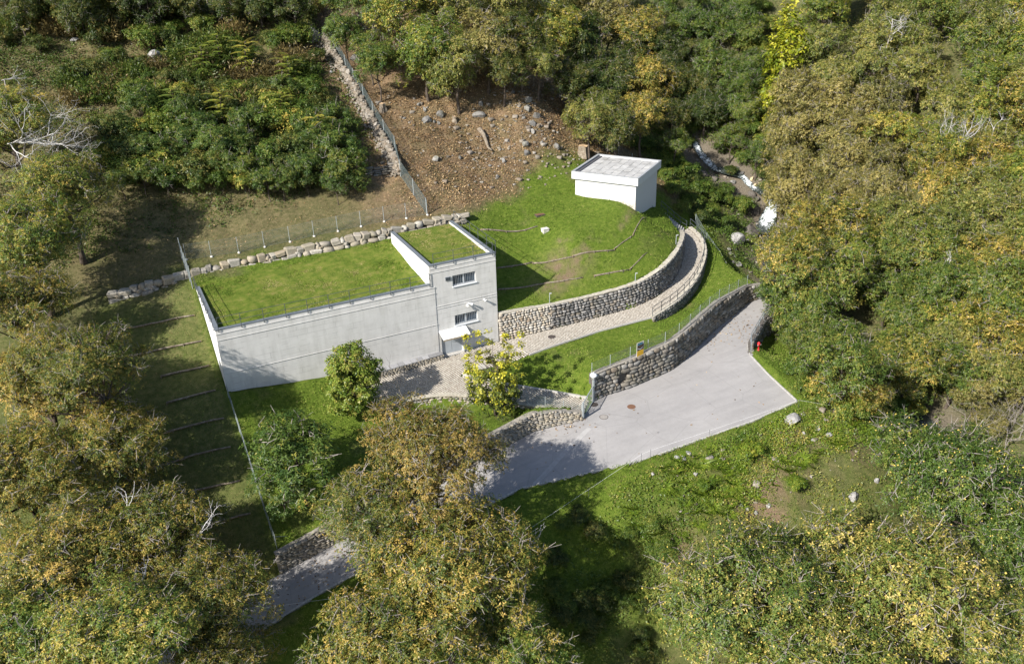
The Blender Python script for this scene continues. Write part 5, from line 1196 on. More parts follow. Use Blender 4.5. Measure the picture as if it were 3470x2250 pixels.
def stone_mesh(kind, i, mat):
    k = (kind, i, mat.name)
    if k not in MESHES:
        V, F = {'round':ROUND,'flat':FLAT,'block':BLOCK}[kind][i]
        m = MB(); m.add(V, F); MESHES[k] = m.mesh('stone', mat, kind != 'block')
    return MESHES[k]
def stone_mat2(name, cols, var=.25, moss=(.13,.13,.08), moss_amt=.8):
    t = NT(name); r = t.math('FRACT', t.math('ADD', t.rnd(), t.attr('tint'))); n = len(cols)
    base = t.ramp(r, [((i+.5)/n, c) for i, c in enumerate(cols)])
    nz = t.noise(7.0, 6, .65); nz2 = t.noise(1.3, 4)
    c = t.mix(1.0, base, t.ramp(nz, [(.25,(1-var*1.6,)*3),(.75,(1+var*.4,)*3)]), 'MULTIPLY')
    c = t.mix(t.math('MULTIPLY', t.math('SUBTRACT', nz2, .52, True), moss_amt*3, True), c, moss)
    t.bump(nz, .5, .03); return t.done(c, .9, 0, .2)
def at_s(P, s):
    d = np.concatenate([[0], np.cumsum(np.linalg.norm(np.diff(P[:,:2],axis=0),axis=1))])
    q = np.array([np.interp(s, d, P[:,k]) for k in range(P.shape[1])]); e = .15
    t = np.array([np.interp(s+e,d,P[:,k])-np.interp(s-e,d,P[:,k]) for k in (0,1)]); t /= np.linalg.norm(t)+1e-9
    return q, t, d[-1]
def wall_core(P, side, th, mat, name, parent, lo=-.5, inset=.06, z0=None, z1=None):
    """solid behind the stones; side +1: visible face left of the line's direction"""
    Q = resample(P, .5); f = offset(Q, -side*inset); b = offset(Q, -side*th); n = len(Q)
    zb = Q[:,2]+(lo if z0 is None else z0); zt = Q[:,2]+(Q[:,3] if z1 is None else np.minimum(z1, Q[:,3]))
    V = np.concatenate([np.c_[f[:,:2],zb], np.c_[f[:,:2],zt], np.c_[b[:,:2],zt], np.c_[b[:,:2],zb]]); F = []
    for i in range(n-1):
        for a in range(4): F.append((a*n+i, a*n+i+1, ((a+1) % 4)*n+i+1, ((a+1) % 4)*n+i)[::-side])
    F.append((0, n, 2*n, 3*n)[::side]); F.append((n-1, 2*n-1, 3*n-1, 4*n-1)[::-side])
    m = MB(); m.add(V, F); return m.build(name, mat, parent)
def stone_wall(name, P, side, wr, hr, th, mat, core, label, cat='wall', kind='round', proud=.03, deep=.16, seed=0, hole=None, cap=None, maxn=300, group=None, embed=.0, gap=.96):
    rs = np.random.default_rng(seed); q, _, L = at_s(P, 0)
    root = thing(name, at_s(P, L/2)[0][:3], label, cat, group)
    if hole is None: wall_core(P, side, th, core, 'mortar_core', root)
    else:
        s0, s1, h0, h1 = hole; S = resample(P, .05); d = np.concatenate([[0], np.cumsum(np.linalg.norm(np.diff(S[:,:2],axis=0),axis=1))])
        cut = lambda a, b: S[(d >= a-.03) & (d <= b+.03)]
        wall_core(cut(0,s0), side, th, core, 'mortar_core', root); wall_core(cut(s1,L), side, th, core, 'mortar_core', root)
        mid = cut(s0,s1); wall_core(mid, side, th, core, 'mortar_core', root, z1=h0)
        up = mid.copy(); up[:,2] += h1; up[:,3] -= h1; wall_core(up, side, th, core, 'mortar_core', root, lo=0)
        wall_core(mid, side, th+.35, core, 'niche_back', root, inset=.24, z0=h0-.05, z1=h1+.05)
    st = []; v = 0.0; H = P[:,3].max()
    while v < H:
        h = rs.uniform(*hr); s = rs.uniform(-wr[0], 0)
        while s < L:
            w = rs.uniform(*wr)*(1 if rs.random() > .2 else .62); hh = h*rs.uniform(.82,1.12); c = s+w/2
            if 0 < c < L:
                q, tg, _ = at_s(P, c)
                if v+h*.45 < q[3] and not (hole and hole[0]-.05 < c < hole[1]+.05 and hole[2] < v+h/2 < hole[3]):
                    top = min(v+hh, q[3]+.04); hh2 = max(.06, top-v)
                    nrm = A(-tg[1], tg[0])*side; pr_ = proud+rs.uniform(-.02,.03)
                    st.append((w*hh2, q[0]+nrm[0]*(pr_-deep*.5), q[1]+nrm[1]*(pr_-deep*.5), q[2]+v+hh2/2, math.atan2(tg[1],tg[0]), w*gap/2, deep, hh2*gap/2, rs.integers(8), rs.uniform(-.09,.09)))
            s += w
        v += h*.93
    st.sort(key=lambda a: -a[0])
    for a in st[:maxn]:
        piece('stone', stone_mesh(kind, a[8], mat), root, a[1:4], (0,a[9],a[4]), (a[5],a[6],a[7]))
    rest = st[maxn:]
    if rest:
        Vs, Fs, T = [], [], []; n = 0; src = {'round':ROUND,'flat':FLAT,'block':BLOCK}[kind]
        for a in rest:
            V, F = src[a[8]]; V = V*A(a[5],a[6],a[7]); ca, sa = math.cos(a[4]), math.sin(a[4])
            V = np.c_[V[:,0]*ca-V[:,1]*sa, V[:,0]*sa+V[:,1]*ca, V[:,2]]+A(*a[1:4])
            Vs.append(V); Fs.append(np.array(F)+n); n += len(V); T.append(np.full(len(F), rs.random()))
        me = fastmesh('small_stones', np.concatenate(Vs), np.concatenate(Fs), mat, {'tint':('FACE',np.concatenate(T))}, kind != 'block')
        tag(link('small_stones', me, root), kind='stuff')
    return root
M_PALE = stone_mat2('pale_river_stone', [(.44,.41,.36),(.5,.43,.33),(.38,.36,.33),(.52,.49,.44),(.34,.27,.2),(.45,.4,.33)], .2, moss_amt=.2)
M_DARKST = stone_mat2('grey_river_stone', [(.13,.13,.13),(.2,.195,.19),(.27,.26,.245),(.16,.15,.14),(.34,.33,.32),(.23,.2,.165)], .3, moss_amt=.3)
M_ROADST = stone_mat2('weathered_wall_stone', [(.13,.12,.105),(.2,.18,.15),(.27,.245,.205),(.16,.16,.155),(.34,.325,.3),(.22,.185,.145)], .35, (.06,.06,.035), 1.0)
M_RAMPST = stone_mat2('split_wall_stone', [(.3,.26,.2),(.38,.34,.27),(.26,.25,.23),(.34,.31,.27),(.42,.37,.29)], .3, moss_amt=.4)
M_BOULD = stone_mat2('pale_boulder', [(.32,.285,.22),(.38,.34,.28),(.28,.265,.235),(.34,.285,.205),(.41,.385,.335)], .3, moss_amt=.35)
M_MORTD = plain('dark_mortar', (.1,.09,.08), .95, 0, .4, 7)
M_MORTM = plain('grey_mortar', (.24,.22,.19), .95, 0, .3, 7)
M_CAPST = plain('cap_mortar', (.38,.35,.29), .95, 0, .3, 5)
COBR = resample(COB, .15); ks = int(np.argmin(np.abs(COBR[:,0]-30.0)))
stone_wall('cobble_retaining_wall', COBR[:ks+1], -1, (.26,.54), (.2,.3), .55, M_PALE, M_MORTM, 'cream and tan river stone wall next to the corner of the concrete building', seed=1, deep=.13)
stone_wall('cobble_retaining_wall', COBR[ks:], -1, (.3,.62), (.22,.36), .55, M_DARKST, M_MORTD, 'dark grey river stone wall curving along the upper side of the paved path', seed=2, deep=.15)
DR = resample(DARK[::-1], .25)           # from the gate to the bridge, seen from the right of its direction
stone_wall('roadside_retaining_wall', DR, -1, (.3,.95), (.24,.56), .6, M_ROADST, M_MORTD, 'tall dark fieldstone wall along the asphalt road with a niche at its gate end', seed=3, deep=.14, kind='flat', hole=(2.6,3.55,.75,1.6))
RW = resample(ROADW, .25)
stone_wall('garden_wall', RW, 1, (.25,.6), (.13,.24), .5, M_RAMPST, M_MORTM, 'tan stone wall below the garden on the upper side of the lower road', seed=4, deep=.12, kind='flat')
RL = smooth_line(RAMP_LO, 1); RLW = np.column_stack([RL[:,:2], np.interp(RL[:,0],[11,15,18,22,24,26.3],[-1.75,-1.8,-1.85,-2.0,-2.3,-2.5]), np.zeros(len(RL))]); RLW[:,3] = RL[:,2]+.14-RLW[:,2]; RLW = resample(RLW, .25)
stone_wall('ramp_wall', RLW, -1, (.25,.6), (.15,.28), .35, M_RAMPST, M_MORTM, 'short stone wall with pale coping under the edge of the paved ramp', seed=5, deep=.12, kind='flat')
cp = MB(); Q = resample(offset(np.column_stack([RLW[:,:2], RLW[:,2]+RLW[:,3]+.05]), .1), .7)
rw_root = [o for o in COL.objects if o.name == 'ramp_wall'][0]
for a, b in zip(Q[:-1], Q[1:]): m = MB(); m.beam(a, b-(b-a)*.012, .46, .1); m.build('coping_slab', M_CAPST, rw_root)
PW = PARAPET.copy(); PW[:,3] += .14; PW[:,2] -= PARAPET[:,3]; PWo = offset(PW, -.42)
stone_wall('parapet_wall', resample(PWo, .2), -1, (.25,.5), (.16,.28), .4, M_DARKST, M_MORTM, 'curved low stone wall under the handrail on the outer side of the path', seed=6, deep=.1, kind='flat')
pp = [o for o in COL.objects if o.name == 'parapet_wall'][0]
Q = resample(np.column_stack([offset(PW, -.2)[:,:2], PW[:,2]+PW[:,3]+.03]), .9)
for a, b in zip(Q[:-1], Q[1:]): m = MB(); m.beam(a, b-(b-a)*.008, .46, .07); m.build('coping_slab', M_CAPST, pp)
for nm, ln in (('cobble_retaining_wall', COBR[:ks+1]), ('cobble_retaining_wall.001', COBR[ks:-8]), ('roadside_retaining_wall', DR)):
    pr_ = [o for o in COL.objects if o.name == nm][0]; Q = resample(np.column_stack([offset(ln, .26)[:,:2], ln[:,2]+ln[:,3]+.0]), .55); r_ = np.random.default_rng(len(Q))
    for a, b in zip(Q[:-1], Q[1:]): m = MB(); m.beam(a+A(0,0,r_.uniform(-.02,.03)), b-(b-a)*.03+A(0,0,r_.uniform(-.02,.03)), .5*r_.uniform(.9,1.1), .09); m.build('cap_stone', M_CAPST if 'cobble' in nm else M_MORTM, pr_)
# planter facing stones
PLW = np.column_stack([np.linspace(12.2,18.9,12), np.linspace(-.74,-.57,12), np.linspace(-.56,-.24,12), np.linspace(.64,.46,12)])
rs = np.random.default_rng(9)
v = 0
while v < .6:
    h = rs.uniform(.1,.17); s = 0
    while s < 6.6:
        w = rs.uniform(.18,.42); q, tg, _ = at_s(PLW, s+w/2)
        if v+h*.5 < q[3]: piece('stone', stone_mesh('flat', int(rs.integers(8)), M_RAMPST), pb, (q[0], q[1]+.02, q[2]+v+h/2), (0,rs.uniform(-.08,.08),0), (w*.48,.09,h*.47))
        s += w
    v += h*.95
# loose boulder wall behind the roofs
BW = A([-7.2,13.4,5.4,1.15],[-4,13.0,5.75,1.2],[0,12.6,6.25,1.2],[4,12.2,6.55,1.2],[8,11.9,6.85,1.15],[13,11.5,7.2,1.1],[18,11.1,7.5,1.05],[23,10.9,7.75,1.0],[26.4,10.9,7.95,.9])
root = thing('boulder_wall', BW[4,:3], 'dry-laid wall of pale quarried boulders behind the grass roofs', 'wall'); rs = np.random.default_rng(12)
for course in range(2):
    s = rs.uniform(0,.3); L = at_s(BW,0)[2]
    while s < L:
        w = rs.uniform(.42,1.2); q, tg, _ = at_s(BW, s+w/2); h = q[3]/2.0*rs.uniform(.65,1.25)
        z = q[2]+q[3]*(.3+.5*course)+rs.uniform(-.07,.07); back = .22*course
        piece('boulder', stone_mesh('block' if rs.random() < .7 else 'flat', int(rs.integers(8)), M_BOULD), root, (q[0]-tg[1]*back, q[1]+tg[0]*back+rs.uniform(-.08,.08), z), (rs.uniform(-.12,.12),rs.uniform(-.16,.16),math.atan2(tg[1],tg[0])+rs.uniform(-.2,.2)), (w*.5,.42,h*.55))
        if rs.random() < .35: piece('boulder', stone_mesh('block', int(rs.integers(8)), M_BOULD), root, (q[0]-tg[0]*w*.5, q[1]-tg[1]*w*.5-.1, q[2]+q[3]*(.12+.48*course)), (0,0,rs.uniform(0,3)), (.2,.22,.15))
        s += w*1.0
# stairs from the path up to the hut
M_STEP = plain('step_concrete', (.36,.35,.33), .9, 0, .15, 6)
stair = thing('stair', (52.1,9.2,2.8), 'short flight of concrete steps between the curved path and the white hut', 'stairs')
s0, s1 = A(52.1,9.1,2.8), A(50.35,10.7,4.55); dxy = (s1-s0)[:2]/np.linalg.norm((s1-s0)[:2]); nrm = A(dxy[1],-dxy[0])
for i in range(10):
    p = s0+(s1-s0)*i/10; q = s0+(s1-s0)*(i+1)/10; m = MB(); a = p[:2]; b = q[:2]+dxy*.03; top = s0[2]+(s1[2]-s0[2])*(i+1)/10; w = .62
    c4_ = [A(*(a-nrm*w)),A(*(a+nrm*w)),A(*(b+nrm*w)),A(*(b-nrm*w))]
    m.add([A(*c,top-.5) for c in c4_]+[A(*c,top) for c in c4_], BOXF); m.build('step', M_STEP, stair)

# ---------------------------------------------------------------- white hut
hut = thing('white_hut', (HUT_O[0],HUT_O[1],7.8), 'small white flat-roofed hut at the top of the green mound', 'hut')
ca, sa = math.cos(HUT_YAW), math.sin(HUT_YAW)
HM = np.eye(4); HM[:3,:3] = A([ca,-sa,0],[sa,ca,0],[0,0,1]); HM[:2,3] = HUT_O
def hbox(lo, hi, name, mat, parent=hut): m = MB(); m.box(lo, hi, HM); return m.build(name, mat, parent)
M_STUCCO = plain('white_stucco', (.53,.53,.525), .9, 0, .03, 8)
M_HFASC = plain('white_metal_fascia', (.56,.57,.58), .55, .0, .03, 2)
i = .31; ZR, ZF = 10.67, 9.9
hbox((i,i,4.6),(HUT_W-i,HUT_D-i,ZF-.001), 'wall', M_STUCCO)
M_BASE = plain('hut_plinth', (.5,.46,.4), .95, 0, .2, 5)
hbox((i-.03,i-.03,7.2),(HUT_W-i+.02,i-.001,7.98), 'plinth', M_BASE)
for lo, hi in (((0,0),(HUT_W,.16)),((0,HUT_D-.16),(HUT_W,HUT_D)),((0,.16),(.16,HUT_D-.16)),((HUT_W-.16,.16),(HUT_W,HUT_D-.16))):
    hbox((*lo,ZF),(*hi,ZR), 'fascia', M_HFASC)
hbox((.16,.16,ZF),(HUT_W-.16,HUT_D-.16,ZR-.2), 'roof_slab', M_STUCCO)
cw = .3; M_COPE2 = plain('hut_coping', (.45,.46,.47), .45, .35, .08, 3)
for lo, hi in (((-.02,-.02),(HUT_W+.02,.2)),((-.02,HUT_D-.2),(HUT_W+.02,HUT_D+.02)),((-.02,.2),(.24,HUT_D-.2)),((HUT_W-.2,.2),(HUT_W+.02,HUT_D-.2))):
    hbox((*lo,ZR+.001),(*hi,ZR+.035), 'coping', M_COPE2)
M_GUT = plain('dark_gutter', (.1,.1,.11), .6, .2, .2, 4)
hbox((.24,.2,ZR-.199),(.6,HUT_D-.2,ZR-.1), 'gutter', M_GUT)
t = NT('roof_tile'); r = t.rnd(); st_ = t.noise(.9, 6, .7); f_ = t.noise(12, 5)
c = t.ramp(r, [(.2,(.4,.395,.385)),(.8,(.47,.465,.45))]); c = t.mix(1.0, c, t.ramp(st_, [(.3,(.55,.54,.52)),(.5,(.95,.95,.95)),(.7,(1.08,1.08,1.08))]), 'MULTIPLY'); c = t.mix(1.0, c, t.ramp(f_, [(.3,(.85,)*3),(.7,(1.05,)*3)]), 'MULTIPLY')
M_TILE = t.done(c, .9); n = 8; tw = (HUT_W-.2-.78)/n; td = (HUT_D-.4)/n; tm = None
for a in range(n):
    for b in range(n):
        x0 = .78+a*tw; y0 = .2+b*td; g = .018
        if tm is None: m = MB(); m.box((-tw/2+g,-td/2+g,0),(tw/2-g,td/2-g,.05)); tm = m.mesh('roof_tile', M_TILE)
        w = HM @ A(x0+tw/2, y0+td/2, 0, 1); piece('roof_tile', tm, hut, (w[0],w[1],ZR-.19+.008*((a*7+b*5) % 3)), (0,0,HUT_YAW))

# ---------------------------------------------------------------- fences, gate, lamps, covers, sign
M_WIRE = plain('fence_wire', (.13,.16,.155), .6, .0, .1, 3)
M_POST = plain('fence_post', (.33,.36,.37), .5, .15, .12, 9)
M_FOOT = plain('concrete_foot', (.55,.52,.47), .95, 0, .2, 9)
def wire_panel(mb, p, q, h, sp=.13, r=.0045):
    """diamond wire between two posts standing at p and q"""
    p, q = np.asarray(p,float), np.asarray(q,float); L = np.linalg.norm((q-p)[:2])
    if L < .05: return
    P = lambda u, v: p+(q-p)*(u/L)+A(0,0,v)
    s = sp*1.414; k = -h+s*.3
    while k < L:
        a, b = max(0,k), min(L,k+h)
        if b-a > .05:
            mb.tube([P(a,a-k), P(b,b-k)], r, 3, False); mb.tube([P(a,h-(a-k)), P(b,h-(b-k))], r, 3, False)
        k += s
    for v in (.06, h*.5, h-.02): mb.tube([P(0,v), P(L,v)], r*1.2, 3, False)
def fence(name, pts, h, label, sp=.13, r=.0045, pr=.025, feet=False, brace=(), post_h=None, group=None):
    root = thing(name, pts[len(pts)//2], label, 'fence', group); w = MB()
    for a, b in zip(pts[:-1], pts[1:]): wire_panel(w, A(*a)+A(0,0,.05), A(*b)+A(0,0,.05), h, sp, r)
    w.build('wire_mesh', M_WIRE, root)
    for i, p in enumerate(pts):
        ph = post_h or h+.08
        m = MB(); m.tube([A(*p)-A(0,0,.4), A(*p)+A(0,0,ph)], pr, 6); po = m.build('post', M_POST, root)
        if feet: m = MB(); m.add(octa_stone(i,.4,.15)[0]*A(.13,.13,.1)+A(*p)+A(.02,-.03,.02), octa_stone(i,.4,.15)[1]); m.build('foot', M_FOOT, po, True)
    for i, d in brace:
        a = A(*pts[i])+A(0,0,h*.9); b = A(*pts[i])+A(*d); b[2] = gz(b[0],b[1])
        m = MB(); m.tube([a,b], pr*.8, 6); m.build('brace', M_POST, root)
    return root
lift = lambda P, n: [tuple(p) for p in resample(np.asarray(P,float), n)]
fence('wire_fence', FENCE_BACK, 1.5, 'wire fence on thin posts with concrete feet above the pale boulder wall', feet=True, brace=((10,(.5,.7,0)),))
fence('wire_fence', FENCE_HILL, 1.7, 'tall wire fence climbing the hillside along the tumbled stone wall', sp=.1, r=.009, pr=.035)
up = [(x,y,gz(x,y)) for x,y in ((46.3,30.4),(46.9,28.2),(47.5,26.4),(48.2,24.9),(48.8,23.3),(49.7,22.1),(50.9,21.0),(51.9,19.6))]
fence('wire_fence', up, 1.6, 'wire fence running down the wooded slope behind the white hut')
dk = resample(offset(DARK_TOP[1:], -.25), 1.95); dk = [(a,b,c-.02) for a,b,c in dk]
fence('wire_fence', dk, 1.1, 'low wire fence along the top of the dark roadside wall', brace=((0,(.9,.4,0)),))
fr = [(x,y,gz(x,y)) for x,y,_ in FENCE_R]
fence('wire_fence', fr, 1.25, 'wire fence between the curved path and the stream', sp=.11, r=.006, brace=((6,(.0,.9,0)),))
lf = [(-.02,y,gz(-.05,y)) for y in np.linspace(-.6,-14.4,9)]
fence('wire_fence', lf, 1.2, 'wire fence running downhill from the corner of the concrete building to the lower road', sp=.12, r=.004, pr=.028, brace=((8,(.9,.6,0)),))
lb = [(-.25,y,gz(-.25,y)) for y in (10.4,11.6,12.9,14.2,15.6)]
fence('wire_fence', lb, 2.1, 'tall narrow wire fence at the rear left corner of the long grass roof', sp=.1, r=.007, pr=.035)
rf = [(a,b,c+.0) for a,b,c in resample(offset(np.column_stack([RLW[:,:2], RLW[:,2]+RLW[:,3]+.07])[-26:], .12), 1.5)]
fence('wire_fence', rf, .95, 'short wire fence on the stone wall beside the gate ramp', sp=.08, r=.005, pr=.028)
# handrail on the curved parapet
HR = resample(np.column_stack([offset(PW,-.2)[:,:2], PW[:,2]+PW[:,3]+.06]), 1.35)
def handrail(P, h, label, top_only=False):
    P = np.asarray(P); root = thing('handrail', P[len(P)//2], label, 'railing')
    for v in (h, h*.5): m = MB(); m.tube(P+A(0,0,v), .03, 6); m.build('rail', M_RAIL, root)
    for p in P: m = MB(); m.tube([p-A(0,0,.05), p+A(0,0,h)], .03, 6); m.build('post', M_RAIL, root)
handrail(HR, .95, 'dark metal handrail along the outer edge of the curved path')
sr = np.array([s0+(s1-s0)*f+A(nrm[0],nrm[1],0)*.75 for f in np.linspace(-.1,1.15,5)]); sr[:,2] = np.maximum(sr[:,2], [gz(a,b) for a,b,_ in sr])
handrail(sr, .95, 'galvanised handrail beside the steps below the white hut')
# bridge guard rail and low wall on the stream side of the road
BWL = np.column_stack([ASPH_LO[2:6,:2], ASPH_LO[2:6,2]-1.8, [2.1,2.1,2.1,2.0]]); BWL = resample(offset(BWL, .45), .3)
stone_wall('bridge_wall', BWL, 1, (.3,.7), (.2,.4), .4, M_ROADST, M_MORTD, 'low stone wall on the stream side of the road by the bridge', seed=14, kind='flat')
bp = resample(offset(ASPH_LO[2:6]+A(0,0,.28), .27), 1.6); root = thing('guard_rail', bp[2], 'galvanised guard rail on the low wall between road and stream', 'railing')
for v in (.9,.5): m = MB(); m.tube(bp+A(0,0,v), .035, 8); m.build('rail', M_STEEL, root)
for p in bp: m = MB(); m.tube([p-A(0,0,.1), p+A(0,0,.9)], .035, 8); m.build('post', M_STEEL, root)
bq = resample(offset(ASPH_UP[1:3]+A(0,0,.1), -.3), 1.6); root = thing('guard_rail', bq[1], 'pale guard rail on the far side of the road bridge', 'railing')
for v in (.85,.45): m = MB(); m.beam(bq[0]+A(0,0,v), bq[-1]+A(0,0,v), .05, .12); m.build('rail', M_STEEL, root)
for p in bq: m = MB(); m.tube([p-A(0,0,.5), p+A(0,0,.9)], .04, 8); m.build('post', M_STEEL, root)
# gate
GP0, GP1 = A(26.32,-12.72,-2.28), A(28.5,-10.75,-2.22); gh = 1.62
gate = thing('gate', GP0, 'galvanised mesh gate between the stone walls at the foot of the ramp', 'gate')
m = MB(); m.beam(GP0-A(0,0,.2), GP0+A(0,0,gh+.06), .14, .14, (0,1,0)); m.build('post', M_POST, gate)
gd = (GP1-GP0)/np.linalg.norm(GP1-GP0); a0, a1 = GP0+gd*.16, GP1-gd*.12
fr_ = MB()
for z in (.12, gh): fr_.beam(a0+A(0,0,z), a1+A(0,0,z), .06, .06)
for q in (a0, a1): fr_.beam(q+A(0,0,.15), q+A(0,0,gh-.03), .06, .06, (0,1,0))
leaf = fr_.build('gate_leaf', M_POST, gate)
w = MB(); wire_panel(w, a0+A(0,0,.12), a1+A(0,0,.12), gh-.14, .07, .004); w.build('wire_mesh', M_WIRE, leaf)
# lamp at the gate
lp = thing('lamp_post', GP1, 'grey lamp post with a white mushroom hood beside the gate', 'lamp')
m = MB(); m.beam(GP1-A(0,0,.2), GP1+A(0,0,2.2), .13, .13, (0,1,0)); m.build('post', M_POST, lp)
m = MB(); m.lathe([(.06,2.2),(.07,2.3),(.13,2.34),(.16,2.56),(.15,2.6),(.05,2.62)], GP1, 14); m.build('lantern', plain('lantern_glass', (.5,.52,.5), .2), lp, True)
m = MB(); m.lathe([(.31,2.6),(.33,2.63),(.27,2.74),(.16,2.82),(.05,2.86),(.03,2.93)], GP1, 18); m.build('hood', plain('hood_enamel', (.72,.74,.76), .3, .1, .03), lp, True)
# path lights
wh = ['on the lawn above the cream river stone wall', 'above the middle of the dark river stone wall', 'at the far end of the dark river stone wall']
for k, p in enumerate(LIGHTS):
    p = A(*p); p[2] = gz(p[0],p[1]); L_ = thing('path_light', p, 'slim grey path light '+wh[k], 'lamp', 'path lights on the lawn')
    m = MB(); m.tube([p-A(0,0,.2), p+A(0,0,1.0)], .035, 8); m.build('post', M_POST, L_)
    m = MB(); m.beam(p+A(-.05,-.05,1.02), p+A(.1,-.2,1.06), .13, .06); m.build('head', M_COPE2, L_)
# covers
t = NT('cast_iron'); M_IRON = t.done(t.ramp(t.noise(18,4), [(.3,(.06,.05,.045)),(.7,(.12,.1,.09))]), .7, .3)
t = NT('rusty_iron'); M_RUST = t.done(t.ramp(t.noise(18,4), [(.3,(.12,.06,.035)),(.7,(.2,.11,.07))]), .85, .1)
M_CFILL = plain('cover_concrete', (.27,.25,.23), .9, 0, .12, 12)
CV = [('grey iron cover in the paved path', M_IRON, M_IRON, .36), ('rusty brown iron cover in the middle of the asphalt forecourt', M_RUST, M_RUST, .36), ('concrete-filled round cover in the asphalt left of the rusty one', M_IRON, M_CFILL, .37), ('dark round cover in the asphalt under the gate shadow', M_IRON, M_IRON, .35), ('tiny round drain cover in the lower road', M_RUST, M_IRON, .1)]
for k, p in enumerate(COVERS):
    x, y = p[:2]; zf = T_PAVE if k == 0 else T_ASPH
    z = float(zf(np.array([x]),np.array([y]))[0]); dx = float(zf(np.array([x+.2]),np.array([y]))[0]-z)/.2; dy = float(zf(np.array([x]),np.array([y+.2]))[0]-z)/.2
    lab, m1, m2, r = CV[k]; root = thing('manhole_cover', (x,y,z), lab, 'manhole cover')
    def disc(r0, h0, h1, name, mat):
        m = MB(); an = np.linspace(0,2*np.pi,24,endpoint=False); v = [(x+r0*math.cos(a), y+r0*math.sin(a), z+dx*r0*math.cos(a)+dy*r0*math.sin(a)+h) for h in (h0,h1) for a in an]
        m.add(v, [tuple(range(24,48))]+[(i,(i+1)%24,24+(i+1)%24,24+i) for i in range(24)]); m.build(name, mat, root)
    disc(r, -.05, .006, 'rim', m1); disc(r*.88, .0, .011, 'lid', m2)
# hydrant
hx, hy = 45.95,-11.35; hz = gz(hx,hy); M_RED = plain('hydrant_red', (.55,.02,.025), .4, 0, .1, 5)
hyd = thing('fire_hydrant', (hx,hy,hz), 'red fire hydrant on the grass at the corner of the road', 'hydrant')
m = MB(); m.lathe([(.13,-.05),(.13,.05),(.09,.07),(.085,.52),(.13,.54),(.14,.74),(.1,.84),(.04,.88)], (hx,hy,hz), 12); m.build('body', M_RED, hyd, True)
for s in (-1,1): m = MB(); m.tube([A(hx,hy,hz+.62), A(hx+s*.2,hy-.08,hz+.6)], .055, 8); m.build('outlet', plain('outlet_cap', (.5,.42,.36), .5, .4), hyd)
# information board
sb = thing('information_board', (33.3,-10.35,.7), 'information board with a dark photo panel over a yellow panel on the roadside wall', 'sign')
B0 = A(33.0,-10.46,.8); bx = A(.75,.15,0); bx /= np.linalg.norm(bx); by = A(bx[1],-bx[0],0); BWd, BHt = .84, 1.4
def bpanel(u0, u1, v0, v1, d0, d1, name, mat, parent=sb):
    m = MB(); c = [B0+bx*u*BWd+A(0,0,v*BHt)+by*d for d in (d0,d1) for u,v in ((u0,v0),(u1,v0),(u1,v1),(u0,v1))]
    m.add(c, [(0,1,2,3),(7,6,5,4),(0,4,5,1),(1,5,6,2),(2,6,7,3),(3,7,4,0)]); return m.build(name, mat, parent)
bpanel(0,1,0,1,0,.03,'board', plain('board_edge', (.6,.6,.58), .5))
t = NT('yellow_print'); M_YEL = t.done(t.ramp(t.noise(30,2), [(.4,(.68,.38,.02)),(.6,(.78,.46,.03))]), .5)
t = NT('photo_print'); M_PHOTO = t.done(t.ramp(t.noise(3.5,5,.6,dist=.8), [(.35,(.015,.013,.013)),(.55,(.07,.045,.035)),(.75,(.16,.12,.1))]), .4)
bpanel(.03,.97,.02,.44,.031,.034,'yellow_panel', M_YEL); bpanel(.03,.97,.445,.8,.031,.034,'photo_panel', M_PHOTO); hd = bpanel(.03,.97,.805,.975,.031,.034,'header_panel', plain('header_print', (.012,.022,.04), .4))
M_CYAN = plain('cyan_print', (.1,.38,.5), .5); M_LOGO = plain('pale_print', (.7,.72,.75), .5); M_INK = plain('ink_on_yellow', (.3,.17,.02), .6)
for i,(a,b) in enumerate(((.1,.26),(.29,.42),(.46,.74))): bpanel(a,b,.85,.91,.0345,.0365,'lettering', M_CYAN)
bpanel(.82,.92,.86,.95,.0345,.0365,'logo', M_LOGO)
for i in range(5):
    for a,b in ((.1,.44),(.54,.9 if i != 4 else .7)): bpanel(a,b,.1+i*.06,.112+i*.06,.0345,.0355,'text_line', M_INK)
pts = [(.12,.60),(.22,.56),(.36,.53),(.5,.515),(.62,.53),(.72,.57),(.8,.64)]
m = MB(); tp = [B0+bx*u*BWd+A(0,0,(v+.035-.02*abs(u-.3))*BHt)+by*.036 for u,v in pts]; bt = [B0+bx*u*BWd+A(0,0,(v-.012)*BHt)+by*.036 for u,v in pts]
m.add(tp+bt, [(i,i+7,i+8,i+1) for i in range(6)]); m.build('printed_stroke', M_LOGO, sb)  # pale curved shape printed in the board's picture
for u in (.12,.88): m = MB(); q = B0+bx*u*BWd-by*.03; m.tube([q-A(0,0,.5), q+A(0,0,1.2)], .025, 6); m.build('post', M_POST, sb)
# concrete shaft and hatch in the lawn
bx_, by_ = BOX[0][:2]; z = gz(bx_,by_); o = thing('concrete_shaft', (bx_,by_,z), 'small white concrete shaft box standing in the lawn', 'shaft')
m = MB(); m.box((bx_-.32,by_-.26,z-.3),(bx_+.32,by_+.26,z+.27)); m.build('box', M_FOOT, o); m = MB(); m.box((bx_-.35,by_-.29,z+.272),(bx_+.35,by_+.29,z+.33)); m.build('lid', M_FOOT, o)
hx_, hy_ = HATCH[0][:2]; z = gz(hx_,hy_); o = thing('ground_hatch', (hx_,hy_,z), 'flat brown metal hatch set into the lawn below the white hut', 'hatch')
m = MB(); m.box((hx_-.5,hy_-.3,z-.1),(hx_+.5,hy_+.3,z+.07)); m.build('frame', M_IRON, o); m = MB(); m.box((hx_-.45,hy_-.26,z+.071),(hx_+.45,hy_+.26,z+.09)); m.build('lid', M_RUST, o)
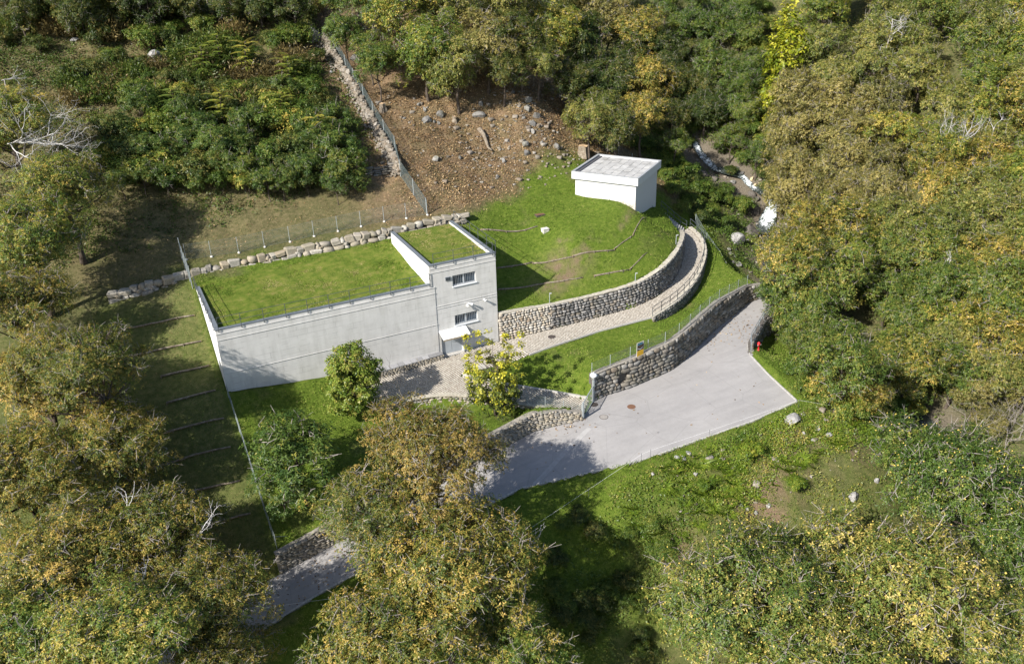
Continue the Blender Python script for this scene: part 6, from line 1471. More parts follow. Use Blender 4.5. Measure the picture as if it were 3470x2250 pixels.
# pasture wire with stakes on the meadow edge
for key, W_, lab in (('a', WIRE, 'thin pasture wire on short stakes along the lower edge of the asphalt'), ('b', WIRE2, 'thin pasture wire beside the lower left end of the road')):
    P = A(*[(x, y-.5 if key == 'a' else y, 0) for x,y,_ in W_]); P[:,2] = [gz(a,b) for a,b,_ in P]; o = thing('pasture_wire', P[len(P)//2], lab, 'wire fence')
    for h in (.75,):
        m = MB(); m.tube(P+A(0,0,h), .006, 4); m.build('wire', M_WHITE, o)
    for p in P: m = MB(); m.tube([p-A(0,0,.2), p+A(0,0,.85)], .014, 5); m.build('stake', M_RAIL, o)

# ---------------------------------------------------------------- logs, stumps, rocks, stream
t = NT('weathered_log'); nz = t.noise(5,5); c = t.ramp(nz, [(.3,(.11,.085,.06)),(.55,(.2,.165,.125)),(.75,(.3,.27,.22))]); t.bump(nz,.5,.03); M_LOG = t.done(c,.95)
t = NT('cut_wood'); M_CUT = t.done(t.ramp(t.noise(9,4), [(.3,(.3,.2,.12)),(.7,(.45,.33,.2))]), .9)
ordn = ['first','second','third','fourth','fifth','sixth','seventh','eighth','ninth']
loglab = ['weathered log on the dry terrace left of the building, %s counted from the boulder wall' % ordn[i] for i in range(9)]
loglab += ['dark log lying across the garden grass below the long concrete wall','dark log across the lower garden under the green tree',
 'dark log in the shade right of the tall end of the building','middle log of the upper row on the mound slope','right log of the upper row on the mound slope','left log of the lower row on the mound slope, starting in the shade','middle log of the lower row on the mound slope','short log in the lower row nearest the curved wall','pale log lying high on the lawn behind the building','thin dark pole on the steep right flank of the mound','thin dark pole rising to the corner of the white hut','short thin pole low on the right flank of the mound']
for k, (a, b) in enumerate(LOGS):
    P = resample(A(a,b), .7); P[:,2] = np.convolve(np.pad([gz(x,y)+.05 for x,y,_ in P],1,mode='edge'),[.25,.5,.25],'valid'); rr = .085 if k < 18 else .05
    if k < 9: P[:,2] += .05
    P[1:-1] += np.random.default_rng(k).uniform(-.025,.025,(len(P)-2,3))
    o = thing('terrace_log', P[len(P)//2], loglab[k], 'log', 'logs laid across the slopes')
    m = MB(); m.tube(P, np.linspace(rr*1.1, rr*.85, len(P)), 8); m.build('trunk', M_LOG, o, True)
    for e in (0,-1):
        q = P[e]; d = (P[0]-P[1]) if e == 0 else (P[-1]-P[-2]); d /= np.linalg.norm(d); m = MB(); m.tube([q+d*.002, q+d*.015], rr*.9, 8); m.build('cut_end', M_CUT, o)
    for f in (.15,.5,.85):
        q = P[int(f*(len(P)-1))]; m = MB(); m.tube([q+A(0,-rr*1.2,-.3), q+A(0,-rr*1.2,.12)], .03, 5); m.build('stake', M_LOG, o)
def stump(p, r, h, label, seed):
    rs = np.random.default_rng(seed); x, y = p[:2]; z = gz(x,y); o = thing('tree_stump', (x,y,z), label, 'stump'); m = MB(); k = 11; V = []
    fl = 1+rs.uniform(-.2,.25,k)
    for zz, s in ((-.3,1.5),(.1,1.25),(h*.5,1),(h,.92)):
        for i in range(k): a = 2*math.pi*i/k; V.append((x+r*s*fl[i]*math.cos(a), y+r*s*fl[i]*math.sin(a), z+zz+(rs.uniform(-.06,.1) if zz == h else 0)))
    m.add(V, [(l*k+i, l*k+(i+1)%k, (l+1)*k+(i+1)%k, (l+1)*k+i) for l in range(3) for i in range(k)]); m.build('bark', M_LOG, o)
    m = MB(); top = V[-k:]; c_ = np.mean(top,0)-A(0,0,.03); m.add(list(top)+[c_], [(i,(i+1)%k,k) for i in range(k)]); m.build('cut_face', M_CUT, o)
stump(STUMPS[0], .36, .8, 'round cut stump beside the hillside fence', 1); stump(STUMPS[1], .22, .6, 'thin ragged stump in the middle of the brown slope', 2); stump(STUMPS[2], .62, 1.0, 'large split stump just behind the white hut', 3)
d0, d1 = A(*DEADLOG[0]), A(*DEADLOG[1]); d0[2] = gz(*d0[:2])+.6; d1[2] = gz(*d1[:2])+.15
o = thing('fallen_tree', d1, 'leaning dead trunk on the brown slope among the rocks', 'trunk'); m = MB(); m.tube([d0, d0*.6+d1*.4+A(.15,0,.15), d1, d1+A(.15,-.6,-.2)], [.28,.24,.15,.08], 8); m.build('trunk', M_LOG, o, True)
t = NT('grey_rock'); r = t.rnd(); nz = t.noise(3.5,7,.7); n2 = t.noise(1.1,4)
c = t.mix(1.0, t.ramp(r,[(.1,(.16,.155,.15)),(.5,(.22,.21,.195)),(.9,(.3,.29,.27))]), t.ramp(nz,[(.25,(.4,.4,.4)),(.5,(.85,.85,.85)),(.7,(1.15,1.15,1.15))]),'MULTIPLY')
c = t.mix(t.math('MULTIPLY', t.math('SUBTRACT', n2, .52, True), 3.0, True), c, (.1,.1,.05)); t.bump(nz,.8,.1); M_ROCK = t.done(c,.92,0,.15)
def tint_rock(name, a, b):
    t = NT(name); nz = t.noise(4,7,.7); t.bump(nz,.8,.08); return t.done(t.ramp(nz,[(.3,a),(.7,b)]),.9,0,.2)
M_RWHITE = tint_rock('pale_rock', (.15,.145,.14), (.4,.39,.37)); M_RDARK = tint_rock('wet_dark_rock', (.06,.055,.05), (.16,.14,.12)); M_RYEL = tint_rock('ochre_rock', (.34,.26,.15), (.6,.5,.33))
def rock_mesh(seed, mat):
    rs = np.random.default_rng(seed); bm = bmesh.new(); bmesh.ops.create_icosphere(bm, subdivisions=3, radius=1)
    pl = rs.normal(size=(13,3)); pl /= np.linalg.norm(pl,axis=1)[:,None]; dd = rs.uniform(.5,.85,13)
    for v in bm.verts:
        c = np.array(v.co)
        for n_, d_ in zip(pl,dd):
            e = c@n_-d_
            if e > 0: c = c-n_*e*.98
        c *= 1+.05*math.sin(c[0]*7+seed)*math.sin(c[1]*6)*math.sin(c[2]*8+seed); v.co = c
    me = bpy.data.meshes.new('rock'); bm.to_mesh(me); bm.free(); me.materials.append(mat); return me
RM = {}
def rock(p, rw, rh, label, mat, seed, group, sink=.42):
    k = (seed % 7, mat.name)
    if k not in RM: RM[k] = rock_mesh(seed % 7+1, mat)
    o = bpy.data.objects.new('rock', RM[k]); COL.objects.link(o); rs = np.random.default_rng(seed)
    o.location = (p[0], p[1], gz(p[0],p[1])+rh*(1-2*sink)*.9); o.rotation_euler = (rs.uniform(-.3,.3), rs.uniform(-.3,.3), rs.uniform(0,6.3)); o.scale = (rw*1.15, rw*rs.uniform(.8,1.15), rh*1.1)
    return tag(o, label, 'rock', group, 'thing')
hl = {0:'squared grey rock at the right end of the rock band on the slope',1:'upper left grey rock in the rock band above the hut',2:'large grey rock at the centre of the rock band above the hut',3:'lower rock of the rock band above the hut',4:'long flat rock on the left of the rock band',5:'grey boulder below the trees, left pair, nearest the fence',6:'dark rock just right of the boulder below the trees',8:'single pale rock low on the brown slope',10:'big slanted rock beside the top of the hillside fence',16:'tall outcrop on the wooded slope behind the wire fence'}
wd = ['left','middle','right']
for k, q in enumerate(ROCKS_HILL): rock(q[:3], q[3], q[4], hl.get(k, 'small grey stone lying in the dead leaves of the brown slope'), M_ROCK, k, 'rocks on the brown slope')
ll = ['huge pale boulder at the top of the tumbled stone wall','tall pale rock standing among the scrub on the left slope','dark rock outcrop in the scrub on the far left slope','small rock high in the scrub at far left','white stone below the huge pale boulder','white stone beside the tumbled wall']
for k, q in enumerate(ROCKS_LEFT): rock(q[:3], q[3], q[4], ll[k], M_RWHITE if k != 2 else M_ROCK, 40+k, 'rocks on the left slope')
sl = ['big pale boulder between the fence and the pool','big dark boulder beside the pool of the waterfall','dark rock splitting the middle cascade','upper ochre stone beside the middle cascade','lower left ochre stone beside the middle cascade','lower right ochre stone beside the middle cascade','tall grey slab standing on the bank above the cascades','mossy rock left of the middle cascade']
for k, q in enumerate(ROCKS_STREAM):
    mt = {0:M_RWHITE,1:M_RDARK,2:M_RDARK,3:M_RYEL,4:M_RYEL,5:M_RYEL,6:M_ROCK,20:M_RDARK,21:M_RDARK,15:M_RDARK,16:M_RDARK}.get(k, M_ROCK)
    rock(q[:3], q[3], q[4], sl[k] if k < 8 else ('dark wet rock at the side of the stream' if mt == M_RDARK else 'small grey stone on the gravel bank of the stream'), mt, 60+k, 'rocks along the stream')
for k, q in enumerate(ROCKS_MEADOW): rock(q[:3], q[3], q[4], 'lone pale boulder on the grass below the forecourt corner' if k == 0 else 'small pale stone on the lower meadow bank', M_RWHITE, 90+k, 'stones on the meadow')
CI = cam.matrix_world.inverted()
def number_from_left(objs, text):
    def sx(o): v = CI @ o.location; return v.x/-v.z
    for i, o in enumerate(sorted(objs, key=sx)): o['label'] = text % NTH[i]
NTH = ['first','second','third','fourth','fifth','sixth','seventh','eighth','ninth','tenth','eleventh','twelfth','thirteenth','fourteenth','fifteenth','sixteenth','seventeenth','eighteenth','nineteenth','twentieth','last']
for txt, new in (('small grey stone lying in the dead leaves of the brown slope','small grey stone among dead leaves, %s from the left on the brown slope'),('small pale stone on the lower meadow bank','small pale stone, %s from the left on the lower meadow bank'),('small grey stone on the gravel bank of the stream','small grey stone, %s from the left along the stream bank'),('dark wet rock at the side of the stream','dark wet rock, %s from the left along the stream')):
    number_from_left([o for o in COL.objects if o.get('label') == txt], new)
# tumbled dry-stone wall below the hillside fence: loose rubble, far too many to count
rs = np.random.default_rng(3); P = A(*DRYWALL); Vs, Fs, T = [], [], []; n = 0; L = at_s(P,0)[2]
dw = thing('tumbled_wall', P[4], 'tumbled dry-stone wall of pale rubble climbing the slope under the tall fence', 'wall')
items = []
for i in range(1500):
    q, tg, _ = at_s(P, rs.uniform(0,L)); u = min(abs(rs.normal(0,.5)),1.5); off = -.25-u*.95+.15; sz = rs.uniform(.07,.2)*(1.3 if u < .4 else .8)
    x, y = q[0]+tg[1]*0+off, q[1]; items.append((sz, x, y, max(0,.75-u*.65)*rs.random()))
items.sort(key=lambda a: -a[0])
zs = ground(np.array([a[1] for a in items]), np.array([a[2] for a in items]))
M_RUB = stone_mat2('rubble', [(.22,.195,.16),(.29,.25,.2),(.18,.155,.125),(.25,.2,.15),(.33,.3,.26)], .3, moss_amt=.5)
for i, (sz,x,y,h) in enumerate(items):
    s = A(sz*rs.uniform(.9,1.5), sz, sz*rs.uniform(.6,.9)); a = rs.uniform(0,6.28)
    if i < 300: piece('stone', stone_mesh('block', int(rs.integers(8)), M_RUB), dw, (x,y,zs[i]+h+sz*.3), (rs.uniform(-.5,.5),rs.uniform(-.5,.5),a), tuple(s)); continue
    V, F = BLOCK[int(rs.integers(8))]; V = V*s; V = np.c_[V[:,0]*math.cos(a)-V[:,1]*math.sin(a), V[:,0]*math.sin(a)+V[:,1]*math.cos(a), V[:,2]]+A(x,y,zs[i]+h+sz*.3)
    Vs.append(V); Fs.append(np.array(F)+n); n += len(V); T.append(np.full(len(F), rs.random()))
tag(link('rubble', fastmesh('rubble', np.concatenate(Vs), np.concatenate(Fs), M_RUB, {'tint':('FACE',np.concatenate(T))}), dw), kind='stuff')
# small terrace wall remnant and old steps on the left slope
TW = [(x,y) for x,y in ((19.6,19.6),(20.4,19.4),(21.2,19.2),(21.9,19.1))]
o = thing('terrace_wall', (20.8,19.3,gz(20.8,19.3)), 'short remnant of a dry-stone terrace wall left of the hillside fence', 'wall')
for k,(x,y) in enumerate(TW):
    for c_ in range(4): piece('stone', stone_mesh('flat', (k*3+c_) % 8, M_ROADST), o, (x+.1*(c_%2), y+.04*c_, gz(x,y-.3)+.12+c_*.22), (0,.05*(k-2),-.2), (.42,.25,.12))
o = thing('stone_steps', (21.2,47.5,gz(21.2,47.5)), 'old narrow stone steps above the huge pale boulder', 'steps')
for k in range(8):
    y = 46.2+k*.55; piece('step', stone_mesh('flat', k % 8, M_ROCK), o, (21.3-.03*k,y,gz(21.3,y)+.15), (0,0,.1*(k%3)), (.62,.28,.16))
# stream
t = NT('stream_water'); foam = t.attr('foam'); nz = t.noise(2.6,5,.7); n2 = t.noise(6.5,4,.75)
k = t.math('MULTIPLY', t.math('ADD', t.math('ADD', t.math('MULTIPLY', foam, .95), t.math('MULTIPLY', t.math('SUBTRACT', n2, .5), 2.6)), t.math('SUBTRACT', t.math('MULTIPLY', t.math('SUBTRACT', nz, .5), 1.8), .6)), 2.6, True)
c = t.mix(k, (.035,.045,.04), (.72,.77,.8)); t.l(t.math('MULTIPLY_ADD', k, .6) if False else t.math('ADD', .08, t.math('MULTIPLY', k, .6)), t.b.inputs['Roughness'])
t.bump(t.math('ADD', nz, n2), .6, .12); t.l(c, t.b.inputs['Base Color']); t.b.inputs['Specular IOR Level'].default_value = .5; M_WATER = t.m
S = A(*STREAM); wid = [.45,.5,.6,.65,.8,1.0,.9,.45,.45,.6,.55,.45,.55,.7,.9,1.1,1.4,1.1]; fo = [.8,.85,.9,.95,.75,.35,.2,.85,1,.95,.3,.75,1,1,1.05,.9,.3,.15]
S = np.vstack([S, A([64.5,8.5,-2.6],[61.8,4.2,-3.0],[58.8,-.5,-3.6],[56.6,-5,-4.1],[57,-13,-6.3],[59,-24,-9.7],[61,-40,-14.8])]); wid += [1.2,1.2,1.3,1.3,1.3,1.4,1.5]; fo += [.35,.35,.4,.35,.3,.3,.3]
SS = resample(np.column_stack([S, wid, fo]), .3); tt = np.gradient(SS[:,:2],axis=0); tt /= np.linalg.norm(tt,axis=1)[:,None]
SS[:,3] *= 1.05; u = np.linspace(-1,1,9); X = SS[:,0,None]-tt[:,1,None]*u*SS[:,3,None]; Y = SS[:,1,None]+tt[:,0,None]*u*SS[:,3,None]
zc = np.minimum.accumulate(ground(SS[:,0],SS[:,1],False)+.16)
Z = np.maximum(zc[:,None]+.0*X, ground(X,Y)+.07*(np.abs(u)<.8))+vnoise(X,Y,.45,5)*.12*SS[:,4,None]
I = np.arange(X.size).reshape(X.shape)
me = fastmesh('stream', np.stack([X,Y,Z],-1).reshape(-1,3), np.stack([I[:-1,:-1],I[:-1,1:],I[1:,1:],I[1:,:-1]],-1).reshape(-1,4), M_WATER, {'foam':('POINT',(SS[:,4,None]*(1-.45*np.abs(u)**2)).ravel())}, True)
tag(link('stream', me), kind='structure')

# fine rubble on the brown slope and the stream banks: far too much to count
rs = np.random.default_rng(31)
xs = np.concatenate([rs.normal(40,2.2,260), rs.uniform(24,50,300), rs.normal(34,3,160), rs.uniform(57,72,420), rs.uniform(26,47,70)]); ys = np.concatenate([rs.normal(23.5,3.2,260), rs.uniform(15,31,300), rs.normal(20,2.5,160), rs.uniform(3,28,420), rs.uniform(-26,-20.6,70)])
st_x = np.interp(ys,[4.5,13,20.5,27],[62,68.2,68.3,66.5]); keep = ~((np.abs(xs-st_x) > 4.2) & (xs > 54)); xs, ys = xs[keep], ys[keep]; zs = ground(xs,ys); Vs, Fs, T = [], [], []; n = 0
for x,y,z in zip(xs,ys,zs):
    V, F = BLOCK[int(rs.integers(8))]; sz = rs.choice([.05,.08,.12,.2], p=[.45,.35,.16,.04])*rs.uniform(.8,1.3); a = rs.uniform(0,6.28); V = V*A(sz*1.3,sz,sz*.7); V = np.c_[V[:,0]*math.cos(a)-V[:,1]*math.sin(a), V[:,0]*math.sin(a)+V[:,1]*math.cos(a), V[:,2]]+A(x,y,z+sz*.1)
    Vs.append(V); Fs.append(np.array(F)+n); n += len(V); T.append(np.full(len(F), rs.random()))
tag(link('scree', fastmesh('scree', np.concatenate(Vs), np.concatenate(Fs), M_RUB, {'tint':('FACE',np.concatenate(T))})), 'loose small stones on the brown slope and stream banks', 'stones', kind='stuff')

# ---------------------------------------------------------------- trees and shrubs
def unit(v): return v/(np.linalg.norm(v,axis=-1,keepdims=True)+1e-9)
def leaf_quads(P, D, N, L, W, droop=.0):
    """diamond leaves: base P, direction D, normal N -> vertices and quads"""
    S = unit(np.cross(D, N)); L = np.asarray(L)[:,None]; W = np.asarray(W)[:,None]
    mid = P+D*L*.45+N*L*.06; tip = P+D*L-A(0,0,1)*L*droop
    V = np.stack([P, mid+S*W*.5, tip, mid-S*W*.5], 1).reshape(-1,3)
    return V, np.arange(len(P)*4).reshape(-1,4)
def crown(rs, R, H, nlobe, nclump, nros, per, leafL, leafW, rc=.9, flat=.35, low=-.55, spread=.62, shape=None, tip=0.0):
    """crown of lobes > clumps > rosettes of leaves, centred on the origin; returns leaf mesh arrays, tints and clump centres"""
    if shape is not None: lobes = shape
    else:
        lobes = [(A(0,0,.15*H), .62)]
        for i in range(nlobe):
            a = 2*math.pi*(i+rs.uniform(-.35,.35))/nlobe*1.618; e = rs.uniform(low, .75)
            d = A(math.cos(a)*math.cos(e), math.sin(a)*math.cos(e), math.sin(e)); lobes.append((d*A(R,R,H)*spread*rs.uniform(.75,1.1), rs.uniform(.34,.52)))
    C_ = []; T_ = []
    w = np.array([l[2] if len(l) > 2 else l[1]**2 for l in lobes]); w /= w.sum()
    for i in range(nclump):
        lb_ = lobes[rs.choice(len(lobes), p=w)]; c, r = lb_[:2]; d = unit(rs.normal(size=3)+A(0,0,.45)); q = c+d*A(R,R,H)*r*rs.uniform(.75,1.05)
        C_.append(q); T_.append(rs.normal(0,.12)+tip*q[2]/H)
    C_ = np.array(C_); T_ = np.array(T_)
    inner = []
    ci = np.repeat(np.arange(nclump), nros); n = len(ci)
    d = unit(rs.normal(size=(n,3))+A(0,0,.35)); rad = rc*rs.uniform(.55,1.0,n)*rs.uniform(.7,1.25,nclump)[ci]
    ros = C_[ci]+d*rad[:,None]*A(1,1,.75)
    nrm = unit(d*.8+unit(C_[ci]/A(R,R,H))*.6+A(0,0,.7)+rs.normal(0,.25,(n,3)))
    ref = unit(np.cross(nrm, rs.normal(size=(n,3)))); oth = np.cross(nrm, ref)
    ri = np.repeat(np.arange(n), per); k = len(ri)
    an = (np.tile(np.arange(per), n)/per*2*math.pi+rs.uniform(-.4,.4,k))
    D = unit(np.cos(an)[:,None]*ref[ri]+np.sin(an)[:,None]*oth[ri]+nrm[ri]*rs.uniform(-.15,.55,k)[:,None]); N = unit(nrm[ri]+rs.normal(0,.35,(k,3)))
    L = leafL*rs.uniform(.65,1.25,k); P = ros[ri]+rs.normal(0,.05,(k,3))
    V, F = leaf_quads(P, D, N, L, L*leafW/leafL*rs.uniform(.8,1.2,k), .12)
    tint = np.clip(.5+T_[ci][ri]+rs.normal(0,.17,n)[ri]+rs.normal(0,.1,k), 0, 1)
    return V, F, tint, C_, ros
def tree_wood(rs, C_, R, hc, H, r0, nl=26, lean=.1, twigs=0, ros=None):
    """trunk from the ground (z=-hc) with limbs out to the clumps"""
    m = MB(); b = A(0,0,-hc-.5); top = A(rs.uniform(-lean,lean)*R, rs.uniform(-lean,lean)*R, H*.45)
    n = 7; f = np.linspace(0,1,n); P = b[None]*(1-f[:,None])+top[None]*f[:,None]+np.c_[rs.normal(0,.12,(n,2)),np.zeros(n)]*np.sin(f*3)[:,None]
    m.tube(P, r0*(1-.75*f)*np.where(f<.05,1.35,1), 8)
    idx = rs.permutation(len(C_))[:nl]
    for i in idx:
        c = C_[i]; s = rs.uniform(.3,.85); hz = min(max(.25,(c[2]+hc)/(H*.45+hc)*.75),.95); st = b*(1-hz)+top*hz
        q = np.array([st, st*.6+c*.4+A(0,0,-.12*R)*s+rs.normal(0,.12*R*.3,3), st*.2+c*.8+rs.normal(0,.15,3), c])
        r1 = r0*.42*(1-hz*.5); m.tube(q, [r1, r1*.7, r1*.4, r1*.12], 5, False)
    tw = MB()
    if twigs and ros is not None:
        for i in rs.integers(0, len(ros), twigs):
            c = C_[np.argmin(((C_-ros[i])**2).sum(1))]; o_ = ros[i]+unit(ros[i]-c)*rs.uniform(.2,.55)
            tw.tube([c, (c+o_)/2+rs.normal(0,.15,3), o_+rs.normal(0,.1,3)], [.03,.022,.01], 3, False)
            if rs.random() < .5: q_ = (c+o_)/2; tw.tube([q_, q_*.4+o_*.6+rs.normal(0,.3,3)], [.018,.008], 3, False)
    return m, tw
GAIN = {'bright_yellow_leaves':1.15,'dark_green_leaves':1.45,'mulberry_leaves':1.25,'ivy_leaves':1.5,'robinia_leaves':1.5,'mid_green_leaves':1.55,'maple_leaves':1.38,'rust_leaves':1.35,'fresh_green_leaves':1.45,'dry_bracken':1.45}
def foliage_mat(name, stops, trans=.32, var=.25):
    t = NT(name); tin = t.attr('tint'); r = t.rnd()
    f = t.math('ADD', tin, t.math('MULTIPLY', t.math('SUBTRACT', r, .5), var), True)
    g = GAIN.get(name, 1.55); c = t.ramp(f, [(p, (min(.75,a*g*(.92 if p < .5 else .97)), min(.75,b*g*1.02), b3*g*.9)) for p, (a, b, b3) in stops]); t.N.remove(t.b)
    d = t.n('ShaderNodeBsdfDiffuse'); tr_ = t.n('ShaderNodeBsdfTranslucent'); gl = t.n('ShaderNodeBsdfGlossy'); gl.inputs['Roughness'].default_value = .45
    gl.inputs['Color'].default_value = (.55,.55,.55,1)
    mx = t.n('ShaderNodeMixShader'); mx.inputs[0].default_value = trans; m2 = t.n('ShaderNodeMixShader'); m2.inputs[0].default_value = .035
    t.l(c, d.inputs[0]); t.l(c, tr_.inputs[0]); t.l(d.outputs[0], mx.inputs[1]); t.l(tr_.outputs[0], mx.inputs[2]); t.l(mx.outputs[0], m2.inputs[1]); t.l(gl.outputs[0], m2.inputs[2]); t.l(m2.outputs[0], t.out.inputs['Surface'])
    return t.m
FM = {
 'brown': foliage_mat('bronze_leaves', [(.1,(.035,.055,.012)),(.35,(.09,.1,.02)),(.55,(.155,.135,.028)),(.75,(.25,.175,.042)),(.95,(.38,.25,.075))]),
 'rust': foliage_mat('rust_leaves', [(.1,(.045,.06,.014)),(.35,(.1,.098,.024)),(.55,(.16,.125,.03)),(.75,(.24,.16,.045)),(.95,(.34,.225,.075))]),
 'gold_near': foliage_mat('yellow_green_leaves', [(.1,(.03,.06,.012)),(.4,(.08,.115,.02)),(.6,(.14,.15,.03)),(.8,(.24,.2,.045)),(.97,(.38,.27,.07))]),
 'burs': foliage_mat('green_gold_leaves', [(.12,(.045,.075,.016)),(.4,(.095,.12,.026)),(.65,(.16,.155,.036)),(.85,(.25,.2,.055)),(.97,(.38,.28,.09))]),
 'green_burs': foliage_mat('fresh_green_leaves', [(.15,(.034,.06,.012)),(.45,(.075,.11,.02)),(.7,(.125,.15,.03)),(.93,(.25,.21,.05))]),
 'olive': foliage_mat('olive_leaves', [(.1,(.04,.055,.014)),(.4,(.1,.115,.026)),(.65,(.165,.155,.04)),(.9,(.29,.235,.075))]),
 'gold': foliage_mat('yellow_olive_leaves', [(.1,(.04,.065,.012)),(.4,(.1,.13,.022)),(.6,(.16,.165,.03)),(.78,(.28,.225,.045)),(.95,(.46,.33,.09))]),
 'goldbrown': foliage_mat('golden_brown_leaves', [(.1,(.04,.058,.012)),(.38,(.1,.11,.022)),(.58,(.17,.145,.03)),(.78,(.3,.21,.048)),(.95,(.46,.31,.095))]),
 'russet': foliage_mat('russet_leaves', [(.1,(.05,.05,.016)),(.4,(.12,.108,.032)),(.65,(.185,.15,.05)),(.9,(.28,.22,.085))]),
 'olivegreen': foliage_mat('mid_green_leaves', [(.12,(.036,.06,.012)),(.45,(.08,.108,.02)),(.7,(.135,.145,.03)),(.93,(.26,.2,.05))]),
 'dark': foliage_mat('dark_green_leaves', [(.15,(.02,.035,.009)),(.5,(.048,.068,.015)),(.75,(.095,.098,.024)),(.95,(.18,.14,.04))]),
 'ivy': foliage_mat('ivy_leaves', [(.15,(.03,.055,.01)),(.5,(.068,.105,.017)),(.75,(.12,.14,.026)),(.95,(.21,.19,.045))]),
 'yellow': foliage_mat('bright_yellow_leaves', [(.15,(.1,.13,.012)),(.45,(.22,.235,.018)),(.75,(.33,.31,.025)),(.95,(.42,.37,.04))]),
 'robinia': foliage_mat('robinia_leaves', [(.15,(.026,.05,.012)),(.5,(.06,.095,.02)),(.75,(.1,.125,.026)),(.95,(.2,.18,.04))]),
 'maple': foliage_mat('maple_leaves', [(.15,(.05,.085,.012)),(.5,(.11,.15,.022)),(.75,(.16,.185,.032)),(.95,(.23,.2,.05))]),
 'mulberry': foliage_mat('mulberry_leaves', [(.12,(.035,.05,.014)),(.46,(.085,.1,.022)),(.7,(.19,.195,.025)),(.95,(.44,.38,.035))]),
 'scrub_brown': foliage_mat('dry_bracken', [(.15,(.045,.035,.015)),(.5,(.105,.078,.032)),(.75,(.17,.12,.05)),(.95,(.25,.18,.08))]),
 'broom': foliage_mat('broom_green', [(.15,(.02,.035,.008)),(.5,(.05,.075,.014)),(.8,(.09,.105,.02)),(.95,(.17,.15,.04))]),
 'shrub_yellow': foliage_mat('yellow_green_shrub', [(.15,(.04,.075,.009)),(.5,(.09,.13,.014)),(.8,(.15,.18,.02)),(.95,(.24,.22,.035))]),
}
FM['dark2'] = FM['olivegreen']
def bark_mat(name, a, b): t = NT(name); nz = t.noise(6,5,.6); t.bump(nz,.5,.03); return t.done(t.ramp(nz,[(.3,a),(.7,b)]),.95,0,.1)
M_BARK = bark_mat('bark', (.045,.035,.028), (.13,.105,.085)); M_DEADW = bark_mat('bleached_wood', (.3,.29,.28), (.6,.58,.56)); M_TWIG = bark_mat('grey_twigs', (.16,.14,.125), (.33,.3,.27))
M_BUR = plain('chestnut_bur', (.5,.38,.09), .8, 0, .3, 40)
VAR = {}; TWIGS = {}
def variant(key, R, H, hc, **kw):
    """builds crown and trunk meshes once; crown centre at the origin"""
    seed = kw.pop('seed'); r0 = kw.pop('r0', .22); burs = kw.pop('burs', 0); twigs = kw.pop('twigs', 0); nl = kw.pop('nl', 26)
    rs = np.random.default_rng(seed); V, F, t_, C_, ros = crown(rs, R, H, **kw)
    cm = fastmesh('crown', V, F, None, {'tint':('FACE',t_)}); cm.materials.append(FM['olive'])
    wm, tw = tree_wood(rs, C_, R, hc, H, r0, nl, twigs=twigs, ros=ros); wm = wm.mesh('trunk', M_BARK, True); TWIGS[wm.name] = tw.mesh('twigs', M_TWIG) if twigs else None; bmh = None
    if burs:
        up = ros[(ros[:,2] > -.25*H)]; up = up[rs.permutation(len(up))[:burs]]; up = up+unit(up)*.22
        sv, sf = octa_stone(3,.0,.12); k = len(sv); Vb = (up[:,None]+sv[None]*(.055*rs.uniform(.6,1.25,len(up)))[:,None,None]).reshape(-1,3); Fb = (np.array(sf)[None]+(np.arange(len(up))*k)[:,None,None]).reshape(-1,3)
        bmh = fastmesh('burs', Vb, Fb, M_BUR, None, True)
    VAR.setdefault(key, []).append((R, hc, cm, wm, bmh))
for s in (1,2,3): variant('near', 5.5, 4.6, 8.0, seed=s, nlobe=9, nclump=250, nros=42, per=6, leafL=.18, leafW=.07, rc=1.0, r0=.34, burs=420, twigs=800, nl=44)
for s in (4,5,6): variant('mid', 4.0, 4.2, 5.5, seed=s, nlobe=8, nclump=165, nros=40, per=5, leafL=.18, leafW=.082, rc=.85, r0=.22, twigs=260)
for s in (7,8): variant('fine', 4.0, 4.4, 5.5, seed=s, nlobe=9, nclump=170, nros=30, per=5, leafL=.19, leafW=.085, rc=.8, r0=.2, twigs=300)
for s in (9,10,11): variant('shrub', 1.8, 1.35, 1.3, seed=s, nlobe=6, nclump=66, nros=20, per=5, leafL=.15, leafW=.07, rc=.45, r0=.05, low=-.2, nl=16)
for s in (12,13): variant('feather', 2.6, 2.6, 3.2, seed=s, nlobe=7, nclump=80, nros=26, per=6, leafL=.2, leafW=.06, rc=.62, r0=.1, twigs=60)
rs = np.random.default_rng(15); shp = [(A(rs.uniform(-.5,.5),rs.uniform(-.5,.5),-3.6+i*.62)*A(1,1,1), rs.uniform(.45,.75)*(1.1-.05*i)) for i in range(12)]
variant('tall', 1.7, 1.7, 9.0, seed=16, nlobe=0, nclump=110, nros=16, per=5, leafL=.25, leafW=.12, rc=.62, r0=.16, shape=shp, nl=24)
shp = [(A(0,0,-1.1), .42, .12)]
for i in range(17):
    a = i*2.4; r = .3+.9*math.sqrt(i/17); x, y = 1.25*r*math.cos(a), 1.25*r*math.sin(a); tp = rs.uniform(.9,2.7)
    for k in range(7): f = k/6; shp.append((A(x*(1+.18*f),y*(1+.18*f),-1.3+(tp+1.3)*f), .12*(1.15-f), .05*(1.2-.5*f)))
variant('spiky', 2.2, 2.2, 2.9, seed=17, nlobe=0, nclump=260, nros=10, per=4, leafL=.12, leafW=.09, rc=.2, r0=.08, shape=shp, nl=60, tip=.36)
shp = [(A(0,0,-.6), .5, .25)]
for i in range(19):
    a = i*2.4; r = math.sqrt((i+.5)/19); x, y = 1.45*r*math.cos(a), 1.45*r*math.sin(a); tp = 2.1-1.1*r+rs.uniform(-.3,.3)
    for k in range(6): f = k/5; shp.append((A(x*(1-.1*f),y*(1-.1*f),-1.7+.5*r+(tp+1.7-.5*r)*f), .2*(1.1-.7*f), .07))
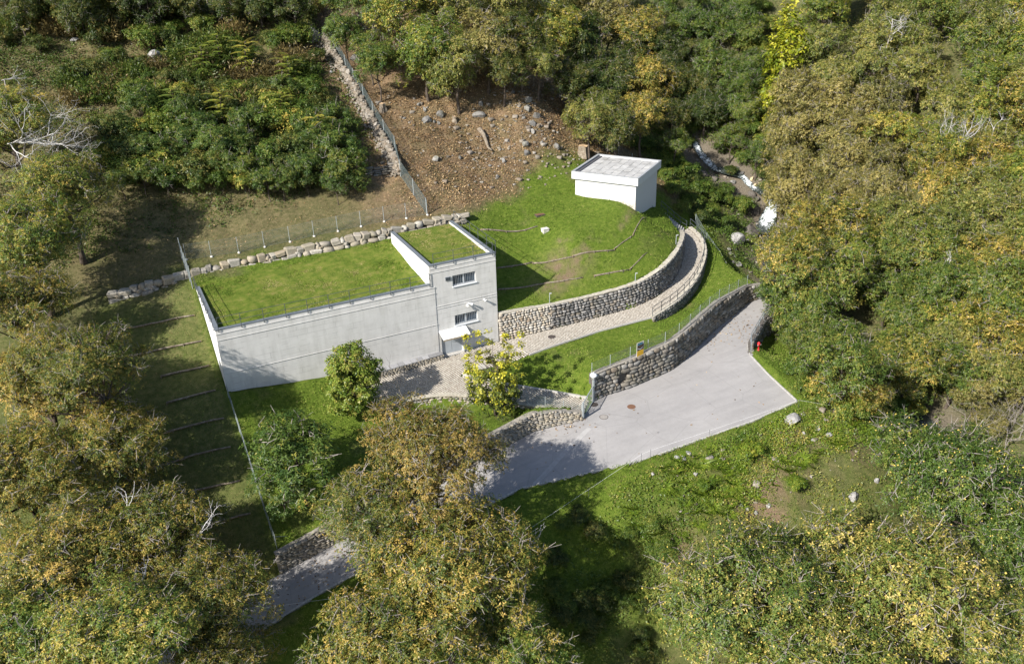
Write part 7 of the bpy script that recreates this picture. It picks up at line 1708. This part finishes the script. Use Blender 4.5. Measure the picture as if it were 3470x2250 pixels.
variant('upright', 2.2, 2.4, 2.6, seed=18, nlobe=0, nclump=250, nros=13, per=5, leafL=.125, leafW=.095, rc=.25, r0=.08, shape=shp, nl=36, tip=.06)
# broom and dry bracken: upright stems with slim leaves
def tuft(seed, n, h, r):
    rs = np.random.default_rng(seed); b = np.c_[rs.normal(0,r*.4,(n,2)), np.full(n,-.75)]; d = unit(np.c_[rs.normal(0,.5,(n,2)), rs.uniform(.6,1.4,n)]); k = 5
    ri = np.repeat(np.arange(n), k); f = np.tile(np.linspace(.3,1,k), n); L = h*rs.uniform(.6,1.1,n)
    P = b[ri]+d[ri]*(L[ri]*f)[:,None]; D = unit(d[ri]+rs.normal(0,.55,(len(ri),3))); N = unit(rs.normal(size=(len(ri),3))+A(0,0,.6))
    V, F = leaf_quads(P, D, N, .3*rs.uniform(.6,1.2,len(ri)), .07*np.ones(len(ri)), .15); t_ = np.clip(.5+rs.normal(0,.17,n)[ri]+rs.normal(0,.1,len(ri)),0,1)
    cm = fastmesh('stems', V, F, FM['broom'], {'tint':('FACE',t_)}); VAR.setdefault('tuft',[]).append((1.1,.7,cm,None,None))
for s in (21,22,23): tuft(s, 420, 1.5, 1.1)
# fronded saplings
def frond_tree(seed):
    rs = np.random.default_rng(seed); Ps, Ds, Ns, Ls, T = [], [], [], [], []; m = MB(); top = A(rs.uniform(-.2,.2),rs.uniform(-.2,.2),.6); m.tube([A(0,0,-3.4),A(0,0,-1.2),top],[.06,.05,.03],6)
    for i in range(22):
        a = i*2.4+rs.uniform(-.2,.2); z = .6-1.5*(i/22); st = top*(1-(i/22)*.6)+A(0,0,z-.6); d = unit(A(math.cos(a),math.sin(a),.55-.4*i/22)); LL = rs.uniform(1.0,1.5)
        for j in range(13):
            f = (j+1)/13; q = st+d*LL*f-A(0,0,.55)*f*f*LL*.6; sd = unit(np.cross(d,A(0,0,1)))
            for s in (-1,1): Ps.append(q); Ds.append(unit(sd*s+d*.45-A(0,0,.15))); Ns.append(unit(A(0,0,1)+d*.3)); Ls.append(.34*(1-.45*f)); T.append(.5+rs.normal(0,.1)+.25*(.5-i/22))
        m.tube([st, st+d*LL*.5-A(0,0,.08)*LL, st+d*LL-A(0,0,.33)*LL],[.015,.01,.005],3,False)
    V, F = leaf_quads(np.array(Ps),np.array(Ds),np.array(Ns),np.array(Ls),np.array(Ls)*.3,.1)
    cm = fastmesh('fronds', V, F, FM['robinia'], {'tint':('FACE',np.clip(T,0,1))}); VAR.setdefault('frond',[]).append((1.5,3.0,cm,m.mesh('trunk',M_BARK,True),None))
frond_tree(31); frond_tree(32)
def bare_tree(rs, P0, d0, L, r, depth, m, bend=.35):
    n = 5; P = [np.array(P0,float)]; d = unit(np.array(d0,float))
    for i in range(n): d = unit(d+rs.normal(0,bend*.35,3)+A(0,0,.05)); P.append(P[-1]+d*L/n)
    P = np.array(P); m.tube(P, np.linspace(r, r*.55, n+1), 6 if depth > 2 else (4 if depth > 1 else 3), False)
    if depth == 0: return
    for i in range(3 if depth > 1 else 2):
        k = rs.integers(2, n+1) if i else n; nd = unit(d+rs.normal(0,.75,3)); bare_tree(rs, P[k], nd, L*rs.uniform(.55,.8), r*.55, depth-1, m, bend*1.15)
KIND = {'brown':('near','brown'),'rust':('near','rust'),'shrub_olive':('shrub','gold'),'gold_near':('near','gold_near'),'burs':('near','burs'),'green_burs':('near','green_burs'),'maple':('upright','maple'),'mulberry':('spiky','mulberry'),'robinia':('feather','robinia'),'robinia_s':('feather','robinia'),
 'shrub_dark':('shrub','dark'),'shrub_green':('shrub','ivy'),'shrub_yellow':('shrub','shrub_yellow'),'broom':('tuft','broom'),'scrub_brown':('tuft','scrub_brown'),'dark':('mid','dark'),'dark2':('mid','dark2'),'gold':('mid','gold'),'olive':('mid','olive'),'goldbrown':('mid','goldbrown'),
 'russet':('fine','russet'),'olivegreen':('mid','olivegreen'),'ivy':('fine','ivy'),'yellow':('tall','yellow'),'frond':('frond','robinia'),'frond_y':('frond','gold')}
NAME = {'near':'chestnut_tree','mid':'broadleaf_tree','fine':'broadleaf_tree','shrub':'shrub','feather':'robinia_tree','tall':'yellow_tree','spiky':'young_tree','upright':'maple_tree','tuft':'scrub_clump','frond':'sapling'}
CATS = {'shrub':'shrub','tuft':'scrub','frond':'sapling'}
SCRUB = {'shrub_dark':'dark green bush among the bracken of the left slope','broom':'upright green broom clump on the rough left slope','scrub_brown':'dry brown bracken clump on the rough left slope','shrub_green':'low leafy green bush among the bracken of the left slope'}
auto = {'small bushes on the stream banks':'small green bush on the steep banks of the cascading stream','leafy bushes above the mown slope':'leafy green bush in the dense band above the dry mown slope','dark trees along the top left edge':'dark green tree along the top left edge of the scrub slope','low bushes on the shaded bank':'low green bush on the shaded bank right of the foreground chestnut'}
rs = np.random.default_rng(77)
for n, (kind, x, y, z, R, hc, label, group) in enumerate(TREES):
    if kind in ('sapling','twiggy'):
        root = thing('bare_sapling' if kind == 'sapling' else 'bare_thicket', (x,y,z), label, 'tree'); m = MB()
        for k in range(1 if kind == 'sapling' else 14):
            q = A(x,y,z)+(A(rs.normal(0,1.1),rs.normal(0,1.1),0) if kind == 'twiggy' else 0); bare_tree(rs, q-A(0,0,.2), A(rs.normal(0,.15),rs.normal(0,.15),1), 2.2, .05, 3, m)
        m.build('branches', M_TWIG, root); continue
    vk, mk = KIND[kind]; vs = VAR[vk]; R0, hc0, cm, wm, bmh = vs[n % len(vs)]
    s = R/R0; rot = rs.uniform(0, 6.283)
    root = thing(NAME[vk], (x,y,z), label or (SCRUB[kind] if group == 'low scrub on the left slope' else auto[group]), CATS.get(vk,'tree'), group)
    sz = s*rs.uniform(.9,1.1) if vk not in ('near',) else s
    c = bpy.data.objects.new('crown' if vk not in ('tuft','frond') else ('stems' if vk == 'tuft' else 'fronds'), cm); COL.objects.link(c); c.parent = root; c.location = (0,0,hc); c.rotation_euler = (0,0,rot); c.scale = (s,s,sz)
    c.material_slots[0].link = 'OBJECT'; c.material_slots[0].material = FM[mk]
    if wm is not None:
        w = bpy.data.objects.new('trunk', wm); COL.objects.link(w); w.parent = root; w.location = (0,0,hc); w.rotation_euler = (0,0,rot); w.scale = (s,s,max(sz, hc/hc0*1.0))
        if TWIGS.get(wm.name) is not None:
            w2 = bpy.data.objects.new('twigs', TWIGS[wm.name]); COL.objects.link(w2); w2.parent = root; w2.location = (0,0,hc); w2.rotation_euler = (0,0,rot); w2.scale = (s,s,sz); w2['kind'] = 'stuff'
    if bmh is not None and kind in ('burs','green_burs'):
        b = bpy.data.objects.new('burs', bmh); COL.objects.link(b); b.parent = root; b.location = (0,0,hc); b.rotation_euler = (0,0,rot); b.scale = (s,s,s); b['kind'] = 'stuff'
for n, (x, y, z, size, d, label) in enumerate(DEAD):
    r2 = np.random.default_rng(200+n); m = MB(); gz0 = gz(x,y); big = size > 2.4
    root = thing('dead_tree', (x,y,gz0), label, 'dead tree', 'dead white trees and branches')
    near_t = [t_ for t_ in TREES if t_[5] > 3.3 and math.hypot(t_[1]-x, t_[2]-y) < 7.5]
    if near_t:          # a dead limb growing out of its neighbour's stem
        t_ = min(near_t, key=lambda q: math.hypot(q[1]-x, q[2]-y)); foot = A(t_[1],t_[2],t_[3]+t_[5]*.5); root.location = Vector(foot)
        m.tube([foot, foot*.5+A(x,y,z)*.5+A(0,0,-.5), A(x,y,z)], [.13,.1,.055*max(1,size*.45)], 6, False)
    else: m.tube([A(x,y,gz0-.3), A(x+.2,y,(gz0+z)/2), A(x,y,z)], [.16,.13,.07*max(1,size*.45)], 6, False)
    m.build('trunk', M_TWIG, root, True)
    m = MB()
    for k in range((7 if size > 4 else 4) if big else 2): bare_tree(r2, A(x,y,z)-A(*d)*.3*k, unit(A(*d))+r2.normal(0,.35,3), size*.62, .05*max(.8,min(size,3.5)*.36), (4 if size > 4 else 3) if big else 2, m, .5)
    m.build('branches', M_DEADW, root, True)

# ---------------------------------------------------------------- grass, fallen leaves, undergrowth, ferns
rs = np.random.default_rng(5)
def scatter(n, x0, x1, y0, y1, dens):
    """n tries; keeps points where dens(x, y) beats a random number"""
    x = rs.uniform(x0,x1,n); y = rs.uniform(y0,y1,n); k = rs.random(n) < dens(x,y); return x[k], y[k]
def on_paving(x, y): return near(POLY_PATH,x,y,.12) | near(POLY_PLAZA,x,y,.12) | near(POLY_ASPH,x,y,.12) | ((x>-.1)&(x<24.9)&(y>-.9)&(y<9.9)&((y>-.25)|(x>12))) 
def hut_in(x, y):
    dx, dy = x-HUT_O[0], y-HUT_O[1]; a = dx*ca+dy*sa; b = -dx*sa+dy*ca; return (a>.2)&(a<HUT_W-.2)&(b>.2)&(b<HUT_D-.2)
ca, sa = math.cos(HUT_YAW), math.sin(HUT_YAW)
def tufts(x, y, z, h, w):
    n = len(x); k = 3; ri = np.repeat(np.arange(n), k); a = rs.uniform(0,6.283,n*k); le = rs.uniform(.15,.6,n*k); hh = h[ri]*rs.uniform(.6,1.2,n*k)
    b = np.stack([x[ri]+rs.normal(0,.035,n*k), y[ri]+rs.normal(0,.035,n*k), z[ri]-.02],1); s = np.stack([-np.sin(a),np.cos(a),0*a],1)*(w[ri]*.5)[:,None]
    tip = b+np.stack([np.cos(a)*le*hh, np.sin(a)*le*hh, hh],1); V = np.stack([b-s, b+s, tip],1).reshape(-1,3)
    return V, np.arange(len(V)).reshape(-1,3), ri
def grass_mat(name, stops):
    t = NT(name); t.b.inputs['Roughness'].default_value = .9; c = t.ramp(t.attr('tint'), stops); t.l(c, t.b.inputs['Base Color']); t.b.inputs['Specular IOR Level'].default_value = .15; return t.m
M_GRASS = grass_mat('grass_blades', [(.1,(.05,.081,.011)),(.4,(.101,.169,.019)),(.65,(.162,.223,.032)),(.85,(.257,.257,.074)),(.97,(.351,.284,.135))])
def lawn_d(x, y):
    l, lt, b, r = zones(x,y); return np.where(on_paving(x,y)|hut_in(x,y), 0, np.clip(l*1.2-.15,0,1)*(1-b*.9))
parts = [scatter(72000,-4,56,-21.5,18,lawn_d), scatter(22000,-8,50,-34,-19,lawn_d)]
x = np.concatenate([p[0] for p in parts]); y = np.concatenate([p[1] for p in parts]); z = ground(x,y)
cl = vnoise(x,y,.7,41)*.5+vnoise(x,y,2.4,42)*.6; h = np.clip(.1+.08*cl+rs.normal(0,.025,len(x)),.03,.28); V, F_, ri = tufts(x,y,z,h,np.full(len(x),.05))
tn = np.clip(.48-.2*cl+.22*vnoise(x,y,5,43)+.16*vnoise(x,y,1.7,48)+rs.normal(0,.12,len(x)),0,1)[ri]
tag(link('grass', fastmesh('grass', V, F_, M_GRASS, {'tint':('FACE',tn)})), 'short green lawn grass on the mound, garden and meadow', 'grass', kind='stuff')
# grass on the two roofs
for (x0,x1,y0,y1,zf,n) in ((.35,18.2,.35,10.9,block_roof,15000),(18.7,24.3,.4,9.7,lambda a,b: 8.35+.012*b+0*a,4000)):
    x = rs.uniform(x0,x1,n); y = rs.uniform(y0,y1,n); cl = vnoise(x,y,.8,44)*.5+vnoise(x,y,2.1,45)*.6
    V, F_, ri = tufts(x,y,zf(x,y)-.02,np.clip(.09+.05*cl,.03,.2),np.full(n,.05)); tn = np.clip((.64 if n > 5000 else .78)-.3*cl+.36*vnoise(x,y,3.2,49)+rs.normal(0,.14,n),0,1)[ri]
    tag(link('roof_grass', fastmesh('roof_grass', V, F_, M_GRASS, {'tint':('FACE',tn)}), bld), kind='stuff')
# dry grass on the terrace and behind the boulder wall
M_DRYG = grass_mat('dry_grass_blades', [(.1,(.047,.074,.016)),(.4,(.115,.128,.034)),(.65,(.203,.169,.068)),(.9,(.351,.270,.135))])
dd = lambda x, y: np.where(on_paving(x,y)|((x>-.2)&(x<25)&(y>-.3)&(y<10.9)), 0, .75*(1-zones(x,y)[0])*(sm(19,16,y)+.5*((x>22)&(x<54)&(y<27))))
dm = lambda x, y: np.where(on_paving(x,y), 0, .6*(1-.7*zones(x,y)[2]))
pa = [scatter(40000,-14,54,-14,27,dd), scatter(15000,24,52,-34,-19.5,dm)]
x = np.concatenate([p[0] for p in pa]); y = np.concatenate([p[1] for p in pa]); z = ground(x,y); cl = vnoise(x,y,1.1,46)
V, F_, ri = tufts(x,y,z,np.clip(.11+.06*cl,.04,.25),np.full(len(x),.05)); tn = np.clip(.5+.2*vnoise(x,y,2.7,47)+rs.normal(0,.15,len(x)),0,1)[ri]
tag(link('dry_grass', fastmesh('dry_grass', V, F_, M_DRYG, {'tint':('FACE',tn)})), 'thin dry grass on the terrace, the slope foot and the meadow', 'grass', kind='stuff')
# fallen leaves
M_FALLEN = grass_mat('fallen_leaves', [(.1,(.081,.049,.024)),(.4,(.189,.121,.061)),(.7,(.324,.209,.101)),(.95,(.513,.378,.216))])
ld = lambda x, y: zones(x,y)[1]*np.where((x>21)&(x<56),1,.35)
x, y = scatter(62000,-5,58,12,48,ld); xa, ya = scatter(34000,22,52,13,31,ld); x = np.concatenate([x,xa]); y = np.concatenate([y,ya]); z = ground(x,y)
x2 = np.concatenate([rs.normal(46.5,2.6,260), rs.uniform(-3,5,200), rs.normal(24.5,1.2,60), rs.uniform(18,43,60)]); y2 = np.concatenate([rs.normal(-7.6,1.5,260), rs.uniform(-19,-14.6,200), rs.normal(-12.9,.5,60), rs.uniform(-19,-11,60)]); k = inside(POLY_ASPH,x2,y2)
x2, y2 = x2[k], y2[k]; x = np.concatenate([x,x2]); y = np.concatenate([y,y2]); z = np.concatenate([z, T_ASPH(x2,y2)+.01]); n = len(x)
P = np.c_[x,y,z+.015]; N = unit(rs.normal(0,.45,(n,3))+A(0,0,1)); D = unit(np.cross(N,rs.normal(size=(n,3))))
V, F_ = leaf_quads(P,D,N,rs.uniform(.12,.26,n),rs.uniform(.07,.13,n)); 
tag(link('fallen_leaves', fastmesh('fallen_leaves', V, F_, M_FALLEN, {'tint':('FACE',np.clip(.52+.22*vnoise(x,y,3,51)+.15*vnoise(x,y,.8,52)+rs.normal(0,.24,n),0,1))})), 'brown fallen leaves covering the slope and scattered on the road', 'leaves', kind='stuff')
# undergrowth of the rough slopes
def undergrowth(name, mat, pts, label, hmax, L):
    x, y = pts; z = ground(x,y); n = len(x); per = 7; ri = np.repeat(np.arange(n),per); k = len(ri); h = hmax*np.clip(.45+.5*vnoise(x,y,2.5,61)+rs.normal(0,.2,n),.05,1.2)
    P = np.c_[x[ri]+rs.normal(0,.2,k), y[ri]+rs.normal(0,.2,k), z[ri]+h[ri]*rs.uniform(.1,1,k)]; N = unit(rs.normal(0,.5,(k,3))+A(-.2,-.2,.9)); D = unit(np.cross(N,rs.normal(size=(k,3))))
    V, F = leaf_quads(P,D,N,L*rs.uniform(.6,1.3,k),L*.42*rs.uniform(.7,1.2,k),.1)
    tag(link(name, fastmesh(name, V, F, mat, {'tint':('FACE',np.clip(.5+.25*vnoise(x,y,3.3,62)[ri]+rs.normal(0,.14,k),0,1))})), label, 'undergrowth', kind='stuff')
lefts = lambda x, y: sm(16,22,y)*(.3+.7*(vnoise(x,y,4,63)>.0))*(x<21.5+.02*y)
undergrowth('undergrowth', FM['broom'], scatter(21000,-22,23,18,62,lefts), 'green undergrowth among the scrub of the left slope', .7, .26)
undergrowth('dry_undergrowth', FM['scrub_brown'], scatter(9000,-22,23,20,62,lambda x,y: sm(16,22,y)*(.35+.65*(vnoise(x,y,5,64)>.05))*(x<22)), 'brown dry bracken among the scrub of the left slope', .45, .26)
def wood_d(x, y):
    sx = np.interp(y,[-40,-24,-13,-5,4.5,13,20.5,27,60],[61,59,57,56.5,62,68.2,68.3,66.5,62]); return sm(1.3,3.,np.abs(x-sx))*np.where(on_paving(x,y),0,1)*sm(54.8,56.5,x+.25*np.maximum(0,-6-y))
undergrowth('wood_undergrowth', FM['ivy'], scatter(12000,50,112,-40,62,lambda x,y: wood_d(x,y)*np.where((x<76)&(y>-2),1,.5)), 'green undergrowth on the stream banks and under the right-hand wood', .6, .26)
undergrowth('bank_scrub', FM['ivy'], scatter(9000,53,76,3,34,lambda x,y: wood_d(x,y)*np.where((x<58)&(y<9),.15,.9)), 'leafy green scrub on both banks of the cascading stream', .9, .22)
undergrowth('wood_brush', FM['russet'], scatter(7000,68,112,-35,70,lambda x,y: wood_d(x,y)*.8), 'brown brush under the right-hand wood', .8, .26)
undergrowth('bank_herbs', FM['olivegreen'], scatter(5200,24,52,-30,-20.4,lambda x,y: (.15+.85*(vnoise(x,y,2.2,65)>.12))*np.where(on_paving(x,y),0,.9)), 'yellow-green herbs on the meadow bank below the forecourt', .35, .2)
undergrowth('lawn_weeds', M_GRASS, scatter(11000,0,55,-20,14,lambda x,y: lawn_d(x,y)*(.15+.85*(vnoise(x,y,1.6,68)+.5*vnoise(x,y,.6,69)>.15))), 'leafy weeds in the lawns of the mound and the strip below the path', .2, .13)
undergrowth('meadow_herbs', FM['shrub_yellow'], scatter(2400,25,48,-24.8,-20.4,lambda x,y: (.2+.8*(vnoise(x,y,1.8,67)>.0))*np.where(on_paving(x,y),0,.9)), 'bright green herbs between the ferns on the meadow bank', .4, .2)
undergrowth('shaded_herbs', FM['ivy'], scatter(3000,10,30,-36,-21,lambda x,y: .3+.7*(vnoise(x,y,2.6,66)>-.1)), 'dark green herbs on the shaded bank below the road', .4, .22)
# ferns on the meadow bank
def fern_mesh(seed):
    r = np.random.default_rng(seed); Ps, Ds, Ns, Ls = [], [], [], []
    for i in range(11):
        a = i*2.4+r.uniform(-.3,.3); d = A(math.cos(a),math.sin(a),0); Lf = r.uniform(.7,1.05); s_ = A(-d[1],d[0],0)
        for j in range(11):
            f = (j+1)/11; q = d*Lf*f+A(0,0,.75*f-.62*f*f)*Lf
            for sg in (-1,1): Ps.append(q); Ds.append(unit(s_*sg+d*.5)); Ns.append(unit(A(0,0,1)-d*.3)); Ls.append(.3*(1-f*.8))
    V, F = leaf_quads(np.array(Ps),np.array(Ds),np.array(Ns),np.array(Ls),np.array(Ls)*.32,.15)
    return fastmesh('fern', V, F, FM['shrub_yellow'], {'tint':('FACE',np.clip(.5+r.normal(0,.14,len(F)),0,1))})
FE = [fern_mesh(i) for i in range(3)]
fx, fy = scatter(1600,25,48,-25.2,-20.3,lambda x,y: (vnoise(x,y,3,71)>-.15)*.35*np.where(on_paving(x,y),0,1)); fx, fy = fx[:130], fy[:130]; fz = ground(fx,fy)
for i in range(len(fx)):
    root = thing('fern', (fx[i],fy[i],fz[i]), 'yellow-green fern on the meadow bank below the asphalt forecourt', 'fern', 'ferns on the meadow bank')
    o = bpy.data.objects.new('fronds', FE[i % 3]); COL.objects.link(o); o.parent = root; s = rs.uniform(.6,1.2); o.scale = (s,s,s); o.rotation_euler = (rs.uniform(-.2,.2)+.3,0,rs.uniform(0,6.28))
